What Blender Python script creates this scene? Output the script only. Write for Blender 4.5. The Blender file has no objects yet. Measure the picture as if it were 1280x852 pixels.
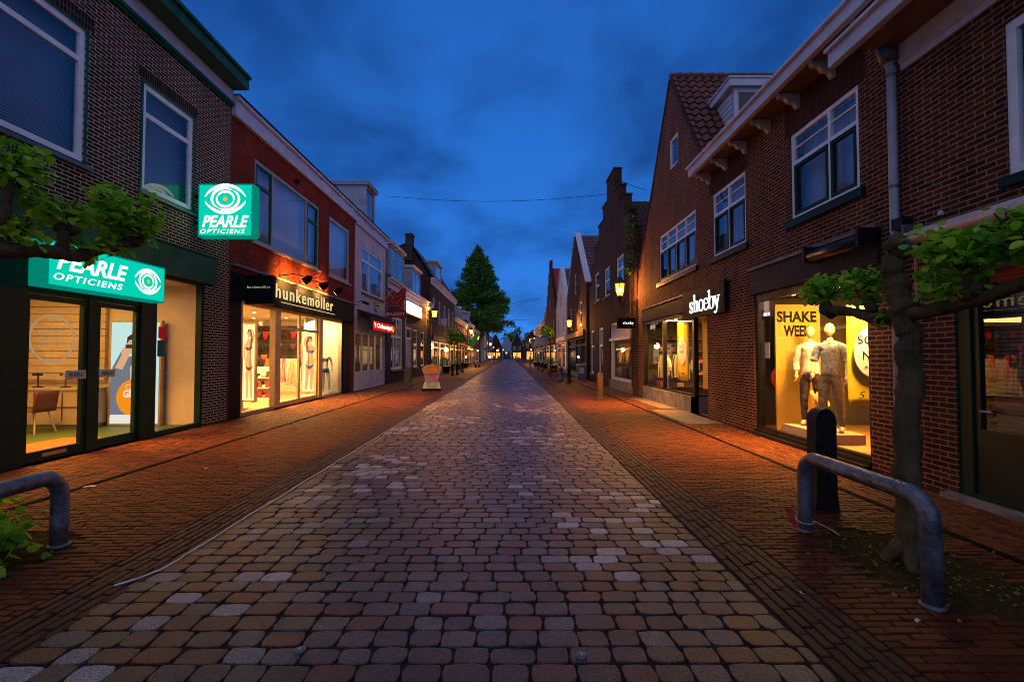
import bpy, math, random
import numpy as np
from mathutils import Vector, Matrix
from mathutils.geometry import tessellate_polygon
R = math.radians
rnd = random.Random(7)
SC = bpy.context.scene
COL = SC.collection

# ------------------------------------------------------------------ camera
F = 604.4                                   # focal length in pixels of a 1280 wide frame (17 mm)
PITCH = math.atan(18.0 / F); YAW = math.atan(2.0 / F)
cam = bpy.data.cameras.new("camera"); cam.lens = 17.0; cam.sensor_width = 36.0
cam.clip_start = 0.05; cam.clip_end = 2000
co = bpy.data.objects.new("camera", cam); COL.objects.link(co)
co.location = (0, 0, 1.6); co.rotation_euler = (R(90) + PITCH, 0, -YAW)
SC.camera = co

# ------------------------------------------------------------------ view / render
SC.view_settings.view_transform = 'Standard'; SC.view_settings.look = 'None'
SC.view_settings.gamma = 1.0; SC.view_settings.exposure = 0.0
SC.render.engine = 'CYCLES'
cy = SC.cycles
cy.use_denoising = True
cy.max_bounces = 6; cy.diffuse_bounces = 3; cy.glossy_bounces = 3; cy.transmission_bounces = 3
cy.transparent_max_bounces = 14
cy.caustics_reflective = False; cy.caustics_refractive = False
cy.sample_clamp_indirect = 2.5; cy.sample_clamp_direct = 0
cy.blur_glossy = 0.5
cy.pixel_filter_type = 'BLACKMAN_HARRIS'; cy.filter_width = 0.95

# ------------------------------------------------------------------ world: dusk sky with soft cloud banks
SKY_STRENGTH = 0.95
w = bpy.data.worlds.new("World"); SC.world = w; w.use_nodes = True
nt = w.node_tree; nt.nodes.clear()
def N(nt, t, **kw):
    n = nt.nodes.new(t)
    for k, v in kw.items():
        if k in n.inputs: n.inputs[k].default_value = v
        else: setattr(n, k, v)
    return n
out = N(nt, 'ShaderNodeOutputWorld'); bg = N(nt, 'ShaderNodeBackground'); bg.inputs['Strength'].default_value = SKY_STRENGTH
tc = N(nt, 'ShaderNodeTexCoord'); sep = N(nt, 'ShaderNodeSeparateXYZ')
nt.links.new(tc.outputs['Generated'], sep.inputs[0])
ramp = N(nt, 'ShaderNodeValToRGB'); r = ramp.color_ramp
r.elements[0].position = 0.0; r.elements[0].color = (0.034, 0.215, 0.80, 1)
r.elements[1].position = 0.75; r.elements[1].color = (0.010, 0.085, 0.38, 1)
e = r.elements.new(0.22); e.color = (0.019, 0.150, 0.62, 1)
nt.links.new(sep.outputs['Z'], ramp.inputs[0])
# project the view direction onto a flat cloud layer so the banks stretch towards the horizon
mx = N(nt, 'ShaderNodeMath', operation='ADD'); mx.inputs[1].default_value = 0.36
nt.links.new(sep.outputs['Z'], mx.inputs[0])
dv = N(nt, 'ShaderNodeVectorMath', operation='DIVIDE')
nt.links.new(tc.outputs['Generated'], dv.inputs[0])
cmb = N(nt, 'ShaderNodeCombineXYZ')
for i in range(3): nt.links.new(mx.outputs[0], cmb.inputs[i])
nt.links.new(cmb.outputs[0], dv.inputs[1])
no = N(nt, 'ShaderNodeTexNoise', Scale=2.6, Detail=7.0, Roughness=0.52, Distortion=0.25)
nt.links.new(dv.outputs[0], no.inputs['Vector'])
cr = N(nt, 'ShaderNodeValToRGB'); c = cr.color_ramp
c.elements[0].position = 0.34; c.elements[0].color = (0, 0, 0, 1)
c.elements[1].position = 0.62; c.elements[1].color = (1, 1, 1, 1)
nt.links.new(no.outputs['Fac'], cr.inputs[0])
dark = N(nt, 'ShaderNodeMix', data_type='RGBA', blend_type='MULTIPLY'); dark.inputs[0].default_value = 1.0
tint = N(nt, 'ShaderNodeMix', data_type='RGBA')
tint.inputs[6].default_value = (0.62, 0.55, 0.56, 1); tint.inputs[7].default_value = (1.4, 1.28, 1.2, 1)
nt.links.new(cr.outputs[0], tint.inputs[0])
nt.links.new(ramp.outputs[0], dark.inputs[6]); nt.links.new(tint.outputs[2], dark.inputs[7])
nt.links.new(dark.outputs[2], bg.inputs['Color']); nt.links.new(bg.outputs[0], out.inputs[0])

# added warm fill against the blue sky light (very soft, no shadow edge)
sl = bpy.data.lights.new("warm_fill_sun", 'SUN'); sl.energy = 0.78; sl.angle = R(150); sl.color = (1.0, 0.80, 0.46)
so = bpy.data.objects.new("warm_fill_sun", sl); COL.objects.link(so)
so.rotation_euler = (R(50), 0, R(-8))

XL, XR = -7.0, 5.03                         # the two facade lines of the street

# ------------------------------------------------------------------ pixel ray -> point on a plane of the street
def ray(px, py):
    dx = (px - 640.0) / F; dz = (426.0 - py) / F
    f = math.cos(PITCH) - dz * math.sin(PITCH); u = math.sin(PITCH) + dz * math.cos(PITCH)
    return (dx * math.cos(YAW) + f * math.sin(YAW), f * math.cos(YAW) - dx * math.sin(YAW), u)
def onX(px, py, X):
    a, b, c = ray(px, py); t = X / a
    return b * t, 1.6 + c * t
def rectX(X, xl, xr, yl, yr):
    """(Y0, Y1, z_low, z_high) of a facade rectangle: yl / yr = (top, bottom) pixel rows at its two ends."""
    a = onX(xl, yl[0], X); b = onX(xl, yl[1], X); c = onX(xr, yr[0], X); d = onX(xr, yr[1], X)
    ya = (a[0] + b[0]) / 2; yb = (c[0] + d[0]) / 2
    return min(ya, yb), max(ya, yb), (b[1] + d[1]) / 2, (a[1] + c[1]) / 2

# ------------------------------------------------------------------ materials
MATS = {}
def newmat(name):
    m = bpy.data.materials.new(name); m.use_nodes = True; m.node_tree.nodes.clear()
    MATS[name] = m
    return m, m.node_tree
def L(nt, a, b): nt.links.new(a, b)
def c4(c): return (c[0], c[1], c[2], 1)
def paint(name, col, rough=0.5, var=0.15, scale=5.0, bump=0.0, metal=0.0, col2=None, bscale=None, spec=0.3, stretch=(1, 1, 1), coat=0):
    if name in MATS: return MATS[name]
    m, nt = newmat(name)
    o = N(nt, 'ShaderNodeOutputMaterial'); p = N(nt, 'ShaderNodeBsdfPrincipled', Roughness=rough, Metallic=metal)
    p.inputs['Specular IOR Level'].default_value = spec
    if coat: p.inputs['Coat Weight'].default_value = coat
    t = N(nt, 'ShaderNodeTexCoord'); mp = N(nt, 'ShaderNodeMapping'); mp.inputs['Scale'].default_value = stretch
    L(nt, t.outputs['Object'], mp.inputs[0])
    n = N(nt, 'ShaderNodeTexNoise', Scale=scale, Detail=6.0, Roughness=0.65); L(nt, mp.outputs[0], n.inputs['Vector'])
    mixn = N(nt, 'ShaderNodeMix', data_type='RGBA')
    c2 = col2 or tuple(x * (1 - 2 * var) for x in col); c1 = col if col2 else tuple(min(1, x * (1 + var)) for x in col)
    mixn.inputs[6].default_value = c4(c1); mixn.inputs[7].default_value = c4(c2)
    rr = N(nt, 'ShaderNodeValToRGB'); rr.color_ramp.elements[0].position = 0.35; rr.color_ramp.elements[1].position = 0.68
    L(nt, n.outputs['Fac'], rr.inputs[0]); L(nt, rr.outputs[0], mixn.inputs[0]); L(nt, mixn.outputs[2], p.inputs['Base Color'])
    if bump:
        n2 = N(nt, 'ShaderNodeTexNoise', Scale=bscale or scale * 6, Detail=4.0); L(nt, mp.outputs[0], n2.inputs['Vector'])
        b = N(nt, 'ShaderNodeBump', Strength=min(1, bump), Distance=0.01 * max(1, bump)); L(nt, n2.outputs['Fac'], b.inputs['Height']); L(nt, b.outputs[0], p.inputs['Normal'])
    L(nt, p.outputs[0], o.inputs[0])
    return m
def emit(name, col, s):
    if name in MATS: return MATS[name]
    m, nt = newmat(name)
    o = N(nt, 'ShaderNodeOutputMaterial'); e = N(nt, 'ShaderNodeEmission', Strength=s); e.inputs[0].default_value = c4(col)
    L(nt, e.outputs[0], o.inputs[0]); return m
def glass(name, tintc=(1, 1, 1), refl=1.0, rough=0.0):
    if name in MATS: return MATS[name]
    m, nt = newmat(name)
    o = N(nt, 'ShaderNodeOutputMaterial'); tr = N(nt, 'ShaderNodeBsdfTransparent'); tr.inputs[0].default_value = c4(tintc)
    gl = N(nt, 'ShaderNodeBsdfGlossy', Roughness=rough); fr = N(nt, 'ShaderNodeFresnel', IOR=1.5)
    # keep the reflection of a thin pane when it is seen from its back too
    gm = N(nt, 'ShaderNodeNewGeometry'); ior = N(nt, 'ShaderNodeMix', data_type='FLOAT')
    ior.inputs[2].default_value = 1.5; ior.inputs[3].default_value = 1 / 1.5
    L(nt, gm.outputs['Backfacing'], ior.inputs[0]); L(nt, ior.outputs[0], fr.inputs['IOR'])
    mu = N(nt, 'ShaderNodeMath', operation='MULTIPLY'); mu.inputs[1].default_value = refl; mu.use_clamp = True
    mi = N(nt, 'ShaderNodeMixShader'); L(nt, fr.outputs[0], mu.inputs[0]); L(nt, mu.outputs[0], mi.inputs[0])
    tcn = N(nt, 'ShaderNodeTexCoord'); nn = N(nt, 'ShaderNodeTexNoise', Scale=1.3, Detail=1.0); L(nt, tcn.outputs['Object'], nn.inputs['Vector'])
    bp = N(nt, 'ShaderNodeBump', Strength=0.06, Distance=0.02); L(nt, nn.outputs['Fac'], bp.inputs['Height']); L(nt, bp.outputs[0], gl.inputs['Normal'])
    L(nt, tr.outputs[0], mi.inputs[1]); L(nt, gl.outputs[0], mi.inputs[2]); L(nt, mi.outputs[0], o.inputs[0]); return m
def wallvec(nt):
    """(horizontal run along the wall, height) from object coordinates, whichever way the wall faces."""
    t = N(nt, 'ShaderNodeTexCoord'); s = N(nt, 'ShaderNodeSeparateXYZ'); L(nt, t.outputs['Object'], s.inputs[0])
    g = N(nt, 'ShaderNodeNewGeometry'); s2 = N(nt, 'ShaderNodeSeparateXYZ'); L(nt, g.outputs['True Normal'], s2.inputs[0])
    ab = N(nt, 'ShaderNodeMath', operation='ABSOLUTE'); L(nt, s2.outputs['X'], ab.inputs[0])
    gt = N(nt, 'ShaderNodeMath', operation='GREATER_THAN'); gt.inputs[1].default_value = 0.6; L(nt, ab.outputs[0], gt.inputs[0])
    mi = N(nt, 'ShaderNodeMix', data_type='FLOAT'); L(nt, gt.outputs[0], mi.inputs[0]); L(nt, s.outputs['X'], mi.inputs[2]); L(nt, s.outputs['Y'], mi.inputs[3])
    cb = N(nt, 'ShaderNodeCombineXYZ'); L(nt, mi.outputs[0], cb.inputs[0]); L(nt, s.outputs['Z'], cb.inputs[1])
    return cb, t
def brick(name, ca, cb_, mortar, bw=0.215, bh=0.0625, ms=0.009, rough=0.8, bump=0.6, dirt=0.45, soldier=False):
    if name in MATS: return MATS[name]
    m, nt = newmat(name)
    o = N(nt, 'ShaderNodeOutputMaterial'); p = N(nt, 'ShaderNodeBsdfPrincipled', Roughness=rough); p.inputs['Specular IOR Level'].default_value = 0.12
    cb, t = wallvec(nt)
    src = cb.outputs[0]
    wn = N(nt, 'ShaderNodeTexNoise', Scale=2.2, Detail=2.0); L(nt, t.outputs['Object'], wn.inputs['Vector'])
    wm = N(nt, 'ShaderNodeMix', data_type='VECTOR'); 
    ad = N(nt, 'ShaderNodeVectorMath', operation='MULTIPLY_ADD'); ad.inputs[1].default_value = (0.012, 0.012, 0)
    L(nt, wn.outputs['Color'], ad.inputs[0]); L(nt, src, ad.inputs[2]); src = ad.outputs[0]
    if soldier:
        s3 = N(nt, 'ShaderNodeSeparateXYZ'); L(nt, src, s3.inputs[0]); c3 = N(nt, 'ShaderNodeCombineXYZ')
        L(nt, s3.outputs['Y'], c3.inputs[0]); L(nt, s3.outputs['X'], c3.inputs[1]); src = c3.outputs[0]
    b = N(nt, 'ShaderNodeTexBrick', Scale=1.0); b.offset = 0.0 if soldier else 0.5
    b.inputs['Brick Width'].default_value = bw; b.inputs['Row Height'].default_value = bh
    b.inputs['Mortar Size'].default_value = ms; b.inputs['Mortar Smooth'].default_value = 0.15; b.inputs['Bias'].default_value = -0.1
    b.inputs['Color1'].default_value = c4(ca); b.inputs['Color2'].default_value = c4(cb_); b.inputs['Mortar'].default_value = c4(mortar)
    L(nt, src, b.inputs['Vector'])
    mp_ = N(nt, 'ShaderNodeMapping'); mp_.inputs['Scale'].default_value = (1, 1, .38); L(nt, t.outputs['Object'], mp_.inputs[0])
    n1 = N(nt, 'ShaderNodeTexNoise', Scale=1.6, Detail=9.0, Roughness=0.72); L(nt, mp_.outputs[0], n1.inputs['Vector'])
    r1 = N(nt, 'ShaderNodeValToRGB'); r1.color_ramp.elements[0].position = 0.32; r1.color_ramp.elements[1].position = 0.66
    v = 1 - dirt; r1.color_ramp.elements[0].color = (v, v, v, 1); r1.color_ramp.elements[1].color = (1.12, 1.12, 1.12, 1)
    L(nt, n1.outputs['Fac'], r1.inputs[0])
    mu = N(nt, 'ShaderNodeMix', data_type='RGBA', blend_type='MULTIPLY'); mu.inputs[0].default_value = 1
    L(nt, b.outputs['Color'], mu.inputs[6]); L(nt, r1.outputs[0], mu.inputs[7]); L(nt, mu.outputs[2], p.inputs['Base Color'])
    inv = N(nt, 'ShaderNodeMath', operation='SUBTRACT'); inv.inputs[0].default_value = 1.0; L(nt, b.outputs['Fac'], inv.inputs[1])
    n2 = N(nt, 'ShaderNodeTexNoise', Scale=60.0, Detail=3.0); L(nt, t.outputs['Object'], n2.inputs['Vector'])
    ma = N(nt, 'ShaderNodeMath', operation='MULTIPLY_ADD'); ma.inputs[1].default_value = 0.35; L(nt, n2.outputs['Fac'], ma.inputs[0]); L(nt, inv.outputs[0], ma.inputs[2])
    bp = N(nt, 'ShaderNodeBump', Strength=bump, Distance=0.008); L(nt, ma.outputs[0], bp.inputs['Height']); L(nt, bp.outputs[0], p.inputs['Normal'])
    L(nt, p.outputs[0], o.inputs[0]); return m
def toned(name, stops, rough=0.6, spk=0.0, bump=0.3, bscale=90, trans=0.0, noise_var=0.25, spec=0.5, rough2=None):
    """each stone / leaf / tile takes its own colour from the random per-face 'tone'."""
    if name in MATS: return MATS[name]
    m, nt = newmat(name)
    o = N(nt, 'ShaderNodeOutputMaterial'); p = N(nt, 'ShaderNodeBsdfPrincipled', Roughness=rough)
    p.inputs['Specular IOR Level'].default_value = spec
    a = N(nt, 'ShaderNodeAttribute'); a.attribute_name = 'tone'
    rp = N(nt, 'ShaderNodeValToRGB'); el = rp.color_ramp.elements
    el[0].position = stops[0][0]; el[0].color = c4(stops[0][1]); el[1].position = stops[-1][0]; el[1].color = c4(stops[-1][1])
    for q, cc in stops[1:-1]: e = el.new(q); e.color = c4(cc)
    L(nt, a.outputs['Fac'], rp.inputs[0])
    t = N(nt, 'ShaderNodeTexCoord'); n = N(nt, 'ShaderNodeTexNoise', Scale=7.0, Detail=8.0, Roughness=0.7); L(nt, t.outputs['Object'], n.inputs['Vector'])
    r1 = N(nt, 'ShaderNodeValToRGB'); r1.color_ramp.elements[0].position = 0.3; r1.color_ramp.elements[1].position = 0.7
    v = 1 - noise_var; r1.color_ramp.elements[0].color = (v, v, v, 1); r1.color_ramp.elements[1].color = (1 + noise_var,) * 3 + (1,)
    L(nt, n.outputs['Fac'], r1.inputs[0])
    mu = N(nt, 'ShaderNodeMix', data_type='RGBA', blend_type='MULTIPLY'); mu.inputs[0].default_value = 1
    L(nt, rp.outputs[0], mu.inputs[6]); L(nt, r1.outputs[0], mu.inputs[7])
    res = mu.outputs[2]
    n2 = N(nt, 'ShaderNodeTexNoise', Scale=bscale, Detail=3.0, Roughness=0.7); L(nt, t.outputs['Object'], n2.inputs['Vector'])
    if spk:
        r2 = N(nt, 'ShaderNodeValToRGB'); r2.color_ramp.elements[0].position = 0.4; r2.color_ramp.elements[1].position = 0.62
        r2.color_ramp.elements[0].color = (1 - spk,) * 3 + (1,); r2.color_ramp.elements[1].color = (1 + spk,) * 3 + (1,)
        L(nt, n2.outputs['Fac'], r2.inputs[0])
        m2 = N(nt, 'ShaderNodeMix', data_type='RGBA', blend_type='MULTIPLY'); m2.inputs[0].default_value = 1
        L(nt, res, m2.inputs[6]); L(nt, r2.outputs[0], m2.inputs[7]); res = m2.outputs[2]
    L(nt, res, p.inputs['Base Color'])
    if bump:
        bp = N(nt, 'ShaderNodeBump', Strength=bump, Distance=0.004); L(nt, n2.outputs['Fac'], bp.inputs['Height']); L(nt, bp.outputs[0], p.inputs['Normal'])
    if trans:
        tl = N(nt, 'ShaderNodeBsdfTranslucent'); L(nt, res, tl.inputs[0]); mi = N(nt, 'ShaderNodeMixShader'); mi.inputs[0].default_value = trans
        L(nt, p.outputs[0], mi.inputs[1]); L(nt, tl.outputs[0], mi.inputs[2]); L(nt, mi.outputs[0], o.inputs[0])
    else: L(nt, p.outputs[0], o.inputs[0])
    return m
def blindmat(name, ca, cb_, period=0.045):
    m, nt = newmat(name)
    o = N(nt, 'ShaderNodeOutputMaterial'); p = N(nt, 'ShaderNodeBsdfPrincipled', Roughness=0.6)
    t = N(nt, 'ShaderNodeTexCoord'); wv = N(nt, 'ShaderNodeTexWave', Scale=0.314 / period)
    wv.bands_direction = 'Z'; L(nt, t.outputs['Object'], wv.inputs['Vector'])
    mi = N(nt, 'ShaderNodeMix', data_type='RGBA'); mi.inputs[6].default_value = c4(ca); mi.inputs[7].default_value = c4(cb_)
    L(nt, wv.outputs['Fac'], mi.inputs[0]); L(nt, mi.outputs[2], p.inputs['Base Color']); L(nt, p.outputs[0], o.inputs[0]); return m

B_PEARL = brick('brick_brown_pale_joint', (0.060, 0.024, 0.013), (0.018, 0.009, 0.006), (0.60, 0.46, 0.32), ms=0.0085, dirt=.3)
B_RED = brick('brick_red', (0.36, 0.042, 0.014), (0.20, 0.026, 0.011), (0.10, 0.045, 0.028), ms=0.007)
B_REDDARK = brick('brick_dark_red_pale_joint', (0.12, 0.030, 0.014), (0.032, 0.012, 0.008), (0.36, 0.22, 0.13), ms=0.008)
B_BROWN = brick('brick_brown', (0.085, 0.032, 0.018), (0.040, 0.018, 0.012), (0.10, 0.07, 0.05), ms=0.008)
B_GREY = brick('brick_grey_brown', (0.060, 0.038, 0.028), (0.034, 0.024, 0.020), (0.11, 0.09, 0.075), ms=0.008)
B_WHITE = brick('brick_painted_white', (0.72, 0.68, 0.72), (0.66, 0.62, 0.66), (0.45, 0.42, 0.45), ms=0.007, dirt=0.2)
B_SOLD = brick('brick_soldier_course', (0.045, 0.018, 0.010), (0.016, 0.008, 0.006), (0.16, 0.12, 0.085), soldier=True)
B_SOLD2 = brick('brick_soldier_course_red', (0.075, 0.020, 0.011), (0.03, 0.011, 0.008), (0.09, 0.055, 0.04), soldier=True)
PLASTER = paint('white_plaster', (0.62, 0.60, 0.62), 0.8, 0.12, 1.5, 0.3)
PLASTERB = paint('blue_grey_plaster', (0.34, 0.38, 0.46), 0.8, 0.15, 1.5, 0.3)
WHITE = paint('white_paint', (0.62, 0.60, 0.66), 0.38, 0.08, 3.0, 0.08)
WHITEF = paint('white_frame_paint', (0.95, 0.93, 0.93), 0.38, 0.06, 3.0, 0.05)
CREAM = paint('cream_paint', (0.48, 0.44, 0.36), 0.4, 0.08, 3.0, 0.08)
GREEN = paint('dark_green_paint', (0.005, 0.095, 0.030), 0.35, 0.2, 3.0, 0.08)
DGREEN = paint('very_dark_green_paint', (0.004, 0.034, 0.019), 0.4, 0.2, 3.0, 0.05, spec=.2)
GREEN2 = paint('moss_green_paint', (0.020, 0.11, 0.020), 0.4, 0.25, 3.0, 0.08)
BLACK = paint('black_paint', (0.008, 0.008, 0.009), 0.6, 0.2, 4.0, 0.05, spec=.12)
DARK = paint('dark_metal', (0.030, 0.030, 0.032), 0.35, 0.2, 6.0, 0.05, metal=0.6)
GREYPAN = paint('grey_panel', (0.034, 0.033, 0.040), 0.6, 0.2, 2.5, 0.1, spec=.12)
STONE = paint('grey_stone_plinth', (0.20, 0.19, 0.19), 0.7, 0.25, 4.0, 0.4)
LEAD = paint('lead_flashing', (0.16, 0.17, 0.19), 0.45, 0.2, 5.0, 0.1, metal=0.4)
PVC = paint('grey_plastic_pipe', (0.44, 0.46, 0.52), 0.4, 0.15, 3.0, 0.05)
WOODB = paint('brown_soffit_wood', (0.20, 0.11, 0.055), 0.55, 0.25, 3.0, 0.2, stretch=(8, 1, 8))
WOODP = paint('weathered_post_wood', (0.09, 0.055, 0.035), 0.75, 0.4, 6.0, 0.5, stretch=(4, 4, 0.8))
WOODG = paint('weathered_grey_wood', (0.11, 0.095, 0.085), 0.75, 0.35, 6.0, 0.5, stretch=(4, 4, 0.8))
BARK = paint('lime_bark', (0.145, 0.095, 0.050), 0.95, 0.45, 7.0, 4.0, bscale=20, stretch=(1, 1, 0.30), col2=(0.055, 0.062, 0.028), spec=.1)
ALU = paint('brushed_aluminium', (0.55, 0.52, 0.46), 0.3, 0.1, 3.0, 0.05, metal=0.8)
GOLDFR = paint('pale_bronze_frame', (0.50, 0.40, 0.24), 0.4, 0.1, 3.0, 0.05, metal=0.4)
GALV = None
FABW = paint('white_fabric', (0.62, 0.60, 0.56), 0.9, 0.12, 14.0, 0.5)
TEALC = paint('teal_wall', (0.02, 0.22, 0.17), 0.6, 0.1, 3.0)
ROOM_W = paint('room_wall_warm_white', (0.66, 0.58, 0.46), 0.7, 0.06, 1.5)
ROOM_D = paint('room_wall_dark', (0.10, 0.075, 0.05), 0.7, 0.15, 1.5)
FLOORT = paint('room_floor_tile', (0.36, 0.27, 0.18), 0.35, 0.12, 2.0)
FLOORG = paint('room_floor_green', (0.07, 0.13, 0.035), 0.5, 0.12, 2.0)
CURT = paint('pale_curtain', (0.34, 0.38, 0.48), 0.85, 0.15, 2.0, stretch=(1, 14, 0.3))
CURTD = paint('dim_room_sheet', (0.05, 0.055, 0.07), 0.9, 0.2, 1.5)  # flat dark colour stands in for the shade of an unlit room
BLIND = blindmat('slatted_blind', (0.20, 0.20, 0.22), (0.035, 0.038, 0.045))
BLIND2 = paint('pleated_blind', (0.42, 0.47, 0.52), 0.8, 0.06, 2.0)
G_WIN = glass('window_glass', (0.92, 0.94, 1.0), 2.0)
G_SHOP = glass('shop_glass', (0.97, 0.98, 0.98), 1.15)
G_DOOR = glass('dark_door_glass', (0.75, 0.78, 0.78), 2.4)
LIT_ORANGE = emit('warm_lit_room', (1.0, 0.42, 0.09), 1.6)
LIT_WARM = emit('pale_lit_room', (1.0, 0.66, 0.28), 1.1)
CEIL_LED = emit('ceiling_lamp_warm', (1.0, 0.74, 0.38), 7.0)
# ------------------------------------------------------------------ mesh builder
class MB:
    def __init__(s): s.v = []; s.f = []; s.m = []
    def add(s, vs, fs, mi=0):
        o = len(s.v); s.v += [tuple(map(float, v)) for v in vs]; s.f += [tuple(i + o for i in f) for f in fs]; s.m += [mi] * len(fs); return s
    def box(s, a, b, mi=0):
        x0, x1 = sorted((a[0], b[0])); y0, y1 = sorted((a[1], b[1])); z0, z1 = sorted((a[2], b[2]))
        vs = [(x0, y0, z0), (x1, y0, z0), (x1, y1, z0), (x0, y1, z0), (x0, y0, z1), (x1, y0, z1), (x1, y1, z1), (x0, y1, z1)]
        return s.add(vs, [(0, 3, 2, 1), (4, 5, 6, 7), (0, 1, 5, 4), (1, 2, 6, 5), (2, 3, 7, 6), (3, 0, 4, 7)], mi)
    def tube(s, pts, rad, n=10, mi=0, cap=True):
        pts = [Vector(p) for p in pts]; rs = rad if isinstance(rad, (list, tuple)) else [rad] * len(pts)
        rings = []; up = None
        for i, p in enumerate(pts):
            d = (pts[min(i + 1, len(pts) - 1)] - pts[max(i - 1, 0)])
            d = d.normalized() if d.length > 1e-9 else Vector((0, 0, 1))
            if up is None: up = d.orthogonal().normalized()
            up = (up - d * up.dot(d)); up = up.normalized() if up.length > 1e-6 else d.orthogonal().normalized()
            sd = d.cross(up)
            rings.append([p + (up * math.cos(a) + sd * math.sin(a)) * rs[i] for a in [2 * math.pi * k / n for k in range(n)]])
        vs = [q for r_ in rings for q in r_]; fs = []
        for i in range(len(pts) - 1):
            for k in range(n): fs.append((i * n + k, i * n + (k + 1) % n, (i + 1) * n + (k + 1) % n, (i + 1) * n + k))
        if cap: fs.append(tuple(range(n - 1, -1, -1))); fs.append(tuple(range((len(pts) - 1) * n, len(pts) * n)))
        return s.add(vs, fs, mi)
    def lathe(s, prof, c=(0, 0, 0), n=16, mi=0):
        return s.tube([(c[0], c[1], c[2] + z + i * 1e-6) for i, (r_, z) in enumerate(prof)], [max(r_, 1e-4) for r_, z in prof], n, mi)
    def prism(s, poly, holes, f2w, t, mi=0):
        """poly/holes in 2D; f2w(u, v, d) -> world; slab from depth 0 to -t (hole sides included)."""
        loops = [poly] + list(holes)
        tris = tessellate_polygon([[Vector((p[0], p[1], 0)) for p in lp] for lp in loops])
        flat = [p for lp in loops for p in lp]
        a = [f2w(p[0], p[1], 0) for p in flat]; b = [f2w(p[0], p[1], -t) for p in flat]
        n = len(flat)
        fs = [tuple(x) for x in tris]
        if t: fs += [tuple(i + n for i in reversed(x)) for x in tris]
        k = 0
        if t:
            for lp in loops:
                m = len(lp)
                for i in range(m): fs.append((k + i, k + (i + 1) % m, k + (i + 1) % m + n, k + i + n))
                k += m
        return s.add(a + (b if t else []), fs, mi)
    def build(s, name, mat, parent=None, smooth=False, tone=None, loc=None):
        me = bpy.data.meshes.new(name)
        o = bpy.data.objects.new(name, me)
        off = Vector((0, 0, 0))
        if parent is not None: off = wloc(parent)
        elif loc is not None: off = Vector(loc)
        me.from_pydata([(v[0] - off.x, v[1] - off.y, v[2] - off.z) for v in s.v], [], s.f)
        for m in (mat if isinstance(mat, (list, tuple)) else [mat]): me.materials.append(m)
        if len(me.materials) > 1: me.polygons.foreach_set('material_index', s.m)
        if smooth: me.polygons.foreach_set('use_smooth', [True] * len(s.f))
        if tone is not None:
            at = me.attributes.new('tone', 'FLOAT', 'FACE'); at.data.foreach_set('value', np.asarray(tone, dtype=np.float32))
        me.update(); COL.objects.link(o)
        if parent is not None: o.parent = parent
        elif loc is not None: o.location = loc
        return o
def wloc(o):
    v = Vector((0, 0, 0))
    while o is not None: v += o.location; o = o.parent
    return v
def tag(o, label=None, cat=None, group=None, kind=None):
    if label: o['label'] = label
    if cat: o['category'] = cat
    if group: o['group'] = group
    if kind: o['kind'] = kind
    return o
def thing(name, loc, label, cat, group=None):
    o = bpy.data.objects.new(name, None); o.empty_display_size = 0.3; COL.objects.link(o); o.location = loc
    return tag(o, label, cat, group)
def smooth_by_angle(o, deg=40):
    me = o.data
    me.polygons.foreach_set('use_smooth', [True] * len(me.polygons))
    me.set_sharp_from_angle(angle=R(deg))
    return o
def bevel(o, wd=0.01, seg=2):
    m = o.modifiers.new('bevel', 'BEVEL'); m.width = wd; m.segments = seg; m.limit_method = 'ANGLE'; return o
def fm(X, sgn):
    """facade mapping: (y, z, depth towards the street) -> world"""
    return lambda y, z, d=0: (X + sgn * d, y, z)
ML = fm(XL, 1); MR = fm(XR, -1)
def fbox(mb, M, y0, y1, z0, z1, d0, d1, mi=0): return mb.box(M(y0, z0, d0), M(y1, z1, d1), mi)
def quad(mb, M, y0, y1, z0, z1, d, mi=0): return mb.add([M(y0, z0, d), M(y1, z0, d), M(y1, z1, d), M(y0, z1, d)], [(0, 1, 2, 3)], mi)
def sbox(mb, c, d): return mb.box([c[i] - d[i] / 2 for i in range(3)], [c[i] + d[i] / 2 for i in range(3)])
def lamp_area(loc, size, power, col, target, size_y=None, spread=180):
    l = bpy.data.lights.new('shop_or_spill_light', 'AREA'); l.energy = power; l.color = col; l.shape = 'RECTANGLE'; l.size = size; l.size_y = size_y or size
    l.spread = R(spread)
    o = bpy.data.objects.new('shop_or_spill_light', l); COL.objects.link(o); o.location = loc
    o.rotation_euler = (Vector(target) - Vector(loc)).to_track_quat('-Z', 'Y').to_euler(); return o
def lamp_point(loc, power, col, rad=0.06):
    l = bpy.data.lights.new('street_point_lamp', 'POINT'); l.energy = power; l.color = col; l.shadow_soft_size = rad
    o = bpy.data.objects.new('street_point_lamp', l); COL.objects.link(o); o.location = loc; return o

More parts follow.
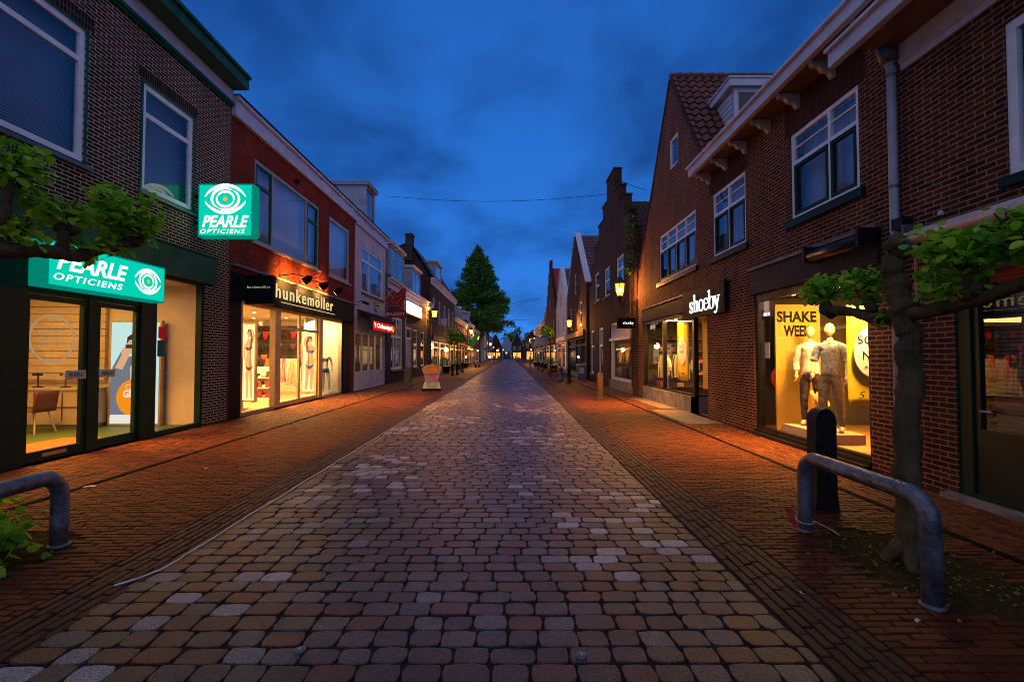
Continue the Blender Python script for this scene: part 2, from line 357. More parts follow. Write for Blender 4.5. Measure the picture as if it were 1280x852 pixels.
# ------------------------------------------------------------------ writing
def text_tris(body, shear=0.0, offset=0.0, extrude=0.006, spacing=1.0, res=3):
    cu = bpy.data.curves.new('writing', 'FONT'); cu.body = body; cu.size = 1.0; cu.shear = shear; cu.offset = offset
    cu.extrude = extrude; cu.space_character = spacing; cu.resolution_u = res
    o = bpy.data.objects.new('writing', cu); COL.objects.link(o)
    dg = bpy.context.evaluated_depsgraph_get(); dg.update()
    me = bpy.data.meshes.new_from_object(o.evaluated_get(dg))
    vs = [tuple(v.co) for v in me.vertices]; fs = [tuple(p.vertices) for p in me.polygons]
    bpy.data.objects.remove(o); bpy.data.curves.remove(cu); bpy.data.meshes.remove(me)
    return vs, fs
def write(mb, body, org, u, v, width, height=None, mi=0, thick=0.012, **kw):
    """letters fitted in the box org + [0..width]*u + [0..height]*v, standing out along u x v."""
    vs, fs = text_tris(body, **kw)
    xs = [p[0] for p in vs]; ys = [p[1] for p in vs]; zs = [p[2] for p in vs]
    x0, x1, y0, y1, z0, z1 = min(xs), max(xs), min(ys), max(ys), min(zs), max(zs)
    sx = width / (x1 - x0); sy = (height / (y1 - y0)) if height else sx
    u = Vector(u); v = Vector(v); n = u.cross(v); org = Vector(org)
    sz = thick / max(1e-6, z1 - z0)
    mb.add([org + u * ((p[0] - x0) * sx) + v * ((p[1] - y0) * sy) + n * ((p[2] - z0) * sz) for p in vs], fs, mi)
    return mb
def stroke(mb, pts, ws, org, u, v, s=1.0, d=0.0, mi=0, t=0.01, closed=False):
    """a flat pen stroke of varying width through 2D points (letter shapes, emblems)."""
    P = [Vector((p[0], p[1])) for p in pts]; n = len(P)
    if not isinstance(ws, (list, tuple)): ws = [ws] * n
    u = Vector(u); v = Vector(v); nn = u.cross(v); org = Vector(org)
    A = []; B = []
    for i, p in enumerate(P):
        a = P[(i - 1) % n] if closed else P[max(i - 1, 0)]; b = P[(i + 1) % n] if closed else P[min(i + 1, n - 1)]
        tt = (b - a).normalized() if (b - a).length > 1e-9 else Vector((1, 0)); q = Vector((-tt.y, tt.x)) * ws[i] / 2
        A.append(p + q); B.append(p - q)
    w3 = lambda p, dd: org + u * (p.x * s) + v * (p.y * s) + nn * dd
    vs = [w3(p, d) for p in A] + [w3(p, d) for p in B] + [w3(p, d + t) for p in A] + [w3(p, d + t) for p in B]; fs = []
    for i in range(n if closed else n - 1):
        j = (i + 1) % n
        fs += [(i, n + i, n + j, j), (2 * n + i, 2 * n + j, 3 * n + j, 3 * n + i), (i, j, 2 * n + j, 2 * n + i), (n + i, 3 * n + i, 3 * n + j, n + j)]
    if not closed: fs += [(0, 2 * n, 3 * n, n), (n - 1, 2 * n - 1, 4 * n - 1, 3 * n - 1)]
    mb.add(vs, fs, mi)
def arc(cx, cy_, rx, ry, a0, a1, n=20): return [(cx + rx * math.cos(R(a0 + (a1 - a0) * i / n)), cy_ + ry * math.sin(R(a0 + (a1 - a0) * i / n))) for i in range(n + 1)]
def bez(*ps, n=10):
    o = []
    for i in range(n + 1):
        t = i / n; q = [Vector(p) for p in ps]
        while len(q) > 1: q = [q[k] * (1 - t) + q[k + 1] * t for k in range(len(q) - 1)]
        o.append((q[0].x, q[0].y))
    return o

# ------------------------------------------------------------------ building pieces
def window(parent, M, y0, y1, z0, z1, vs=(), hs=(), fmat=WHITEF, fw=0.075, back=CURT, inner=None, d=-0.07, rails=(), name='window', gl=None, bd=0.22, sub=None):
    """frame part with its pane and curtain as sub-parts. vs/hs: mullion / transom positions as fractions.
    inner: material of the opening sashes in the bottom row. rails: thin bars (fraction heights)."""
    f = MB(); t = 0.06
    fbox(f, M, y0, y0 + fw, z0, z1, d - t, d); fbox(f, M, y1 - fw, y1, z0, z1, d - t, d)
    fbox(f, M, y0 + fw, y1 - fw, z0, z0 + fw, d - t, d - .002); fbox(f, M, y0 + fw, y1 - fw, z1 - fw, z1, d - t, d - .002)
    W = y1 - y0; H = z1 - z0
    for q in vs: fbox(f, M, y0 + W * q - fw * .4, y0 + W * q + fw * .4, z0 + fw, z1 - fw, d - t, d - .004)
    for q in hs: fbox(f, M, y0 + fw, y1 - fw, z0 + H * q - fw * .45, z0 + H * q + fw * .45, d - t, d - .007)
    for q in rails: fbox(f, M, y0 + fw, y1 - fw, z0 + H * q - .012, z0 + H * q + .012, d - t + .01, d - .014)
    fo = f.build(name, fmat, parent)
    p = quad(MB(), M, y0 + fw * .5, y1 - fw * .5, z0 + fw * .5, z1 - fw * .5, d - t * .6).build('pane', gl or G_WIN, fo)
    if back is not None:
        fbox(MB(), M, y0 - .02, y1 + .02, z0 - .02, z1 + .02, d - bd - .02, d - bd).build('window_backing', back, fo)  # in the dim material this sheet stands for the unlit room, not cloth
    if inner is not None:
        top = z0 + H * (hs[0] if hs else 1) - (fw * .45 if hs else fw); xs = [y0 + fw] + [y0 + W * q for q in vs] + [y1 - fw]
        iw = .055
        for k in range(len(xs) - 1):
            if sub is not None and k not in sub: continue
            a = xs[k] + (fw * .4 if k else 0); b = xs[k + 1] - (fw * .4 if k < len(xs) - 2 else 0); zb = z0 + fw
            g = MB(); a += .004; b -= .004; zt = top - .004; zb += .004
            fbox(g, M, a, a + iw, zb, zt, d - t + .005, d + .008); fbox(g, M, b - iw, b, zb, zt, d - t + .005, d + .008)
            fbox(g, M, a + iw, b - iw, zb, zb + iw, d - t + .005, d + .006); fbox(g, M, a + iw, b - iw, zt - iw, zt, d - t + .005, d + .006)
            g.build('sash', inner, fo)
    return fo
def rect(y0, y1, z0, z1): return [(y0, z0), (y1, z0), (y1, z1), (y0, z1)]
def facade(parent, M, outline, holes, mat, t=0.14, name='wall', d=0.0):
    return MB().prism(outline, [rect(*h) for h in holes], lambda a, b, c: M(a, b, c + d), t).build(name, mat, parent)
def shell(parent, M, y0, y1, z1, depth, mat, zl=None, name='side_wall', gable=None, back=True):
    """side walls, back wall; gable=(ridge_depth, ridge_z) adds the pointed top on both sides."""
    mb = MB(); zl = z1 if zl is None else zl
    for y in (y0, y1):
        s_ = 0.0 if y == y0 else -0.0
        poly = [(-0.14, 0), (-depth, 0), (-depth, z1), (-0.14, z1)]
        if gable: poly = [(-0.14, 0), (-depth, 0), (-depth, z1), (-gable[0], gable[1]), (-0.14, z1 + .1)]
        yy = y + (0.003 if y == y0 else -0.003)
        mb.prism(poly, [], lambda a, b, c, yy=yy, y=y: M(yy + (c * (-1 if y == y0 else 1)) , b, a), 0.12)
    if back: fbox(mb, M, y0 + .13, y1 - .13, 0, z1, -depth + .01, -depth + .12)
    return mb.build(name, mat, parent)
def pantile(mb, a, b, c_, d_, tw=0.24, th=0.32, amp=0.028, tones=None, far=False):
    """rows of pantiles on the slope a->b (eave) and d_->c_ (ridge)."""
    a, b, c_, d_ = map(Vector, (a, b, c_, d_)); nrm = (b - a).cross(d_ - a).normalized()
    if nrm.z < 0: nrm = -nrm
    nu = max(1, round((b - a).length / tw)); nv = max(1, round((d_ - a).length / th)); per = 2 if far else 6
    U = nu * per
    row_t = []
    for j in range(nv):
        vs = []
        for e_ in (0, 1):
            fv = (j + e_ * 1.0) / nv + (0 if e_ else 0)
            for i in range(U + 1):
                fu = i / U; ph = (i % per) / per
                p = (a * (1 - fu) + b * fu) * (1 - fv) + (d_ * (1 - fu) + c_ * fu) * fv
                vs.append(p + nrm * (amp * math.sin(2 * math.pi * ph) + amp * 1.2 * (1 - e_) + .03))
        base = len(vs)
        # little riser under the lower edge
        for i in range(U + 1): vs.append(vs[i] - nrm * amp * 1.4)
        fs = [(i, i + 1, U + 1 + i + 1, U + 1 + i) for i in range(U)] + [(base + i, base + i + 1, i + 1, i) for i in range(U)]
        mb.add(vs, fs)
        tv = [rnd.random() for _ in range(nu + 1)]
        row_t += [tv[i // per] for i in range(U)] * 2
    if tones is not None: tones += row_t
    return mb
TILE_RED = toned('red_pantiles', [(0, (0.095, 0.018, 0.010)), (.5, (0.14, 0.026, 0.012)), (1, (0.065, 0.016, 0.011))], 0.55, bump=.2)
TILE_BROWN = toned('brown_pantiles', [(0, (0.085, 0.038, 0.028)), (.5, (0.12, 0.050, 0.034)), (1, (0.055, 0.034, 0.028))], 0.6, bump=.2)
TILE_BRIGHT = toned('bright_red_pantiles', [(0, (0.38, 0.04, 0.018)), (1, (0.30, 0.03, 0.016))], 0.5, bump=.2)
TILE_DARK = toned('slate_grey_tiles', [(0, (0.045, 0.045, 0.05)), (1, (0.075, 0.07, 0.072))], 0.5, bump=.2)
def roof_slope(parent, quads, mat, name='roof', far=False, **kw):
    mb = MB(); tn = []
    for q in quads: pantile(mb, *q, tones=tn, far=far, **kw)
    return mb.build(name, mat, parent, tone=tn, smooth=False)
# ================================================================== GROUND
rs = np.random.RandomState(3)
tag(MB().box((-400, -30, -0.35), (400, 700, -0.016)).build('ground', paint('dark_joint_sand', (0.030, 0.022, 0.016), 0.95, 0.3, 8.0, 0.4)), kind='structure')
def road_l(y): return -2.60
def road_r(y): return 1.63
def stones_round(rows, name, mat, ncorner=12, near=True):
    vs = []; fs = []; tone = []; n = 0
    for (y0, h, x0, x1) in rows:
        x = x0 - rs.uniform(0, .06)
        while x < x1 - .05:
            wd = rs.uniform(0.165, 0.25)
            if x + wd > x1 - 0.07: wd = x1 - x
            a = (wd - rs.uniform(.006, .012)) / 2; b = (h - rs.uniform(.007, .013)) / 2; cx = x + wd / 2 + rs.uniform(-.003, .003); cyy = y0 + h / 2 + rs.uniform(-.006, .006)
            x += wd
            sk = rs.uniform(-.10, .10); zz = rs.uniform(-.003, .0025); tx = rs.uniform(-.015, .015); ty = rs.uniform(-.02, .02)
            ring = []
            ex = rs.uniform(4.5, 9.0)
            if near:
                for k in range(ncorner):
                    t = 2 * math.pi * (k + .5) / ncorner; c, s = math.cos(t), math.sin(t)
                    rr = (abs(c) ** ex + abs(s) ** ex) ** (-1 / ex) * (1 + rs.uniform(-.03, .03))
                    px_, py_ = a * rr * c, b * rr * s
                    ring.append((px_ + sk * py_, py_))
            else:
                ring = [(-a, -b), (a, -b), (a, b), (-a, b)]; 
            m = len(ring); base = len(vs)
            levels = ((1.0, -.022), (1.0, -.0045), (.965, -.0005), (.85, .0003)) if near else ((1.0, -.02), (.86, 0))
            for sc_, z_ in levels:
                for (px_, py_) in ring: vs.append((cx + px_ * sc_, cyy + py_ * sc_, z_ + zz + tx * px_ * sc_ + ty * py_ * sc_))
            tn = rs.rand(); cl = math.sin(cx * 2.3 + 1.1 * math.sin(cyy * .9)) + math.sin(cyy * 1.35 + 1.7 * math.sin(cx * 1.2))
            if tn > .86 and cl < .25: tn *= .84
            elif tn > .66 and cl > .9: tn = .87 + .13 * rs.rand()
            for lv in range(len(levels) - 1):
                for k in range(m):
                    fs.append((base + lv * m + k, base + lv * m + (k + 1) % m, base + (lv + 1) * m + (k + 1) % m, base + (lv + 1) * m + k)); tone.append(tn)
            fs.append(tuple(base + (len(levels) - 1) * m + k for k in range(m))); tone.append(tn)
    mb = MB(); mb.v = vs; mb.f = fs; mb.m = [0] * len(fs)
    return mb.build(name, mat, tone=tone, smooth=False)
COBBLE = toned('road_cobbles', [(0.0, (0.070, 0.024, 0.013)), (0.12, (0.038, 0.030, 0.026)), (0.24, (0.098, 0.036, 0.018)), (0.36, (0.050, 0.047, 0.046)), (0.48, (0.070, 0.038, 0.024)), (0.60, (0.046, 0.046, 0.050)), (0.70, (0.085, 0.068, 0.056)), (0.80, (0.072, 0.072, 0.076)), (0.86, (0.16, 0.16, 0.165)), (1.0, (0.33, 0.33, 0.345))],
               rough=0.42, spk=0.6, bump=0.9, bscale=95, spec=0.45)
rows_n = []; rows_f = []; y = 1.2
while y < 120:
    h = rs.uniform(.140, .164) if y < 30 else .152
    (rows_n if y < 26 else rows_f).append((y, h, road_l(y) + rs.uniform(-.01, .01), road_r(y) + rs.uniform(-.01, .01))); y += h
tag(stones_round(rows_n, 'cobble_road', COBBLE), kind='structure')
tag(stones_round(rows_f, 'cobble_road', COBBLE, near=False), kind='structure')
tag(MB().box((-2.6, 120, -0.02), (1.63, 400, -0.004)).build('road', paint('far_cobbles', (0.09, 0.075, 0.07), 0.5, 0.2, 3.0)), kind='structure')

def in_hole(x, y):
    return ((x - 3.12) / .50) ** 2 + ((y - 3.75) / .80) ** 2 < 1 or ((x + 4.25) / .62) ** 2 + ((y - 3.75) / .75) ** 2 < 1
def pavers(name, mat, rects):
    vs = []; fs = []; tone = []
    for (x, y, wx, wy) in rects:
        if in_hole(x + wx / 2, y + wy / 2): continue
        g = rs.uniform(.003, .0065); z = rs.uniform(-.004, .003); tx = rs.uniform(-.02, .02); ty = rs.uniform(-.02, .02)
        jx = rs.uniform(-.003, .003); jy = rs.uniform(-.003, .003)
        base = len(vs)
        for ins, zz in ((g, -.025), (g, -.005), (g + .005, 0)):
            for (px_, py_) in ((ins, ins), (wx - ins, ins), (wx - ins, wy - ins), (ins, wy - ins)):
                vs.append((x + px_ + jx, y + py_ + jy, z + zz + tx * (px_ - wx / 2) + ty * (py_ - wy / 2)))
        tn = rs.rand()
        for lv in (0, 4):
            for k in range(4): fs.append((base + lv + k, base + lv + (k + 1) % 4, base + lv + 4 + (k + 1) % 4, base + lv + 4 + k)); tone.append(tn)
        fs.append((base + 8, base + 9, base + 10, base + 11)); tone.append(tn)
    mb = MB(); mb.v = vs; mb.f = fs; mb.m = [0] * len(fs)
    return tag(mb.build(name, mat, tone=tone), kind='structure')
def courses_y(x0, n, w, y0, y1, l=.205):
    o = []
    for k in range(n):
        y = y0 - rs.uniform(0, l)
        while y < y1: o.append((x0 + k * w, y, w, l)); y += l
    return o
def courses_x(x0, x1, y0, y1, h=.068, l=.205):
    o = []; y = y0; r = 0
    while y < y1:
        x = x0 - (0 if r % 2 else l / 2)
        while x < x1 - .02:
            a = max(x, x0); b = min(x + l, x1)
            if b - a > .03: o.append((a, y, b - a, h))
            x += l
        y += h; r += 1
    return o
def herring(x0, x1, y0, y1, a=.1):
    o = []; nr = int((y1 - y0) / a); nc = int((x1 - x0) / a)
    for r_ in range(-2, nr + 2):
        for c in range(-nr // 4 - 2, nc // 4 + 2):
            for (cc, rr, wx, wy) in ((r_ + 4 * c, r_, 2, 1), (r_ + 4 * c + 3, r_, 1, 2)):
                ax, bx = max(cc, 0), min(cc + wx, nc); ay, by = max(rr, 0), min(rr + wy, nr)
                if bx > ax and by > ay: o.append((x0 + ax * a, y0 + ay * a, (bx - ax) * a, (by - ay) * a))
    return o
KLINK = toned('pavement_clinkers', [(0, (0.075, 0.020, 0.007)), (.4, (0.115, 0.028, 0.009)), (.75, (0.055, 0.017, 0.007)), (1, (0.14, 0.036, 0.012))], rough=0.6, spec=.14, spk=.15, bump=.45, bscale=70)
KLINK2 = toned('pavement_tan_clinkers', [(0, (0.14, 0.042, 0.013)), (.5, (0.085, 0.026, 0.009)), (.8, (0.17, 0.056, 0.018)), (1, (0.045, 0.018, 0.009))], rough=0.62, spec=.14, spk=.15, bump=.45, bscale=70)
KLINK3 = toned('gutter_strip_clinkers', [(0, (0.040, 0.017, 0.011)), (.6, (0.055, 0.021, 0.012)), (1, (0.030, 0.014, 0.010))], rough=0.6, spec=.2, spk=.15, bump=.45, bscale=70)
YE = 34
pavers('gutter_strip', KLINK3, courses_y(-3.03, 6, .071, 1.2, 60) + courses_y(1.65, 6, .071, 1.2, 60))
pavers('left_pavement', KLINK, courses_x(-5.16, -3.035, 1.2, YE))
pavers('right_pavement', KLINK, courses_x(2.08, 3.93, 1.2, YE))
pavers('left_pavement', KLINK2, herring(-6.96, -5.26, 2.0, YE))
pavers('right_pavement', KLINK2, courses_y(4.02, 14, .0715, 1.2, YE))
# drainage slits between the two kinds of paving: rows of thin dark slabs
pavers('drain_line', paint('drain_grate', (0.010, 0.009, 0.008), 0.9, 0.3, 6.0, 0.3, spec=.05), courses_y(-5.25, 1, .08, 1.2, YE, .5) + courses_y(3.935, 1, .08, 1.2, YE, .5))
# beyond, the same paving in one sheet each side
def paving_sheet():
    m, nt = newmat('far_paving_clinkers')
    o = N(nt, 'ShaderNodeOutputMaterial'); p = N(nt, 'ShaderNodeBsdfPrincipled', Roughness=0.65); p.inputs['Specular IOR Level'].default_value = .14
    t = N(nt, 'ShaderNodeTexCoord'); b = N(nt, 'ShaderNodeTexBrick', Scale=1.0)
    for k, v in (('Brick Width', .205), ('Row Height', .068), ('Mortar Size', .006), ('Color1', (0.11, 0.028, 0.010, 1)), ('Color2', (0.06, 0.019, 0.009, 1)), ('Mortar', (0.03, 0.024, 0.02, 1))): b.inputs[k].default_value = v
    L(nt, t.outputs['Object'], b.inputs['Vector']); L(nt, b.outputs['Color'], p.inputs['Base Color']); L(nt, p.outputs[0], o.inputs[0]); return m
PS = paving_sheet()
tag(MB().box((-7.2, YE + .05, -0.02), (-3.04, 320, -0.003)).build('left_pavement', PS), kind='structure')
tag(MB().box((2.08, YE + .05, -0.02), (5.2, 320, -0.003)).build('right_pavement', PS), kind='structure')
# earth and moss round the two lime trees
def disc(cx, cy_, rx, ry, z, n=40, jit=.08):
    mb = MB(); rings = 5; vs = [(cx, cy_, z + .01)]
    for q in range(1, rings + 1):
        for k in range(n):
            t = 2 * math.pi * k / n; j = 1 + (rnd.uniform(-jit, jit) if q == rings else 0)
            vs.append((cx + rx * q / rings * j * math.cos(t), cy_ + ry * q / rings * j * math.sin(t), z + rnd.uniform(-.006, .008)))
    fs = [(0, 1 + k, 1 + (k + 1) % n) for k in range(n)]
    for q in range(rings - 1):
        for k in range(n): fs.append((1 + q * n + k, 1 + (q + 1) * n + k, 1 + (q + 1) * n + (k + 1) % n, 1 + q * n + (k + 1) % n))
    return mb.add(vs, fs)
SOIL = paint('mossy_earth', (0.085, 0.052, 0.020), 0.95, 0.3, 9.0, 5.0, col2=(0.022, 0.030, 0.007), bscale=45, spec=.05)
tag(disc(3.12, 3.75, .60, .92, -.010).build('soil_patch', SOIL, smooth=True), kind='structure')
tag(disc(-4.25, 3.75, .70, .86, -.010).build('soil_patch', SOIL, smooth=True), kind='structure')
# stone slabs at the shoe shop's doorway
tag(MB().box((4.12, 11.35, -0.02), (5.0, 14.2, 0.012)).build('doorstep_slab', paint('slab_stone', (0.22, 0.17, 0.12), 0.6, .2, 4, .3)), kind='structure')
tag(MB().box((4.5, 14.5, -0.02), (5.02, 18.2, 0.01)).build('doorstep_slab', MATS['slab_stone']), kind='structure')

# ================================================================== LEFT SIDE
def cornice(parent, M, y0, y1, steps, mat, name='cornice'):
    mb = MB()
    for (z0, z1, d) in steps: fbox(mb, M, y0, y1, z0, z1, -.02, d)
    return mb.build(name, mat, parent)
def interior(parent, X0, X1, y0, y1, z0, z1, wmat, fmat, cmat=None):
    """open-fronted room behind the shop glass."""
    mb = MB(); t = .04; xa, xb = sorted((X0, X1)); front_low = (X0 == xa)
    back = (X1, X1 + (t if X1 > X0 else -t))
    mb.box((back[0], y0, z0), (back[1], y1, z1)); mb.box((xa, y0 - t, z0), (xb, y0, z1)); mb.box((xa, y1, z0), (xb, y1 + t, z1))
    w_ = mb.build('room_wall', wmat, parent)
    MB().box((xa, y0, z0 - t), (xb, y1, z0)).build('room_floor', fmat, parent)
    MB().box((xa, y0, z1), (xb, y1, z1 + t)).build('room_ceiling', cmat or wmat, parent)
def ceiling_spots(parent, pts, z, r=.07, mat=None):
    for (x, y) in pts: MB().lathe([(r, -.015), (r, 0.0)], (x, y, z), 12).build('ceiling_lamp', mat or CEIL_LED, parent)

# ---------- optician's building
xa_ = XL
Y1_ = onX(283, 520, XL)[0]
opt = thing('optician_building', (XL, 7.5, 0), "dark brown brick building with green trim and a glazed optician's shop, nearest on the left", 'building')
winA = (5.35, onX(106, 120, XL)[0], onX(94, 199, XL)[1], onX(107, 39, XL)[1])
winB = rectX(XL, 178, 241, (103, 235), (146, 265))
YO0, YO1 = -2.5, Y1_
zfas0, zfas1 = 3.24, 3.86
HT = onX(296, 118, XL)[1]
facade(opt, ML, rect(YO0, YO1, 0, HT), [winA, winB, (3.9, 11.08, 0.0, zfas0)], B_PEARL)
shell(opt, ML, YO0, YO1, HT, 9.0, B_PEARL)
roofo = fbox(MB(), ML, YO0, YO1, HT, HT + .12, -9, .0).build('roof', LEAD, opt)
zw = onX(296, 131, XL)[1]
cornice(opt, ML, YO0, YO1 - .02, [(HT - .03, HT + .22, .44), (HT + .225, HT + .30, .50)], GREEN2)
fbox(MB(), ML, YO0, YO1 - .03, HT - .34, HT - .035, 0.0, .05).build('frieze', WHITE, opt)
cornice(opt, ML, YO0, YO1 - .03, [(HT - .42, HT - .345, .09), (HT - .47, HT - .425, .05)], GREEN, 'frieze_moulding')
for (a, b, c, d) in (winA, winB):
    window(opt, ML, a, b, c, d, hs=[(0.765 if a < 7 else .72)], fmat=WHITEF, fw=.10, back=BLIND, d=-.02)
    mb = MB(); g = .05
    fbox(mb, ML, a - g, a - .001, c - g, d + g, -.01, .012); fbox(mb, ML, b + .001, b + g, c - g, d + g, -.01, .012)
    fbox(mb, ML, a, b, d + .001, d + g, -.01, .010); fbox(mb, ML, a, b, c - g, c - .001, -.01, .010)
    mb.build('window_surround', GREEN, opt)
    fbox(MB(), ML, a - .1, b + .12, c - .11, c - .052, -.02, .07).build('sill', LEAD, opt)
    fbox(MB(), ML, a - .12, b + .14, d + .055, d + .27, -.02, .004).build('lintel', B_SOLD, opt)
# green fascia
mb = MB(); fbox(mb, ML, 2.5, 11.38, zfas0, zfas1, -.02, .07); fbox(mb, ML, 2.5, 11.40, zfas1, zfas1 + .04, -.02, .10)
bevel(mb.build('fascia', GREEN, opt), .006)
# the glazed front: posts
mb = MB()
for (a, b, c, d) in ((6.50, 7.02, 0, zfas0), (8.075, 8.25, .0, 2.62), (9.20, 9.60, 0, zfas0), (11.0, 11.085, 0, zfas0), (3.9, 4.0, 0, zfas0)): fbox(mb, ML, a, b, c, d, -.16, -.01 if b - a > .2 else -.03)
fbox(mb, ML, 7.02, 9.20, 2.52, zfas0, -.16, -.04)
fbox(mb, ML, 9.60, 11.0, 0, .09, -.14, -.03); fbox(mb, ML, 9.60, 11.0, 3.17, zfas0, -.14, -.03)
fbox(mb, ML, 4.0, 6.5, 0, .35, -.14, -.03); fbox(mb, ML, 4.0, 6.5, 3.12, zfas0, -.14, -.03)
sf = mb.build('shopfront_frame', DGREEN, opt)
quad(MB(), ML, 9.58, 11.02, .08, 3.19, -.09).build('shop_window', G_SHOP, opt)
quad(MB(), ML, 3.98, 6.52, .33, 3.15, -.09).build('shop_window', G_SHOP, opt)
for k, (a, b) in enumerate(((7.03, 8.07), (8.255, 9.195))):
    mb = MB(); s_ = .075
    fbox(mb, ML, a, a + s_, .03, 2.51, -.12, -.05); fbox(mb, ML, b - s_, b, .03, 2.51, -.12, -.05)
    fbox(mb, ML, a + s_, b - s_, .03, .17, -.12, -.053); fbox(mb, ML, a + s_, b - s_, 2.43, 2.51, -.12, -.053)
    dr = mb.build('door', DGREEN, opt)
    quad(MB(), ML, a + .06, b - .06, .15, 2.45, -.085).build('pane', G_SHOP, dr)
    hy = (7.66, 8.03) if k == 0 else (8.29, 8.62)
    mb = MB(); fbox(mb, ML, hy[0], hy[1], 1.22, 1.36, -.03, -.015); fbox(mb, ML, hy[0] + .03, hy[0] + .06, 1.26, 1.32, -.09, -.03); fbox(mb, ML, hy[1] - .06, hy[1] - .03, 1.26, 1.32, -.09, -.03)
    hp = mb.build('handle', paint('handle_plate', (0.50, 0.50, 0.50), .35, .05, 3, metal=.3), dr)
    write(MB(), "PEARLE", ML(hy[0] + .05, 1.26, -.0145), (0, 1, 0), (0, 0, 1), hy[1] - hy[0] - .1, .065, shear=.25, offset=.02, thick=.003).build('writing', TEALC, hp)
mb = MB(); fbox(mb, ML, 7.35, 7.75, .075, .13, -.053, -.045); mb.build('letter_slot', ALU, opt)
# room
interior(opt, XL - .16, XL - 4.6, 3.7, 11.05, .03, 3.18, ROOM_W, FLOORG)
tag_mat = paint('orange_wood_floor', (0.40, 0.16, 0.05), .4, .15, 3, stretch=(1, 6, 1))
MB().box((XL - .17, 3.75, .031), (XL - 1.5, 9.3, .04)).build('door_mat', tag_mat, opt)
ceiling_spots(opt, [(XL - 1.2, y_) for y_ in (4.5, 6.0, 7.5, 9.0, 10.4)] + [(XL - 2.8, y_) for y_ in (5.2, 7.2, 9.4)], 3.16)
lamp_area((XL - 2.2, 7.2, 3.05), 3.0, 300, (1.0, .47, .11), (XL - 2.2, 7.2, 0), 6.0)
lamp_area((XL - .6, 8.6, 3.0), .4, 230, (1.0, .36, .05), (XL + .7, 8.6, 0), 4.2, 110)  # added lamp aimed out through the glass to colour the pavement orange
# wall shelves at the back (pale slatted display wall), counter, chair, poster
disp = thing('display_wall', (XL - 3.3, 10.9, .03), 'pale slatted display wall behind the brown chair in the optician shop', 'display')
mb = MB()
for k in range(11): mb.box((XL - 4.1, 10.94, 1.05 + k * .165), (XL - 2.15, 10.98, 1.20 + k * .165))
mb.box((XL - 4.1, 10.98, 1.0), (XL - 2.15, 11.02, 2.9)); mb.build('slats', paint('pale_slat', (.50, .42, .32), .5, .05), disp)
MB().box((XL - 4.5, 10.95, 1.15), (XL - 4.12, 11.0, 2.9)).build('teal_panel', TEALC, disp)
mb = MB(); mb.box((XL - 4.5, 10.42, .12), (XL - 2.05, 10.9, .86)); mb.box((XL - 4.5, 10.38, .86), (XL - 2.02, 10.94, .90)); mb.box((XL - 4.5, 10.5, .03), (XL - 2.1, 10.9, .12)); mb.build('cabinet', paint('cream_cabinet', (.52, .42, .31), .5, .05), disp)
mb = MB(); mb.box((XL - 4.45, 10.405, .48), (XL - 2.1, 10.419, .50)); [mb.box((XL - 4.4 + k * .6, 10.405, .2), (XL - 4.385 + k * .6, 10.418, .8)) for k in range(1, 4)]; mb.build('drawer_gap_shade', paint('gap_shade', (.08, .05, .03), .7), disp)  # raised dark strips; the shade of the gaps is put into their colour
for k in range(3):
    e_ = thing('eyewear_stand', (XL - 3.9 + k * .6, 10.6, .9), ('small dark eyewear stand at the left end of the cream cabinet', 'small eyewear stand in the middle of the cream cabinet', 'small eyewear stand by the poster end of the cream cabinet')[k], 'display stand')
    MB().lathe([(.09, 0), (.09, .02), (.015, .03), (.015, .30), (.05, .31)], (XL - 3.9 + k * .6, 10.6, .9), 12).build('stem', DARK, e_, smooth=True); MB().box((XL - 4.0 + k * .6, 10.56, 1.16), (XL - 3.8 + k * .6, 10.60, 1.20)).build('frames', BLACK, e_)
dsk = thing('desk', (XL - 3.6, 9.4, .03), 'pale desk left of the brown chair in the optician shop', 'desk')
MB().box((XL - 4.2, 8.9, .74), (XL - 3.1, 9.7, .78)).build('desk_top', paint('cream_top', (.62, .55, .44), .4, .05), dsk)
for (dx, dy) in ((-4.15, 8.95), (-3.15, 8.95), (-4.15, 9.65), (-3.15, 9.65)): MB().box((XL + dx - .025, dy - .025, .03), (XL + dx + .025, dy + .025, .74)).build('leg', ALU, dsk)
MB().box((XL - 3.9, 9.3, .78), (XL - 3.86, 9.34, .95)).build('monitor_foot', DARK, dsk); bevel(MB().box((XL - 4.1, 9.29, .92), (XL - 3.65, 9.32, 1.25)).build('monitor', BLACK, dsk), .01)
ch = thing('chair', (XL - 2.6, 10.0, .03), 'brown shell chair with pale legs inside the optician door', 'chair')
cx_, cy_ = XL - 2.62, 9.85; pts = []
for i in range(9):
    for j in range(7):
        u = i / 8; v_ = j / 6 - .5
        if u < .5: p = (cx_ - .25 + u * .9, cy_ + v_ * .50, .46 + .03 * abs(v_) * 2)
        else: p = (cx_ + .20 + (u - .5) * .12, cy_ + v_ * .50, .46 + (u - .5) * .82)
        pts.append(p)
bk = MB().add(pts, [(i * 7 + j, i * 7 + j + 1, (i + 1) * 7 + j + 1, (i + 1) * 7 + j) for i in range(8) for j in range(6)]).build('seat_shell', paint('brown_shell', (.14, .045, .018), .4, .1), ch, smooth=True)
bk.modifiers.new('t', 'SOLIDIFY').thickness = .02
for (dx, dy) in ((-.2, -.2), (.2, -.2), (-.2, .2), (.2, .2)): MB().tube([(cx_ + dx * .7, cy_ + dy * .7, .45), (cx_ + dx * 1.15, cy_ + dy * 1.15, .03)], .014, 8).build('leg', CREAM, ch)

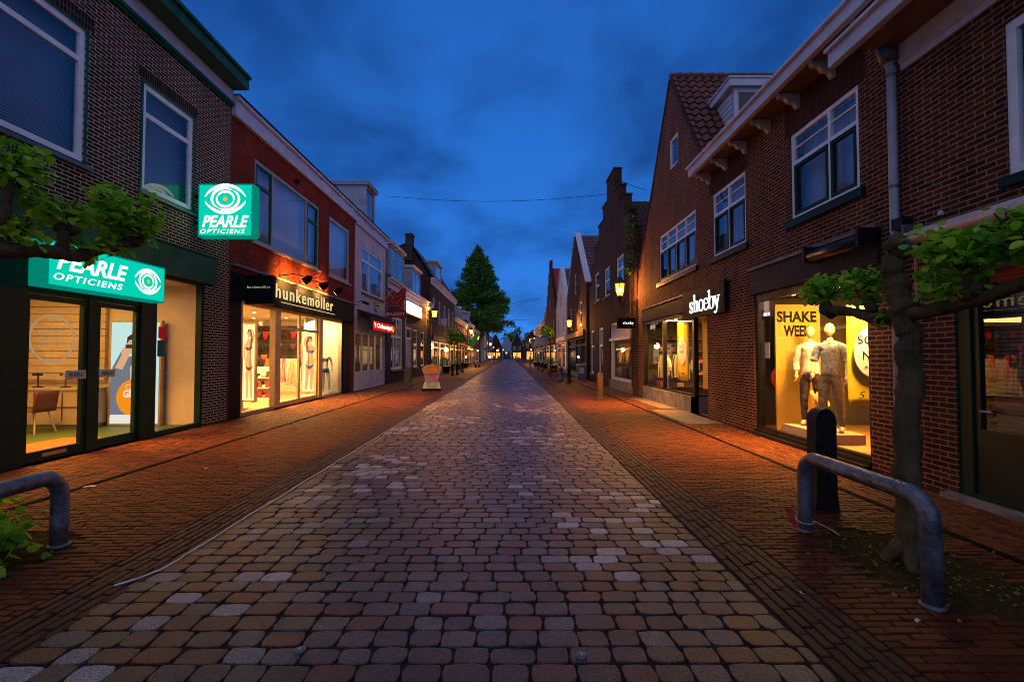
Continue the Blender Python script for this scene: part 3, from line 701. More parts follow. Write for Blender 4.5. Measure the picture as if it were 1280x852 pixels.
def lightbox(name, label, org, u, v, W, H, n, face, fr=GOLDFR, th=.10, cat='poster'):
    """a lit display poster: frame, lit face. org is its lower corner; returns (thing, face origin)."""
    org, u, v, n = map(Vector, (org, u, v, n))
    t = thing(name, org + u * W / 2, label, cat)
    mb = MB()
    def bx(a0, a1, b0, b1, d0, d1):
        P = [org + u * a + v * b + n * d for a in (a0, a1) for b in (b0, b1) for d in (d0, d1)]
        mb.add(P, [(0, 1, 3, 2), (4, 6, 7, 5), (0, 4, 5, 1), (2, 3, 7, 6), (0, 2, 6, 4), (1, 5, 7, 3)])
    bx(0, .04, 0, H, -th, 0); bx(W - .04, W, 0, H, -th, 0); bx(.04, W - .04, 0, .04, -th, -.001); bx(.04, W - .04, H - .04, H, -th, -.001); bx(.04, W - .04, .04, H - .04, -th, -th + .02)
    mb.build('frame', fr, t)
    o2 = org + n * (-.012)
    MB().add([o2 + u * .04 + v * .04, o2 + u * (W - .04) + v * .04, o2 + u * (W - .04) + v * (H - .04), o2 + u * .04 + v * (H - .04)], [(0, 1, 2, 3)]).build('lit_face', face, t)
    return t, org + n * (-.010)
def flat(mb, org, u, v, poly, d=0.0, mi=0):
    org, u, v = map(Vector, (org, u, v)); n = u.cross(v)
    return mb.prism(poly, [], lambda a, b, c: tuple(org + u * a + v * b + n * (d + c)), 0, mi)
def ell(cx, cy_, rx, ry, n=28): return [(cx + rx * math.cos(2 * math.pi * k / n), cy_ + ry * math.sin(2 * math.pi * k / n)) for k in range(n)]
U, V = (0, 1, 0), (0, 0, 1)                   # on left-side faces: u x v = +X
P_SKY = emit('poster_pale_sky', (0.62, 0.86, 0.82), 1.0)
pt, po = lightbox('lit_poster', 'tall lit poster of a man in a grey jacket with an orange disc', (XL - 1.98, 10.85, .04), (1,0,0), V, 1.16, 2.34, (0, -1, 0), P_SKY); UP = (1, 0, 0); PM = Vector(po) + Vector((-.26, 0, 0))
mb = MB(); flat(mb, PM, UP, V, [(.30, .2), (1.15, .2), (1.15, 1.0), (1.02, 1.42), (.80, 1.55), (.52, 1.50), (.34, 1.20), (.28, .8)], .001)
flat(mb, PM, UP, V, [(.30, 1.0), (.45, 1.05), (.66, 1.62), (.55, 1.70), (.34, 1.3)], .0013)
mb.build('jacket', emit('poster_denim', (0.20, 0.22, 0.27), .9), pt)
mb = MB(); flat(mb, PM, UP, V, [(.76, .3), (.98, .3), (.96, 1.42), (.84, 1.5), (.74, 1.3)], .002); flat(mb, po, UP, V, [(.05, .06), (1.10, .06), (1.10, .24), (.05, .24)], .006); mb.build('shirt', emit('poster_white', (.9, .85, .75), 1.0), pt)
mb = MB(); flat(mb, PM, UP, V, ell(.80, 1.78, .15, .21), .003); flat(mb, PM, UP, V, ell(.62, 1.62, .09, .12), .0035); flat(mb, PM, UP, V, [(.40, 1.28), (.56, 1.24), (.72, 1.58), (.58, 1.66)], .003); mb.build('skin', emit('poster_skin', (.85, .45, .24), .95), pt)
mb = MB(); flat(mb, PM, UP, V, [(.64, 1.80), (.66, 1.97), (.76, 2.04), (.90, 2.02), (.97, 1.88), (.93, 1.86), (.84, 1.93), (.70, 1.90)], .004); flat(mb, PM, UP, V, [(.62, 1.72), (.95, 1.72), (.95, 1.80), (.62, 1.80)], .0045); mb.build('hair', emit('poster_dark', (.05, .035, .03), 1), pt)
mb = MB(); flat(mb, po, UP, V, ell(.60, .62, .42, .42, 40), .005); mb.build('orange_disc', emit('poster_orange', (1.0, .30, .01), 1.0), pt)
mb = MB(); write(mb, "GR", Vector(po) + Vector((.33, -.0065, .62)), UP, V, .26, .17, offset=.03, thick=.002); write(mb, "ATIS", Vector(po) + Vector((.62, -.0065, .62)), UP, V, .30, .17, offset=.03, thick=.002)
stroke(mb, arc(.48, .86, .09, .05, 0, 360), .012, po, UP, V, 1, .006, t=.001); stroke(mb, arc(.70, .86, .09, .05, 0, 360), .012, po, UP, V, 1, .006, t=.001)
mb.build('writing', MATS['poster_white'], pt)
# notices and ring decal on the glass
tag(MB().box(*[ML(9.75, 1.95, -.088), ML(9.98, 2.18, -.084)]).build('red_notice', emit('notice_red_glow', (.35, .01, .012), .6), opt))  # the red one glows by itself; its brightness is put into the material
tag(MB().box(*[ML(9.73, 1.58, -.088), ML(9.92, 1.90, -.084)]).build('green_notice', paint('notice_green', (0, .16, .09), .5), opt))
mb = MB(); stroke(mb, arc(7.50, 1.86, .36, .36, 0, 360, 48)[:-1], .035, (XL - .083, 0, 0), U, V, 1, 0, t=.002, closed=True)
write(mb, "PEARLE MAAKT", (XL - .083, 7.28, 1.93), U, V, .42, .06, thick=.002); write(mb, "DIRECT BIJ U", (XL - .083, 7.27, 1.80), U, V, .46, .08, offset=.02, thick=.002); write(mb, "OP AFSPRAAK", (XL - .083, 7.29, 1.72), U, V, .42, .05, thick=.002)
mb.build('door_decal', emit('decal_glow', (0.62, 0.42, 0.22), .62), opt)  # self-glowing decal, no lamp behind it

# ---- illuminated signs of the optician
TEAL = emit('teal_sign_face', (0.0, 0.56, 0.40), 1.15)
TEALD = emit('teal_sign_side', (0.0, 0.22, 0.16), 1.0)
SIGNW = emit('sign_white', (0.88, 1.0, 0.86), 1.35)
SIGNY = emit('sign_orange', (1.0, 0.35, 0.02), 1.2)
def eye(mb, mb2, org, u, v, cx, cy_, s, d):
    """the shop's swirl emblem: three sweeping arms round an orange dot."""
    for (ra, rb, a0, a1, wd) in ((1.0, .70, 10, 172, .13), (1.0, .70, 190, 352, .13), (.72, .56, 60, 235, .11), (.72, .56, 240, 415, .11), (.46, .38, -20, 165, .10), (.46, .38, 160, 345, .10)):
        pts = []
        for k in range(25):
            t = a0 + (a1 - a0) * k / 24; q = k / 24
            f = 1 + .06 * math.sin(math.pi * q)
            x = ra * math.cos(R(t)) * (1 + (.10 if ra == 1.0 else 0) * abs(math.cos(R(t))) ** 6); y = rb * math.sin(R(t)) * f
            pts.append((cx + s * x, cy_ + s * y))
        ws = [s * wd * (.35 + 1.0 * math.sin(math.pi * min(1, max(0, k / 24))) ** .6) for k in range(25)]
        stroke(mb, pts, ws, org, u, v, 1, d, t=.006)
    flat(mb2, org, u, v, ell(cx, cy_, s * .13, s * .12), d + .007)
# sign lying on the front
t = thing('illuminated_sign', (XL, 8.15, 2.6), 'long teal lit sign with a swirl emblem on the front above the optician door', 'sign')
ys0, ys1, zs0, zs1 = 6.93, 9.30, 2.60, 3.28
mb = MB(); mb.box((XL + .075, ys0, zs0), (XL + .345, ys1, zs1)); bevel(mb.build('case', TEALD, t), .01)
MB().box((XL - .03, ys0 + .3, zs0 + .1), (XL + .075, ys1 - .3, zs1 - .1)).build('bracket', DARK, t)
MB().box((XL + .346, ys0 + .03, zs0 + .03), (XL + .350, ys1 - .03, zs1 - .03)).build('lit_face', TEAL, t)
o_ = (XL + .351, ys0, zs0)
mb = MB(); mb2 = MB(); write(mb, "PEARLE", (XL + .351, ys0 + .14, zs0 + .27), U, V, 1.32, .27, shear=.30, offset=.028, thick=.006, spacing=1.0); write(mb, "OPTICIENS", (XL + .351, ys0 + .10, zs0 + .11), U, V, 1.25, .105, shear=.25, offset=.018, thick=.006, spacing=1.25)
eye(mb, mb2, o_, U, V, 1.93, .35, .285, 0.0)
mb.build('writing', SIGNW, t); mb2.build('emblem_dot', SIGNY, t)
# hanging sign
t = thing('hanging_lit_sign', (XL, 10.75, 4.2), 'square teal lit sign with a swirl emblem hung out from the brick wall', 'sign')
xs0, xs1, zs0, zs1, yf = -6.86, -5.66, 4.20, 5.37, 10.55
bevel(MB().box((xs0, yf, zs0), (xs1, yf + .27, zs1)).build('case', TEALD, t), .01)
mb = MB(); mb.box((XL - .03, yf + .10, 4.5), (xs0, yf + .16, 4.56)); mb.box((XL - .03, yf + .10, 5.1), (xs0, yf + .16, 5.16)); mb.build('bracket', DARK, t)
U2 = (1, 0, 0)
MB().box((xs0 + .03, yf - .005, zs0 + .03), (xs1 - .03, yf - .001, zs1 - .03)).build('lit_face', TEAL, t)
MB().box((xs0 + .03, yf + .271, zs0 + .03), (xs1 - .03, yf + .275, zs1 - .03)).build('lit_face', TEAL, t)
mb = MB(); mb2 = MB(); write(mb, "PEARLE", (xs0 + .10, yf - .006, zs0 + .20), U2, V, 1.02, .27, shear=.30, offset=.028, thick=.006, spacing=1.0); write(mb, "OPTICIENS", (xs0 + .06, yf - .006, zs0 + .065), U2, V, .98, .10, shear=.25, offset=.018, thick=.006, spacing=1.25)
eye(mb, mb2, (xs0, yf - .006, zs0), U2, V, .60, .83, .41, 0.0)
mb.build('writing', SIGNW, t); mb2.build('emblem_dot', SIGNY, t)

# ---------- lingerie shop building
Y2a = Y1_; Y2b = onX(443, 380, XL)[0]
HT2 = onX(480, 296, XL + .1)[1]
lin = thing('lingerie_shop_building', (XL, 17, 0), 'red brick building with a bright lingerie shop under three front lamps', 'building')
w1 = rectX(XL, 318, 399, (200, 303), (256, 337)); w2 = rectX(XL, 411.5, 437, (269, 344), (288, 355.5))
zt = 3.03; zft = 3.84; ys_a, ys_b = onX(302, 450, XL)[0], onX(428.5, 450, XL)[0]
facade(lin, ML, rect(Y2a + .003, Y2b, 0, HT2), [w1, w2, (Y2a + .05, Y2b - .55, 0, zt)], B_RED)
shell(lin, ML, Y2a + .003, Y2b, HT2, 9.0, B_RED)
fbox(MB(), ML, Y2a + .003, Y2b, HT2, HT2 + .1, -9, 0).build('roof', LEAD, lin)
cornice(lin, ML, Y2a + .005, Y2b - .002, [(HT2 - .42, HT2 - .02, .10), (HT2 - .02, HT2 + .08, .17)], WHITE)
fbox(MB(), ML, Y2a + .005, Y2b - .002, HT2 + .081, HT2 + .11, -.02, .20).build('gutter_edge', BLACK, lin)
window(lin, ML, *w1, vs=[.235, .77], fmat=CREAM, fw=.10, back=BLIND2, d=-.03, inner=GREEN, sub=(0, 2))
for (a, b) in ((w1[0] + .1, w1[0] + (w1[1] - w1[0]) * .235 - .04), (w1[0] + (w1[1] - w1[0]) * .77 + .04, w1[1] - .1)): fbox(MB(), ML, a, b, w1[2] + (w1[3] - w1[2]) * .68, w1[2] + (w1[3] - w1[2]) * .68 + .09, -.09, -.024).build('transom', GREEN, lin)
window(lin, ML, *w2, fmat=CREAM, fw=.13, back=BLIND2, d=-.03)
for wv_ in (w1, w2): fbox(MB(), ML, wv_[0] - .08, wv_[1] + .08, wv_[2] - .07, wv_[2] - .003, -.02, .07).build('sill', CREAM, lin)
# black surround
mb = MB(); fbox(mb, ML, ys_a - .05 + .75, Y2b - .4, zt, zft, -.02, .11); fbox(mb, ML, Y2a + .06, ys_a + .7, zt, 3.72, -.02, .03)
fbox(mb, ML, Y2a + .06, ys_a, 0, zt, -.30, -.02); fbox(mb, ML, ys_b + .02, Y2b - .5, 0, zt, -.16, .02)
bevel(mb.build('fascia', BLACK, lin), .006)
fbox(MB(), ML, Y2a + .02, Y2b - .02, zft + .005, zft + .06, -.02, .15).build('flashing', LEAD, lin)
write(MB(), "hunkemöller", ML(onX(344.5, 365, XL + .11)[0], 3.30, .111), U, V, onX(416, 375, XL + .11)[0] - onX(344.5, 365, XL + .11)[0], .42, offset=.0, spacing=1.2, thick=.02).build('writing', emit('letters_pale_gold', (1.0, .76, .34), .95), lin)
fbox(MB(), ML, 14.5, 18.95, 3.19, 3.205, .112, .125).build('underline', MATS['letters_pale_gold'], lin)
# glazing with pale bronze mullions
mb = MB()
mull = [(ys_a, ys_a + .08), (onX(345, 450, XL)[0], onX(352, 450, XL)[0]), (onX(400, 440, XL)[0], onX(404.5, 440, XL)[0]), (ys_b - .1, ys_b)]
for k, (a, b) in enumerate(mull): fbox(mb, ML, a, b, .04, zt, -.16 if k in (0, 3) else -.2, -.03)
fbox(mb, ML, ys_a, ys_b, zt - .09, zt - .001, -.15, -.035)
fbox(mb, ML, ys_a, mull[1][0], .0, .10, -.15, -.035); fbox(mb, ML, mull[2][1], ys_b, 0, .10, -.15, -.035)
mb.build('shopfront_frame', GOLDFR, lin)
quad(MB(), ML, ys_a + .05, mull[1][0] + .02, .08, zt - .06, -.09).build('shop_window', G_SHOP, lin)
quad(MB(), ML, mull[2][1] - .02, ys_b - .05, .08, zt - .06, -.09).build('shop_window', G_SHOP, lin)
ym = (mull[1][1] + mull[2][0]) / 2
for (a, b, hy) in ((mull[1][1] + .01, ym - .01, ym - .14), (ym + .01, mull[2][0] - .01, ym + .10)):
    mb = MB(); fbox(mb, ML, a, a + .05, .04, zt - .1, -.16, -.10); fbox(mb, ML, b - .05, b, .04, zt - .1, -.16, -.10); fbox(mb, ML, a + .05, b - .05, .04, .16, -.16, -.102)
    fbox(mb, ML, a + .05, b - .05, 2.42, 2.50, -.16, -.102)
    dr = mb.build('door', GOLDFR, lin); quad(MB(), ML, a + .03, b - .03, .1, zt - .1, -.13).build('pane', G_SHOP, dr)
    MB().tube([ML(hy, .75, -.06), ML(hy, 1.75, -.06)], .018, 8).build('handle', ALU, dr)
interior(lin, XL - .21, XL - 5.6, Y2a + .2, Y2b - .3, .03, 3.1, ROOM_W, FLOORT)
ceiling_spots(lin, [(XL - dx_, y_) for dx_ in (.7, 1.9, 3.2) for y_ in (13.2, 14.4, 15.6, 16.8, 18.0, 19.2)], 3.08, .055)
lamp_area((XL - 2.6, 16.6, 3.0), 3.0, 1150, (1.0, .56, .16), (XL - 2.6, 16.6, 0), 7.0)
lamp_area((XL - .75, 16.3, 2.95), .5, 900, (1.0, .36, .05), (XL + 1.1, 16.3, 0), 6.6, 120)  # added outward lamp that strengthens the orange spill before the shop
lamp_area((XL - .8, 19.0, 2.9), .8, 240, (1.0, .66, .26), (XL - .8, 19.6, 0), 1.6)
# white display cell behind the right-hand window
cell = MB(); cell.box((XL - .98, mull[2][0] + .9, .03), (XL - .93, ys_b, 3.08))
cell.box((XL - .93, ys_b, .03), (XL - .2, ys_b + .05, 3.08)); cell.box((XL - .93, mull[2][0] + .2, .03), (XL - .2, ys_b, .12))
cell.build('display_cell', paint('display_white', (.72, .66, .52), .6, .04), lin)
# garments on racks and shelves at the back
gcols = [(.55, .02, .06), (.03, .025, .03), (.60, .10, .20), (.35, .04, .05), (.50, .42, .32), (.10, .03, .035), (.62, .18, .05), (.04, .10, .12), (.7, .6, .5)]
gm = [paint('garment_%s' % n_, c_, .85, .15, 9, .3) for n_, c_ in zip(('crimson', 'black', 'pink', 'wine', 'beige', 'plum', 'orange', 'petrol', 'ivory'), gcols)]
def garment(mb, x, y, z, wd, ht, kind, mi, face='x'):
    """a cloth piece hanging from z (top); faces the street (+X side) with folds."""
    n = 10; m = 8; base = []
    for j in range(m + 1):
        fv = j / m
        for i in range(n + 1):
            fu = i / n - .5
            if kind == 'bra': ww = wd * (1 - .25 * fv); zz = z - ht * fv * (1 - .5 * abs(math.cos(fu * 2 * math.pi)) * (fv))
            elif kind == 'brief': ww = wd * (1 - .65 * fv); zz = z - ht * fv
            else: ww = wd * (.55 + .45 * min(1, fv * 2.2)); zz = z - ht * fv
            wv = .035 * math.sin(fu * 16 + mi) * (.3 + fv); base.append((x + wv, y + fu * ww, zz) if face == 'x' else (x + fu * ww, y + wv, zz))
    mb.add(base, [(j * (n + 1) + i, j * (n + 1) + i + 1, (j + 1) * (n + 1) + i + 1, (j + 1) * (n + 1) + i) for j in range(m) for i in range(n)], mi)
gar_n = 0
YB = Y2b - .32
for row, z in enumerate((2.62, 2.12, 1.62)):
    sh = thing('wall_shelf_rail', (XL - 3.2, YB, z), 'wall rail of small lingerie at the back of the shop, %s row' % ('top', 'middle', 'lowest')[row], 'clothes rail', 'rails of lingerie on the shop wall')
    MB().tube([(XL - 5.4, YB - .32, z + .03), (XL - 1.3, YB - .32, z + .03)], .012, 6).build('rail', DARK, sh)
    for x_ in (-5.2, -3.3, -1.5): MB().tube([(XL + x_, YB, z + .03), (XL + x_, YB - .32, z + .03)], .012, 6).build('bracket', DARK, sh)
    for k in range(13):
        mb = MB(); garment(mb, XL - 5.2 + k * .31 + rnd.uniform(-.04, .04), YB - .36, z, .27, .34, rnd.choice(('bra', 'brief', 'bra')), k, 'y'); mb.build('lingerie_piece', gm[rnd.choice((0, 1, 2, 3, 1, 5, 6, 7, 1, 0))], sh)
MB().box((XL - 5.55, YB - .01, 1.1), (XL - 1.1, YB + .005, 2.9)).build('display_backboard', paint('dark_backboard', (.05, .03, .025), .6, .2), lin)
for k, (xx, yy, n_) in enumerate(((-2.5, 18.2, 9), (-1.9, 19.3, 12), (-3.6, 19.4, 10), (-2.2, 16.2, 8))):
    rk = thing('clothes_rack', (XL + xx, yy, .03), ('clothes rack of dark and orange robes behind the left lingerie window', 'clothes rack of pale tops seen through the lingerie shop doors', 'clothes rack with black pieces deepest in the lingerie shop', 'clothes rack nearest the pale left mullion of the lingerie shop')[k], 'clothes rack', 'clothes racks in the lingerie shop')
    mb = MB(); mb.tube([(XL + xx - .65, yy, .05), (XL + xx - .65, yy, 1.50), (XL + xx + .65, yy, 1.50), (XL + xx + .65, yy, .05)], .014, 6)
    for e_ in (-.65, .65): mb.tube([(XL + xx + e_, yy - .25, .05), (XL + xx + e_, yy + .25, .05)], .014, 6)
    mb.build('rack_frame', DARK, rk)
    pal = ((1, 6, 1, 1, 7), (4, 8, 4, 8, 2), (1, 5, 1, 7, 3), (1, 6, 5, 1, 0))[k]
    for q in range(n_):
        gmb = MB(); garment(gmb, XL + xx - .52 + q * 1.05 / n_, yy - .04 - rnd.uniform(0, .08), 1.47, .26, rnd.uniform(.75, 1.15), 'top', q % 3, 'y'); gmb.build('garment', gm[rnd.choice(pal)], rk)
        for i in range(1): pass
for k, (x_, y_, z0_, lb) in enumerate(((-3.0, 17.4, 1.0, 'low white gondola with stacked boxes in the middle of the lingerie shop'), (-1.75, 17.3, .9, 'small white gondola of folded pieces just behind the lingerie shop doors'), (-4.6, 18.6, 1.2, 'tall white gondola at the far left inside the lingerie shop'))):
    t = thing('gondola', (XL + x_, y_, .03), lb, 'shop fitting'); MB().box((XL + x_ - .45, y_ - .25, .03), (XL + x_ + .45, y_ + .25, .12)).build('foot', WHITE, t); mb = MB(); mb.box((XL + x_ - .44, y_ - .02, .12), (XL + x_ + .44, y_ + .02, z0_ + .3)); [mb.box((XL + x_ - .44, y_ - .24, z_), (XL + x_ + .44, y_ - .021, z_ + .025)) for z_ in (.45, .80, 1.15) if z_ < z0_ + .2]; mb.build('shelf', WHITE, t)
    for z_ in (.12, .475, .825):
        for q in range(6): MB().box((XL + x_ - .42 + q * .142, y_ - .22, z_), (XL + x_ - .30 + q * .142, y_ - .05, z_ + rnd.uniform(.06, .22))).build('folded_pieces', rnd.choice(gm), t)
# white gondola and low table near the door
tb = thing('display_table', (XL - 1.25, 13.55, .03), 'small white display table with folded lingerie inside the left window', 'table')
MB().box((XL - 1.5, 13.3, .78), (XL - .95, 13.95, .82)).build('table_top', WHITE, tb)
for (dx, dy) in ((-1.48, 13.32), (-.97, 13.32), (-1.48, 13.93), (-.97, 13.93)): MB().box((XL + dx - .02, dy - .02, .03), (XL + dx + .02, dy + .02, .78)).build('leg', WHITE, tb)
fold = MB()
for k in range(7): fold.box((XL - 1.44 + (k % 2) * .22, 13.36 + (k // 2) * .14, .82), (XL - 1.26 + (k % 2) * .22, 13.47 + (k // 2) * .14, .86 + .02 * (k % 3)), k % 3)
fold.build('folded_lingerie', [gm[2], gm[8], gm[7]], tb)
st = thing('price_stand', (XL - .9, 13.9, .03), 'white upright panel stand in the left window of the lingerie shop', 'display stand')
MB().box((XL - .92, 14.0, .06), (XL - .88, 14.35, 1.55)).build('panel', WHITE, st); MB().box((XL - 1.05, 13.98, .03), (XL - .75, 14.37, .06)).build('foot', ALU, st)
# lit posters: a woman in orange light (left end), one deeper inside
P_GLOW = emit('poster_warm_glow', (1.0, .64, .26), 2.0)
skin_e = emit('poster_skin_lit', (1.0, .44, .14), 1.25); hair_e = emit('poster_hair', (.42, .12, .03), 1.0); wear_e = emit('poster_wear', (.30, .06, .03), 1.0); blue_e = emit('poster_blue', (.10, .14, .30), .9)
def figure_poster(t, o, W, H, wear, U=(0, 1, 0), flip=1):
    """a posed figure painted with tapered strokes, cropped by the frame like a fashion photograph."""
    def clampx(x): return min(W - .05, max(.05, W * .5 + flip * x * W))
    def st(mb, pts, ws, d):
        q = [(clampx(x), min(H - .06, max(.06, y * H))) for x, y in pts]; stroke(mb, q, [w_ * W for w_ in ws], o, U, V, 1, d, t=.001)
    mb = MB()
    st(mb, bez((-.02, .80), (.06, .68), (-.10, .58), (.03, .42), n=14), [.16, .26, .38, .42, .40, .36, .32, .29, .28, .30, .36, .43, .46, .46, .44], .001)
    st(mb, bez((-.06, .43), (-.16, .30), (-.05, .20), (-.10, .04), n=10), [.26, .25, .24, .22, .20, .17, .15, .16, .15, .13, .11], .0015)
    st(mb, bez((.10, .43), (.20, .30), (.14, .20), (.24, .04), n=10), [.25, .24, .23, .21, .19, .17, .15, .16, .15, .13, .11], .002)
    st(mb, bez((-.16, .74), (-.40, .66), (-.34, .56), (-.14, .50), n=10), [.13, .13, .12, .11, .10, .10, .09, .09, .08, .08, .07], .0025)
    st(mb, bez((.18, .75), (.42, .80), (.36, .90), (.12, .92), n=10), [.13, .12, .12, .11, .10, .10, .09, .09, .08, .08, .07], .0025)
    flat(mb, o, U, V, ell(W * (.5 + .02 * flip), H * .86, W * .12, H * .050), .003); mb.build('skin', skin_e, t)
    mb = MB(); st(mb, bez((-.10, .86), (-.04, .94), (.16, .92), (.14, .84), n=10), [.05, .08, .11, .13, .13, .12, .12, .12, .11, .10, .09], .0035)
    st(mb, bez((.14, .88), (.26, .80), (.14, .74), (.24, .66), n=10), [.12, .13, .13, .12, .12, .11, .10, .09, .07, .05, .02], .0036); mb.build('hair', hair_e, t)
    mb = MB(); st(mb, bez((.12, .80), (.16, .66), (.05, .50), (.12, .38), n=10), [.02, .05, .07, .08, .07, .06, .06, .07, .07, .06, .03], .0012 + .0018); mb.build('shade', emit('poster_skin_deep', (.62, .17, .03), 1.0), t)
    mb = MB(); st(mb, bez((-.20, .69), (-.10, .655), (.06, .655), (.18, .70), n=8), [.06, .14, .19, .17, .12, .17, .19, .14, .06], .004); st(mb, bez((-.20, .455), (-.06, .40), (.12, .40), (.26, .455), n=8), [.05, .08, .12, .17, .22, .18, .12, .08, .05], .004); mb.build('wear', wear, t)
pt, po = lightbox('lit_poster', 'lit poster of a woman at the left end of the lingerie window', (XL - .88, 14.2, .25), (1,0,0), V, .42, 2.3, (0, -1, 0), P_GLOW); figure_poster(pt, po, .42, 2.3, wear_e, (1,0,0))
pt, po = lightbox('lit_poster', 'lit poster of a woman in blue behind the lingerie shop door', (XL - .98, 18.5, .20), (1,0,0), V, .66, 2.3, (0, -1, 0), P_GLOW); figure_poster(pt, po, .66, 2.3, blue_e, (1,0,0), -1)
# exit sign inside
t = thing('exit_sign', (XL - .6, 13.3, 2.6), 'small green running-man exit sign under the shop ceiling', 'sign')
MB().box((XL - .62, 13.15, 2.60), (XL - .58, 13.5, 2.78)).build('case', emit('exit_green', (.02, .45, .10), .8), t)
mb = MB(); stroke(mb, [(13.22, 2.69), (13.30, 2.69)], .02, (XL - .579, 0, 0), U, V, 1, 0, t=.002); stroke(mb, [(13.36, 2.64), (13.40, 2.70), (13.39, 2.74)], .018, (XL - .579, 0, 0), U, V, 1, 0, t=.002); mb.build('pictogram', emit('exit_white', (.8, 1, .8), 1), t)
MB().tube([(XL - .6, 13.3, 2.78), (XL - .6, 13.3, 3.1)], .01, 6).build('hanger', DARK, t)
# hanging sign of the shop
t = thing('hanging_sign', (XL, 12.6, 2.9), 'square black hanging sign with small pale letters beside the lingerie shop', 'sign')
bevel(MB().box((-6.90, 12.55, 2.93), (-6.18, 12.72, 3.69)).build('case', BLACK, t), .01)
MB().box((XL - .01, 12.62, 3.3), (-6.9, 12.66, 3.35)).build('bracket', DARK, t)
write(MB(), "hunkemöller", (-6.84, 12.548, 3.34), U2, V, .60, .07, spacing=1.25, thick=.004).build('writing', emit('letters_dim', (.62, .62, .50), .55), t)
# three spot lamps on arms
for k, (px_, py_) in enumerate(((386, 357), (407, 362), (424.5, 370))):
    yy = onX(px_, py_, XL + .75)[0]; zz = 3.95
    t = thing('arm_spotlight', (XL, yy, 4.1), 'black arm lamp over the lingerie sign, %s of three' % ('nearest', 'middle', 'farthest')[k], 'spotlight', 'lamps over the shop fascia')
    MB().tube([ML(yy - .30, 4.02, 0), ML(yy - .15, 4.10, .35), ML(yy, 4.02, .72)], .014, 8).build('arm', DARK, t)
    MB().tube([ML(yy - .30, 4.02, -.01), ML(yy - .30, 4.02, .02)], .05, 10).build('mount', DARK, t)
    hd = MB().tube([ML(yy, 4.04, .84), ML(yy, 4.00, .78), ML(yy, 3.92, .66), ML(yy, 3.88, .60)], [.04, .10, .115, .115], 14).build('lamp_head', BLACK, t, smooth=True)
    MB().tube([ML(yy, 3.878, .597), ML(yy, 3.876, .594)], .10, 14).build('lens', emit('spot_lens', (1, .72, .35), 6), hd)
    l = bpy.data.lights.new('spot_beam', 'SPOT'); l.energy = 280; l.color = (1.0, .46, .08); l.spot_size = R(135); l.spot_blend = .6; l.shadow_soft_size = .07
    lo = bpy.data.objects.new('spot_beam', l); COL.objects.link(lo); lo.location = ML(yy, 3.86, .57)
    lo.rotation_euler = (Vector(ML(yy, 3.86, .0)) - Vector(lo.location)).to_track_quat('-Z', 'Y').to_euler()
t = thing('alarm_box', (XL, 14.7, 7.3), 'small dark alarm bulb on the red brick wall above the wide window', 'alarm')
MB().lathe([(.05, -.06), (.07, 0), (.05, .07), (.01, .09)], (XL + .09, 15.6, 7.25), 10).build('lamp', DARK, t, smooth=True); MB().box((XL - .01, 15.56, 7.20), (XL + .05, 15.64, 7.30)).build('mount', DARK, t)

# ---------- white brick house
Y3a = Y2b; Y3b = onX(481, 450, XL)[0]
wh = thing('white_brick_house', (XL, 25, 0), 'narrow white brick house with a dormer and a lit red takeaway sign', 'building')
w3 = rectX(XL, 452.5, 478.5, (307, 366), (325, 374.5)); sh3 = (Y3a + .12, Y3b - .35, .02, 3.35)
facade(wh, ML, rect(Y3a, Y3b, 0, HT2 - .02), [w3, sh3], B_WHITE); shell(wh, ML, Y3a, Y3b, HT2 - .02, 9, B_WHITE)
fbox(MB(), ML, Y3a, Y3b, HT2 - .02, HT2 + .08, -9, 0).build('roof', LEAD, wh)
cornice(wh, ML, Y3a + .002, Y3b + .1, [(HT2 - .50, HT2 - .05, .09), (HT2 - .05, HT2 + .07, .20)], WHITE)
fbox(MB(), ML, Y3a, Y3b + .1, HT2 + .071, HT2 + .10, -.02, .23).build('gutter_edge', BLACK, wh)
window(wh, ML, *w3, vs=[.33], hs=[.70], fmat=WHITEF, fw=.11, back=CURT, d=-.03)
fbox(MB(), ML, w3[0] - .1, w3[1] + .1, w3[2] - .09, w3[2] - .003, -.02, .08).build('sill', STONE, wh)
# folding shop panels
mb = MB(); a, b = sh3[0], sh3[1]
fbox(mb, ML, a, a + .14, .02, 3.35, -.12, -.03); fbox(mb, ML, b - .14, b, .02, 3.35, -.12, -.03); fbox(mb, ML, a + .14, b - .14, .02, .85, -.12, -.05); fbox(mb, ML, a + .14, b - .14, 2.62, 3.35, -.12, -.05)
for k in range(1, 4): yy = a + .14 + (b - a - .28) * k / 4; fbox(mb, ML, yy - .06, yy + .06, .85, 2.62, -.12, -.052)
for k in range(4):
    q0 = a + .14 + (b - a - .28) * k / 4 + .16; q1 = q0 + (b - a - .28) / 4 - .32; fbox(mb, ML, q0, q1, .18, .24, -.051, -.035); fbox(mb, ML, q0, q1, .68, .74, -.051, -.035); fbox(mb, ML, q0, q0 + .06, .24, .68, -.051, -.035); fbox(mb, ML, q1 - .06, q1, .24, .68, -.051, -.035)
mb.build('shopfront', WHITE, wh)
quad(MB(), ML, a + .1, b - .1, .8, 2.65, -.09).build('shop_window', G_SHOP, wh)
interior(wh, XL - .2, XL - 2.6, a, b, .03, 3.3, ROOM_D, FLOORT, ROOM_W)
lamp_area((XL - 1.3, (a + b) / 2, 3.1), 1.2, 55, (1, .55, .22), (XL - 1.3, (a + b) / 2, 0), 3.5)
ceiling_spots(wh, [(XL - 1.0, y_) for y_ in (23, 24.5, 26)], 3.28)
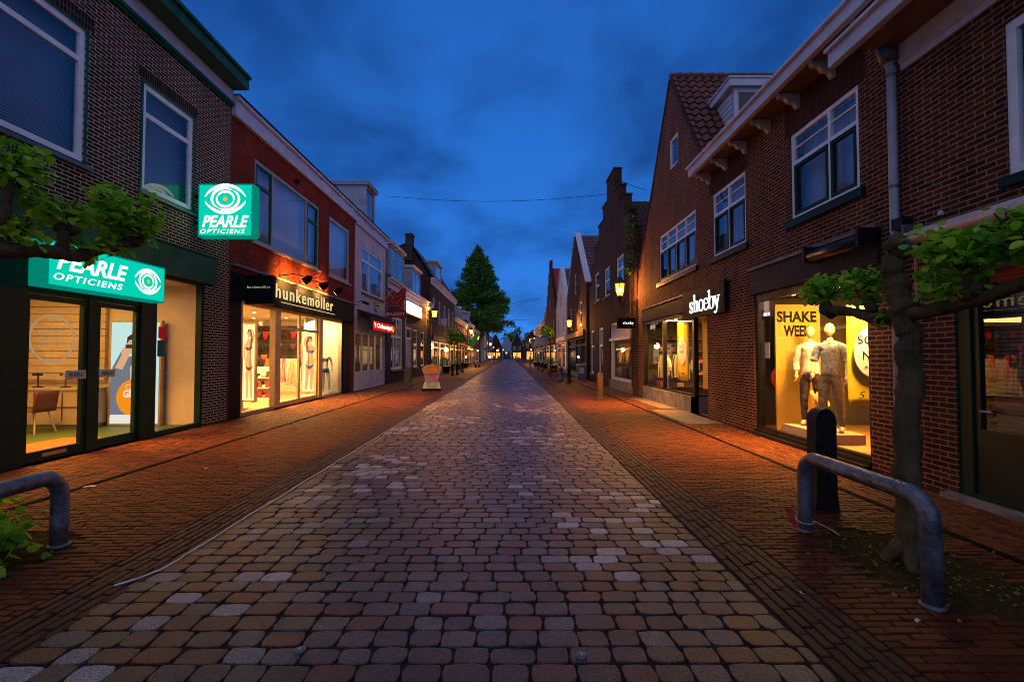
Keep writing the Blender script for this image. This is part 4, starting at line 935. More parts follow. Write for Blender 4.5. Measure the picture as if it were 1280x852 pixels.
# canopy with the lit sign
t = thing('shop_awning', (XL, 24.7, 3.2), 'small dark sloping awning above the white folding shop doors', 'awning')
mb = MB(); y0, y1 = Y3a + .35, Y3b - .1
mb.add([ML(y0, 3.72, .02), ML(y1, 3.72, .02), ML(y1, 3.42, .62), ML(y0, 3.42, .62), ML(y0, 3.68, .02), ML(y1, 3.68, .02), ML(y1, 3.38, .62), ML(y0, 3.38, .62)], [(0, 1, 2, 3), (7, 6, 5, 4), (3, 2, 6, 7), (0, 3, 7, 4), (1, 5, 6, 2), (0, 4, 5, 1)]); mb.build('canopy', BLACK, t)
fbox(MB(), ML, y0, y1, 2.78, 3.40, .56, .60).build('front_panel', GREYPAN, t)
t = thing('lit_red_sign', (XL, 24.8, 2.8), 'red lit sign with glowing script letters on the dark awning', 'sign')
RED = emit('sign_red_lit', (.60, .012, .01), 1.1)
fbox(MB(), ML, y0 + .5, y1 - .35, 2.80, 3.22, .602, .63).build('case', RED, t)
mb = MB(); write(mb, "'t Ockendspit", ML(y0 + .62, 2.86, .632), U, V, y1 - y0 - 1.5, .30, shear=.2, offset=.03, thick=.01); mb.build('writing', emit('sign_cream_lit', (1, .86, .62), 1.6), t)
mb = MB(); stroke(mb, bez((y1 - .80, 3.16), (y1 - .95, 2.85), (y1 - .45, 2.82), (y1 - .42, 3.14)), [.03 + .012 * (5 - abs(i - 5)) for i in range(11)], ML(0, 0, .632), U, V, 1, 0, t=.01); mb.build('emblem', emit('sign_yellow_lit', (1, .42, .03), 1.6), t)
t = thing('alarm_box', (XL, 25.0, 4.0), 'yellowish six-sided alarm box on the white brick wall', 'alarm')
MB().prism([(24.75, 3.98), (25.0, 3.86), (25.3, 3.92), (25.3, 4.28), (25.05, 4.42), (24.75, 4.36)], [], lambda p, q, r_: ML(p, q, .10 + r_), .10).build('case', paint('alarm_yellow', (.55, .45, .14), .5), t)
MB().lathe([(.04, 0), (.05, .05), (.01, .08)], ML(25.02, 4.12, .13), 8).build('lamp', DARK, t)
t = thing('security_camera', (XL, 22.3, 4.0), 'black wall camera at the edge of the white house', 'camera')
MB().tube([ML(22.15, 4.05, 0), ML(22.2, 4.12, .2), ML(22.2, 4.05, .3)], .02, 6).build('arm', DARK, t); MB().tube([ML(22.2, 4.05, .22), ML(22.15, 3.95, .5)], .06, 10).build('housing', BLACK, t)
# dormer
def dormer(parent, M, y0, y1, z0, z1, d0, depth, wmat=WHITE, cheek=None, over=.14):
    mb = MB(); t_ = .07
    fbox(mb, M, y0, y0 + t_, z0, z1, -depth, d0 - .0); fbox(mb, M, y1 - t_, y1, z0, z1, -depth, d0 - .0); fbox(mb, M, y0 + t_, y1 - t_, z0, z1, -depth, -depth + .05)
    dm = mb.build('dormer', cheek or wmat, parent)
    mb = MB(); fbox(mb, M, y0 - over, y1 + over, z1 + .001, z1 + .14, -depth, d0 + over); fbox(mb, M, y0 - over - .03, y1 + over + .03, z1 + .14, z1 + .18, -depth, d0 + over + .03); mb.build('dormer_roof', wmat, dm)
    window(dm, M, y0 + t_, y1 - t_, z0, z1 - .02, vs=[.5] if y1 - y0 > 1.3 else [], fmat=wmat, fw=.09, back=CURTD, d=d0 - .03)
    return dm
yd0 = onX(458, 250, XL - .55)[0]; yd1 = onX(468.5, 255, XL - .55)[0]
dormer(wh, ML, yd0, yd1, HT2 + .08, onX(458, 231, XL - .55)[1], -.55, 3.0, PLASTERB)
# rain pipe at the end
def rainpipe(parent, M, y, z0, z1, d=.08, r=.045, mat=PVC):
    MB().tube([M(y, z0, d), M(y, z1, d)], r, 10).build('rain_pipe', mat, parent, smooth=True)
rainpipe(wh, ML, Y3b + .05, 0, HT2 - .5, mat=LEAD)

# ---------- tavern with the two dormers
Y4a, Y4b = Y3b, onX(538, 440, XL)[0]; E4 = 5.95
tv = thing('grill_tavern_house', (XL, 34, 0), 'low brick house with two white dormers and a glowing sign, left side', 'building')
wA = (28.35, 31.3, .75, 3.95); wD = (32.5, 34.3, .1, 3.55); wB = (35.0, 36.4, .75, 3.5); wC = (37.8, 39.4, .75, 3.5)
facade(tv, ML, rect(Y4a + .003, Y4b, 0, E4), [wA, wD, wB, wC], B_GREY); shell(tv, ML, Y4a + .003, Y4b, E4 - .1, 9, B_GREY, gable=(4.6, 9.6))
cornice(tv, ML, Y4a + .12, Y4b, [(E4 - .50, E4 - .18, .08), (E4 - .18, E4 - .04, .22), (E4 - .04, E4 + .08, .34)], WHITE)
roof_slope(tv, [(ML(Y4a, E4 + .05, .2), ML(Y4b, E4 + .05, .2), ML(Y4b, 9.75, -4.6), ML(Y4a, 9.75, -4.6)), (ML(Y4a, E4 + .0, -9.2), ML(Y4b, E4, -9.2), ML(Y4b, 9.75, -4.6), ML(Y4a, 9.75, -4.6))], TILE_BROWN, far=True)
fo = window(tv, ML, *wA, vs=[.25, .5, .75], hs=[.62], fmat=WHITEF, fw=.14, back=CURTD, d=-.03)
mb = MB(); fbox(mb, ML, wD[0], wD[0] + .16, .1, 3.55, -.10, -.02); fbox(mb, ML, wD[1] - .16, wD[1], .1, 3.55, -.1, -.02); fbox(mb, ML, wD[0] + .16, wD[1] - .16, 3.4, 3.55, -.1, -.022); fbox(mb, ML, wD[0] + .16, wD[1] - .16, 2.7, 2.82, -.1, -.022)
mb.build('door_frame', WHITE, tv); dr = fbox(MB(), ML, wD[0] + .16, wD[1] - .16, .1, 2.7, -.12, -.06).build('door', PLASTERB, tv); MB().tube([ML(wD[1] - .3, 1.1, -.06), ML(wD[1] - .3, 1.1, 0)], .03, 8).build('handle', ALU, dr)
quad(MB(), ML, wD[0] + .16, wD[1] - .16, 2.82, 3.4, -.08).build('fanlight', G_WIN, tv)
for wv_ in (wB, wC): window(tv, ML, *wv_, hs=[.6], fmat=WHITEF, fw=.13, back=CURTD, d=-.03)
for wv_ in (wA, wB, wC): fbox(MB(), ML, wv_[0] - .06, wv_[1] + .06, wv_[2] - .1, wv_[2] - .003, -.02, .09).build('sill', STONE, tv)
for (a_, b_, z_, zz_) in ((29.6, 33.3, 6.15, 8.45), (36.2, 39.4, 6.15, 8.2)): dormer(tv, ML, a_, b_, z_, zz_, -.35, 3.5, PLASTER, PLASTERB)
fbox(MB(), ML, Y4a + .02, Y4b - .02, 0, .62, -.02, .03).build('plinth', STONE, tv) if False else None
NEON = emit('glowing_pink_white', (1.0, .62, .62), 3.2)
t = thing('glowing_box_sign', (XL, 34.4, 4.5), 'overexposed pink-white lit sign on the tavern front', 'sign')
fbox(MB(), ML, 31.9, 37.0, 4.42, 5.22, .02, .22).build('lit_box', NEON, t); fbox(MB(), ML, 31.8, 37.1, 4.34, 4.41, 0, .26).build('case', paint('red_case', (.4, .03, .03), .4), t)
write(MB(), "EETCAFE", ML(32.4, 4.62, .222), U, V, 4.1, .42, offset=.03, thick=.01).build('writing', emit('glowing_white', (1, .9, .88), 4.5), t)
# red roasting-spit sign: a red beast silhouette on an iron frame with a name board below
SRED = paint('sign_red_paint', (.42, .010, .012), .45, .15, 4); SGOLD = paint('sign_gold_line', (.55, .26, .04), .4, .1, metal=.3)
t = thing('hanging_sign', (XL, 27.1, 4.2), 'red animal shaped sign over a red name board hung from the tavern front', 'sign')
o_ = Vector((-7.0, 27.0, 4.12)); S = 1.16
body = [(.02, .62), (.10, .82), (.22, .88), (.30, .98), (.40, .80), (.62, .86), (.80, 1.08), (.98, 1.06), (1.02, .92), (.96, .80), (.98, .62), (.86, .38), (.84, .14), (.72, .12), (.66, .24), (.34, .20), (.22, .22), (.16, .12), (.10, .34), (.04, .44)]
MB().prism(body, [], lambda a, b, c: (o_.x + a * S, o_.y - c, o_.z + b * S), .06).build('animal_board', SRED, t)
mb = MB(); stroke(mb, [(x * S, y * S) for x, y in body], .03, o_ , U2, V, 1, .002, t=.008, closed=True)
stroke(mb, bez((.20, .60), (.35, .25), (.60, .30), (.78, .62)), .03, o_, U2, V, S, .003, t=.008); stroke(mb, bez((.42, .76), (.50, .60), (.68, .58), (.90, .95)), .03, o_, U2, V, S, .003, t=.008); mb.build('gold_outline', SGOLD, t)
mb = MB(); stroke(mb, [(.05, 1.02), (.42, .55)], .03, o_, U2, V, S, .012, t=.01); stroke(mb, [(.34, 1.0), (.10, .62)], .03, o_, U2, V, S, .02, t=.01); mb.build('spit_fork', ALU, t)
nb = MB().box((-7.02, 27.0, 3.70), (-5.83, 27.08, 4.10)).build('name_board', SRED, t)
write(MB(), "BRAADSPIT", (-6.94, 26.998, 3.81), U2, V, 1.02, .18, offset=.02, thick=.005).build('writing', paint('sign_cream', (.66, .6, .56), .5), nb)
MB().tube([(XL - .02, 27.04, 4.11), (-5.8, 27.04, 4.11)], .02, 6).build('bracket', DARK, t)
rainpipe(tv, ML, Y4b - .2, 0, E4 - .5, mat=LEAD); rainpipe(tv, ML, 31.85, 0, E4 - .5, mat=PVC, r=.05)
# ================================================================== RIGHT SIDE
UR = (0, -1, 0)                               # on right-side faces: u x v = -X (towards the street)
def gutterhouse():
    y0, y1 = onX(1121, 300, XR)[0] - .05, 12.32
    h = thing('gutter_fronted_shop_house', (XR, 9, 0), 'dark red brick house with white bracketed gutter over the mannequin window', 'building')
    z_e = 6.20
    wA = rectX(XR, 988.5, 1073.5, (169, 277.5), (104, 236)); wB = rectX(XR, 891.3, 932, (243, 323), (213, 304))
    ya, yb = onX(1087, 450, XR)[0], onX(943, 450, XR)[0]
    facade(h, MR, rect(y0, y1, 0, z_e + .25), [wA, wB, (ya, yb, .0, 2.84)], B_REDDARK); shell(h, MR, y0, y1, z_e, 9, B_REDDARK, back=True)
    roof_slope(h, [(MR(y0, 6.30, .45), MR(y1, 6.30, .45), MR(y1, 9.3, -4.5), MR(y0, 9.3, -4.5)), (MR(y0, 6.2, -9.1), MR(y1, 6.2, -9.1), MR(y1, 9.3, -4.5), MR(y0, 9.3, -4.5))], TILE_BROWN, far=True)
    mb = MB(); fbox(mb, MR, y0 - .55, y1 - .18, z_e - .04, z_e - .005, -.02, .40); mb.build('soffit', WOODB, h)
    mb = MB(); fbox(mb, MR, y0 - .55, y1 - .10, z_e - .07, z_e + .12, .40, .50); fbox(mb, MR, y0 - .55, y1 - .08, z_e + .121, z_e + .18, .34, .56); g = mb.build('gutter', WHITE, h); bevel(g, .012)
    for k in range(7):
        yy = y0 + .30 + k * (y1 - y0 - .55) / 6
        mb = MB(); f2 = lambda a, b, c, yy=yy: MR(yy + c, b, a)
        mb.prism([(0, z_e - .30), (.05, z_e - .30), (.10, z_e - .22), (.20, z_e - .20), (.25, z_e - .13), (.36, z_e - .12), (.38, z_e - .045), (0, z_e - .045)], [], f2, .09); mb.build('bracket', CREAM, h)
    for wv in (wA, wB):
        window(h, MR, *wv, vs=[.5 if wv is wB else .40], hs=[.655], rails=[.83], fmat=WHITEF, fw=.075, back=CURT, d=-.02, inner=DGREEN)
        fbox(MB(), MR, wv[0] - .12, wv[1] + .12, wv[2] - .13, wv[2] - .003, -.02, .07).build('sill', DGREEN, h)
        fbox(MB(), MR, wv[0] - .15, wv[1] + .15, wv[3] + .005, z_e - .06, -.02, .004).build('lintel', B_SOLD2, h)
    # shop front
    bevel(fbox(MB(), MR, ya - .25, yb + .02, 2.845, 3.33, -.02, .06).build('fascia', GREYPAN, h), .005)
    fbox(MB(), MR, ya - .28, yb + .04, 3.335, 3.38, -.02, .10).build('flashing', LEAD, h)
    mb = MB(); fbox(mb, MR, ya, ya + .06, .12, 2.84, -.14, -.03); fbox(mb, MR, yb - .16, yb, .12, 2.84, -.14, -.03); fbox(mb, MR, ya + .06, yb - .16, .12, .17, -.14, -.032); fbox(mb, MR, ya + .06, yb - .16, 2.70, 2.84, -.14, -.032); mb.build('shopfront_frame', DARK, h)
    mb = MB(); fbox(mb, MR, ya, yb, 0, .06, -.14, .10); fbox(mb, MR, ya, yb, .06, .12, -.14, .02); mb.build('sill_step', DARK, h)
    quad(MB(), MR, ya + .03, yb - .1, .14, 2.75, -.08).build('shop_window', G_SHOP, h)
    interior(h, XR + .15, XR + 4.2, y0 + .3, yb + .3, .13, 2.82, ROOM_D, paint('room_floor_wood', (.45, .26, .10), .4, .12, 2, stretch=(1, 6, 1)), ROOM_D)
    ceiling_spots(h, [(XR + .55, y_) for y_ in (7.2, 8.0, 8.8, 9.5)], 2.80, .05)
    return h, y0, y1, ya, yb
gh, gy0, gy1, sya, syb = gutterhouse()
lamp_area((XR + .45, 7.3, 2.75), .35, 165, (1.0, .58, .17), (XR + .75, 8.8, .9), .6, 120)
lamp_area((XR + .35, 8.4, 2.76), .35, 130, (1.0, .58, .17), (XR + .5, 8.5, 0), 2.6)
lamp_area((XR + .35, 8.4, 2.70), .35, 230, (1.0, .34, .04), (XR - .5, 8.6, 0), 2.8, 100)  # extra lamp tilted at the street, added for the spill on the paving
# the retracted dark awning box over it
t = thing('awning_cassette', (XR, 7.3, 3.2), 'dark retracted awning box above the mannequin window', 'awning')
mb = MB(); mb.tube([MR(6.55, 3.18, .22), MR(7.7, 3.18, .22)], .09, 12); mb.build('roller', DARK, t, smooth=True)
mb = MB(); fbox(mb, MR, 6.5, 6.55, 3.08, 3.34, .0, .32); mb.build('bracket', DARK, t); fbox(MB(), MR, 7.7, 7.75, 3.08, 3.34, .0, .32).build('bracket', DARK, t)

# yellow boards and banners in the window
YEL = paint('yellow_banner', (.78, .52, .02), .6, .04, 2, .1); YELD = paint('yellow_panel', (.40, .27, .04), .6, .05, 2)
t = thing('sale_panel', (XR + .6, 9.5, .13), 'tall mustard panel reading SHAKE WEEK behind the two mannequins', 'panel')
MB().box((XR + .17, 9.46, .15), (XR + 1.05, 9.50, 2.60)).build('board', YELD, t)
mb = MB(); write(mb, "SHAKE", (XR + .20, 9.458, 2.25), U2, V, .78, .22, offset=.035, thick=.003); write(mb, "WEEK", (XR + .33, 9.458, 1.97), U2, V, .54, .22, offset=.035, thick=.003); mb.build('writing', BLACK, t)
t = thing('hanging_banner', (XR + .7, 7.55, .8), 'bright yellow banner with a white disc in the mannequin window', 'banner')
n_ = 12; vs = []
for j in range(13):
    for i in range(n_ + 1):
        u_ = i / n_; v_ = j / 12; vs.append((XR + .30 + u_ * .85, 7.62 + .025 * math.sin(u_ * 5 + v_ * 3), .78 + v_ * 1.60 + .03 * (1 - v_) * math.sin(u_ * 6)))
bo = MB().add(vs, [(j * 13 + i, j * 13 + i + 1, (j + 1) * 13 + i + 1, (j + 1) * 13 + i) for j in range(12) for i in range(12)]).build('cloth', YEL, t, smooth=True); bo.modifiers.new('t', 'SOLIDIFY').thickness = .006
mb = MB(); flat(mb, (XR + .30, 7.575, .78), U2, V, ell(.42, .88, .36, .42, 36)); mb.build('disc', FABW, t)
mb = MB(); o_ = (XR + .30, 7.572, .78); write(mb, "SOON", (XR + .42, 7.57, 1.78), U2, V, .62, .13, thick=.002); write(mb, "NEW", (XR + .50, 7.57, 1.53), U2, V, .44, .13, thick=.002); write(mb, "ARRIVALS", (XR + .52, 7.57, 1.40), U2, V, .40, .04, thick=.002); write(mb, "5 dagen", (XR + .42, 7.57, .90), U2, V, .62, .13, thick=.002, shear=.2); mb.build('writing', BLACK, t)
MB().tube([(XR + .28, 7.62, 2.38), (XR + 1.17, 7.62, 2.38)], .012, 6).build('rod', ALU, t)
t = thing('lit_word_strip', (XR + .3, 9.35, 2.4), 'small pinkish white lit letters near the window top beside the mustard panel', 'sign')
fbox(MB(), MR, 9.55, 9.80, 2.36, 2.50, -.14, -.12).build('case', DARK, t); write(MB(), "FINAL HRS", MR(9.79, 2.39, -.119), UR, V, .235, .07, offset=.02, thick=.004).build('writing', emit('pink_white_letters', (1, .75, .72), 1.6), t)
t = thing('life_ring', (XR + .35, 9.7, 1.1), 'orange-red ring on the dark side post of the mannequin window', 'ring')
MB().tube([(XR + .30 + .10 * math.cos(a), 9.62 , 1.15 + .17 * math.sin(a)) for a in [2 * math.pi * k / 20 for k in range(21)]], .045, 8).build('ring', paint('ring_red', (.55, .05, .015), .4), t, smooth=True)
t = thing('fire_extinguisher', (XR + .3, 9.62, .13), 'red fire extinguisher standing at the dark side post under the ring', 'extinguisher')
MB().lathe([(.05, 0), (.055, .02), (.055, .36), (.03, .42), (.02, .45)], (XR + .30, 9.62, .13), 14).build('cylinder', MATS['ring_red'], t, smooth=True); MB().tube([(XR + .30, 9.62, .57), (XR + .30, 9.60, .62), (XR + .36, 9.60, .63)], .014, 6).build('valve', BLACK, t)
t = thing('paper_notice', (XR + .08, 9.72, 1.7), 'white paper notice on the glass left of the mannequins', 'notice')
fbox(MB(), MR, 9.52, 9.70, 1.55, 1.86, -.086, -.083).build('sheet', FABW, t)
t = thing('display_plinth', (XR + .6, 8.6, .13), 'low pale plinth under the two mannequins', 'plinth')
bevel(MB().box((XR + .20, 7.95, .13), (XR + .80, 9.30, .30)).build('block', paint('plinth_cream', (.55, .46, .32), .5, .05), t), .006)
t = thing('dried_plant', (XR + .75, 8.9, .30), 'pale dried plant in a pot between the mannequins', 'plant')
MB().lathe([(.07, 0), (.10, .04), (.11, .16), (.09, .2)], (XR + .62, 8.85, .30), 12).build('pot', paint('terracotta', (.45, .16, .05), .6), t, smooth=True)
mb = MB()
for k in range(26):
    a = rnd.uniform(0, 6.28); r_ = rnd.uniform(.02, .14); hh = rnd.uniform(.2, .42); bx_, by_ = XR + .62, 8.85
    p0 = (bx_, by_, .5); p1 = (bx_ + r_ * math.cos(a), by_ + r_ * math.sin(a), .5 + hh); mb.tube([p0, p1], .006, 4)
    mb.add([(p1[0] - .03, p1[1], p1[2]), (p1[0], p1[1] - .02, p1[2] - .05), (p1[0] + .03, p1[1], p1[2]), (p1[0], p1[1] + .02, p1[2] + .06)], [(0, 1, 2, 3)])
mb.build('stems', paint('dried_stems', (.50, .38, .16), .8), t)
# dim shelves behind
for k, (xx, y0_, y1_) in enumerate(((3.9, 7.0, 9.2),)):
    t = thing('shelving', (XR + xx, 8, .13), 'dark wall shelving deep inside behind the mannequins', 'shelves')
    mb = MB(); [mb.box((XR + xx - .3, y0_, z_), (XR + xx + .2, y1_, z_ + .03)) for z_ in (.6, 1.1, 1.6, 2.1)]; mb.build('shelf', WOODB, t)
    for q in range(22): 
        z_ = rnd.choice((.63, 1.13, 1.63, 2.13)); y_ = rnd.uniform(y0_ + .05, y1_ - .3); MB().box((XR + xx - .28, y_, z_), (XR + xx, y_ + .24, z_ + rnd.uniform(.05, .22))).build('folded_clothes', rnd.choice(gm), t)

# ---------- mannequins
def skin(name, joints, edges, mat, parent, lv=2, off=(0, 0, 0)):
    me = bpy.data.meshes.new(name); me.from_pydata([tuple(Vector(j[0]) + Vector(off)) for j in joints], edges, [])
    o = bpy.data.objects.new(name, me); COL.objects.link(o)
    m = o.modifiers.new('s', 'SKIN'); m.use_smooth_shade = True
    for i, j in enumerate(joints):
        sv = me.skin_vertices[0].data[i]; r_ = j[1]; sv.radius = (r_, r_) if not isinstance(r_, tuple) else r_; sv.use_root = (i == 0)
    ss = o.modifiers.new('u', 'SUBSURF'); ss.levels = lv; ss.render_levels = lv
    dg = bpy.context.evaluated_depsgraph_get(); dg.update()
    m2 = bpy.data.meshes.new_from_object(o.evaluated_get(dg)); bpy.data.objects.remove(o)
    o = bpy.data.objects.new(name, m2); COL.objects.link(o); m2.materials.clear(); m2.materials.append(mat)
    m2.polygons.foreach_set('use_smooth', [True] * len(m2.polygons))
    if parent: o.parent = parent; o.matrix_parent_inverse = Matrix()
    return o
def head_mesh(mb, c, s=1.0, yaw=0.0, n=20, m=14):
    """bald head with brow, nose, mouth and chin; c = centre, faces -Y before yaw."""
    vs = []
    for j in range(m + 1):
        ph = math.pi * j / m
        for i in range(n):
            th = 2 * math.pi * i / n
            x = .076 * math.sin(ph) * math.sin(th); y = -.098 * math.sin(ph) * math.cos(th); z = .118 * math.cos(ph)
            if z < -.02: k = (-z - .02) / .1; x *= 1 - .45 * k; y = y * (1 - .30 * k) - .012 * k
            fr = max(0, math.cos(th)) ** 8
            if -.035 < z < .03: y -= .024 * fr ** 2 * (1 - abs(z + .012) / .045 if abs(z + .012) < .045 else 0)
            ex = abs(abs(th if th < math.pi else 2 * math.pi - th) - .42)
            if abs(z - .018) < .022 and ex < .3: y += .012
            if abs(z + .058) < .012 and fr > .5: y -= .006
            vs.append((x, y, z))
    cs, sn = math.cos(yaw), math.sin(yaw)
    vs = [(c[0] + s * (x * cs - y * sn), c[1] + s * (x * sn + y * cs), c[2] + s * z) for x, y, z in vs]
    fs = [(j * n + i, j * n + (i + 1) % n, (j + 1) * n + (i + 1) % n, (j + 1) * n + i) for j in range(m) for i in range(n)]
    return mb.add(vs, fs)
def garment_from(body, name, sel, off, mat, parent, wrinkle=.005):
    """cloth lying over the body: the covered faces, moved outwards, with folds and a turned hem."""
    me = body.data; keep = [p for p in me.polygons if sel(p.center)]
    idx = {}; vs = []; fs = []
    for p in keep:
        f = []
        for i in p.vertices:
            if i not in idx:
                v = me.vertices[i]; idx[i] = len(vs); c = v.co
                w_ = wrinkle * (math.sin(c.z * 46 + c.x * 21) + .7 * math.sin(c.z * 83 - c.y * 60 + c.x * 35)); vs.append(tuple(c + v.normal * (off + w_)))
            f.append(idx[i])
        fs.append(tuple(f))
    m2 = bpy.data.meshes.new(name); m2.from_pydata(vs, [], fs); m2.materials.append(mat); m2.polygons.foreach_set('use_smooth', [True] * len(fs))
    o = bpy.data.objects.new(name, m2); COL.objects.link(o); o.parent = parent
    sf_ = o.modifiers.new('t', 'SOLIDIFY'); sf_.thickness = .006; sf_.offset = -1
    return o
MANN = paint('mannequin_skin', (.70, .47, .26), .35, .04, 3)
def hand(mb, p, dirv, side, s=1.0):
    """palm with four fingers of different length and a thumb, slightly curled."""
    p = Vector(p); d = Vector(dirv).normalized(); sd = Vector(side).normalized(); nn = d.cross(sd)
    mb.tube([p, p + d * .04 * s, p + d * .085 * s], [.026 * s, .036 * s, .032 * s], 8)
    for k, ln in enumerate((.070, .080, .074, .058)):
        b = p + d * .075 * s + sd * (k - 1.5) * .017 * s
        mb.tube([b, b + d * ln * .5 * s + nn * .006, b + d * ln * .9 * s + nn * .022 * s], [.0095 * s, .0085 * s, .006 * s], 6)
    b = p + d * .02 * s - sd * .026 * s
    mb.tube([b, b + d * .03 * s - sd * .020 * s, b + d * .062 * s - sd * .022 * s + nn * .01], [.012 * s, .010 * s, .007 * s], 6)
def man(base, label, rot, shirt, trous, shortsleeve, lean, head_yaw, armL, armR):
    x0, y0, z0 = base
    t = thing('mannequin', base, label, 'mannequin', 'mannequins in the shop windows')
    cs, sn = math.cos(rot), math.sin(rot)
    def P(x, y, z): x = x + lean * z; return (x * cs - y * sn, x * sn + y * cs, z)
    pelvis = P(0, 0, .98)
    # body: one continuous skinned figure
    J = [(P(0, 0, 1.02), (.128, .10)), (P(0, .0, 1.17), (.120, .09)), (P(0, .0, 1.34), (.150, .10)), (P(0, .01, 1.46), (.10, .07)), (P(0, 0, 1.56), .048), (P(0, -.01, 1.62), .045),
         (P(-.185, 0, 1.44), .058), (P(*armL[0]), .043), (P(*armL[1]), .030), (P(.185, 0, 1.44), .058), (P(*armR[0]), .043), (P(*armR[1]), .030),
         (P(-.10, 0, .82), .086), (P(-.115, -.03, .50), .058), (P(-.12, .0, .10), .036), (P(.10, 0, .82), .086), (P(.125, -.01, .50), .058), (P(.15, .02, .10), .036)]
    E = [(0, 1), (1, 2), (2, 3), (3, 4), (4, 5), (3, 6), (6, 7), (7, 8), (3, 9), (9, 10), (10, 11), (0, 12), (12, 13), (13, 14), (0, 15), (15, 16), (16, 17)]
    body = skin('body', J, E, MANN, t)
    wr = [Vector(P(*armL[1])), Vector(P(*armR[1]))]; el = [Vector(P(*armL[0])), Vector(P(*armR[0]))]; shd = [Vector(J[6][0]), Vector(J[9][0])]
    def loc(v): x, y = v.x * cs + v.y * sn, -v.x * sn + v.y * cs; return x - lean * v.z, y, v.z
    def shirt_sel(v):
        x, y, z = loc(v)
        if z > 1.535: return False
        if abs(x) < .175 and z > .95: return True
        if shortsleeve: return z > 1.0 and min((v - q).length for q in shd) < .25 and abs(x) > .12
        return z > .9 and abs(x) > .12 and min((v - q).length for q in wr) > .085 and (min((v - q).length for q in el) < .32)
    garment_from(body, 'shirt', shirt_sel, .020, shirt, t, .0035)
    garment_from(body, 'trousers', lambda v: .10 < loc(v)[2] < .99 and abs(loc(v)[0]) < (.20 if loc(v)[2] < .9 else .165), .014, trous, t, .0035)
    mb = MB(); hc = Vector(P(0, -.02, 1.735)); head_mesh(mb, hc + Vector(base), 1.0, rot + head_yaw)
    for a in (armL, armR):
        q0, q1 = Vector(P(*a[0])), Vector(P(*a[1])); d = q1 - q0; hand(mb, Vector(base) + q1 + d.normalized() * -.005, d, d.cross(Vector((1, 0, 0))), 1.0)
    hb = mb.build('head_and_hands', MANN, t, smooth=True)
    import bmesh
    bm = bmesh.new(); bm.from_mesh(body.data); bm.from_mesh(hb.data); bm.to_mesh(body.data); bm.free(); bpy.data.objects.remove(hb)
    bc = Vector(base)
    cpt = [Vector(P(.066 * math.cos(a), .058 * math.sin(a) - .006, 1.535 + .012 * math.sin(a))) + bc for a in [2 * math.pi * k / 14 for k in range(15)]]
    MB().tube(cpt, .015, 6).build('collar', shirt, t, smooth=True)
    for k in range(5): q = Vector(P(0, -.122, 1.08 + k * .08)) + bc; MB().tube([q, q + Vector(P(0, -.010, 0)) - Vector((lean * 0, 0, 0))], .007, 6).build('button', FABW, t) if not shortsleeve or k > 2 else None
    for (xx, yy) in ((-.12, 0), (.15, .02)):
        q = [Vector(P(xx, yy + .05, .045)), Vector(P(xx, yy - .04, .055)), Vector(P(xx * 1.05, yy - .13, .040)), Vector(P(xx * 1.05, yy - .19, .030))]
        MB().tube([v + bc for v in q], [.040, .046, .042, .026], 10).build('shoe', FABW, t, smooth=True)
    return t
SHIRT1 = paint('pale_pink_shirt', (.74, .68, .62), .85, .10, 12, .8, bscale=22); SHIRT2 = paint('grey_blue_polo', (.20, .23, .31), .85, .30, 20, .9, bscale=22)
JEANS = paint('dark_jeans', (.035, .035, .045), .85, .3, 14, .9, bscale=24); CHINO = paint('grey_chinos', (.15, .135, .115), .85, .2, 14, .9, bscale=20)
man((XR + .60, 9.05, .30), 'mannequin in a pale long-sleeved shirt and dark jeans, behind the other', R(-38), SHIRT1, JEANS, False, .0, R(-12), [(-.235, .03, 1.18), (-.225, -.10, .94)], [(.23, .05, 1.2), (.22, -.07, .95)])
man((XR + .47, 8.30, .30), 'mannequin in a grey-blue polo and grey chinos, nearest the glass', R(-42), SHIRT2, CHINO, True, .0, R(-14), [(-.24, -.03, 1.19), (-.23, -.20, .99)], [(.24, .05, 1.19), (.235, -.04, .94)])
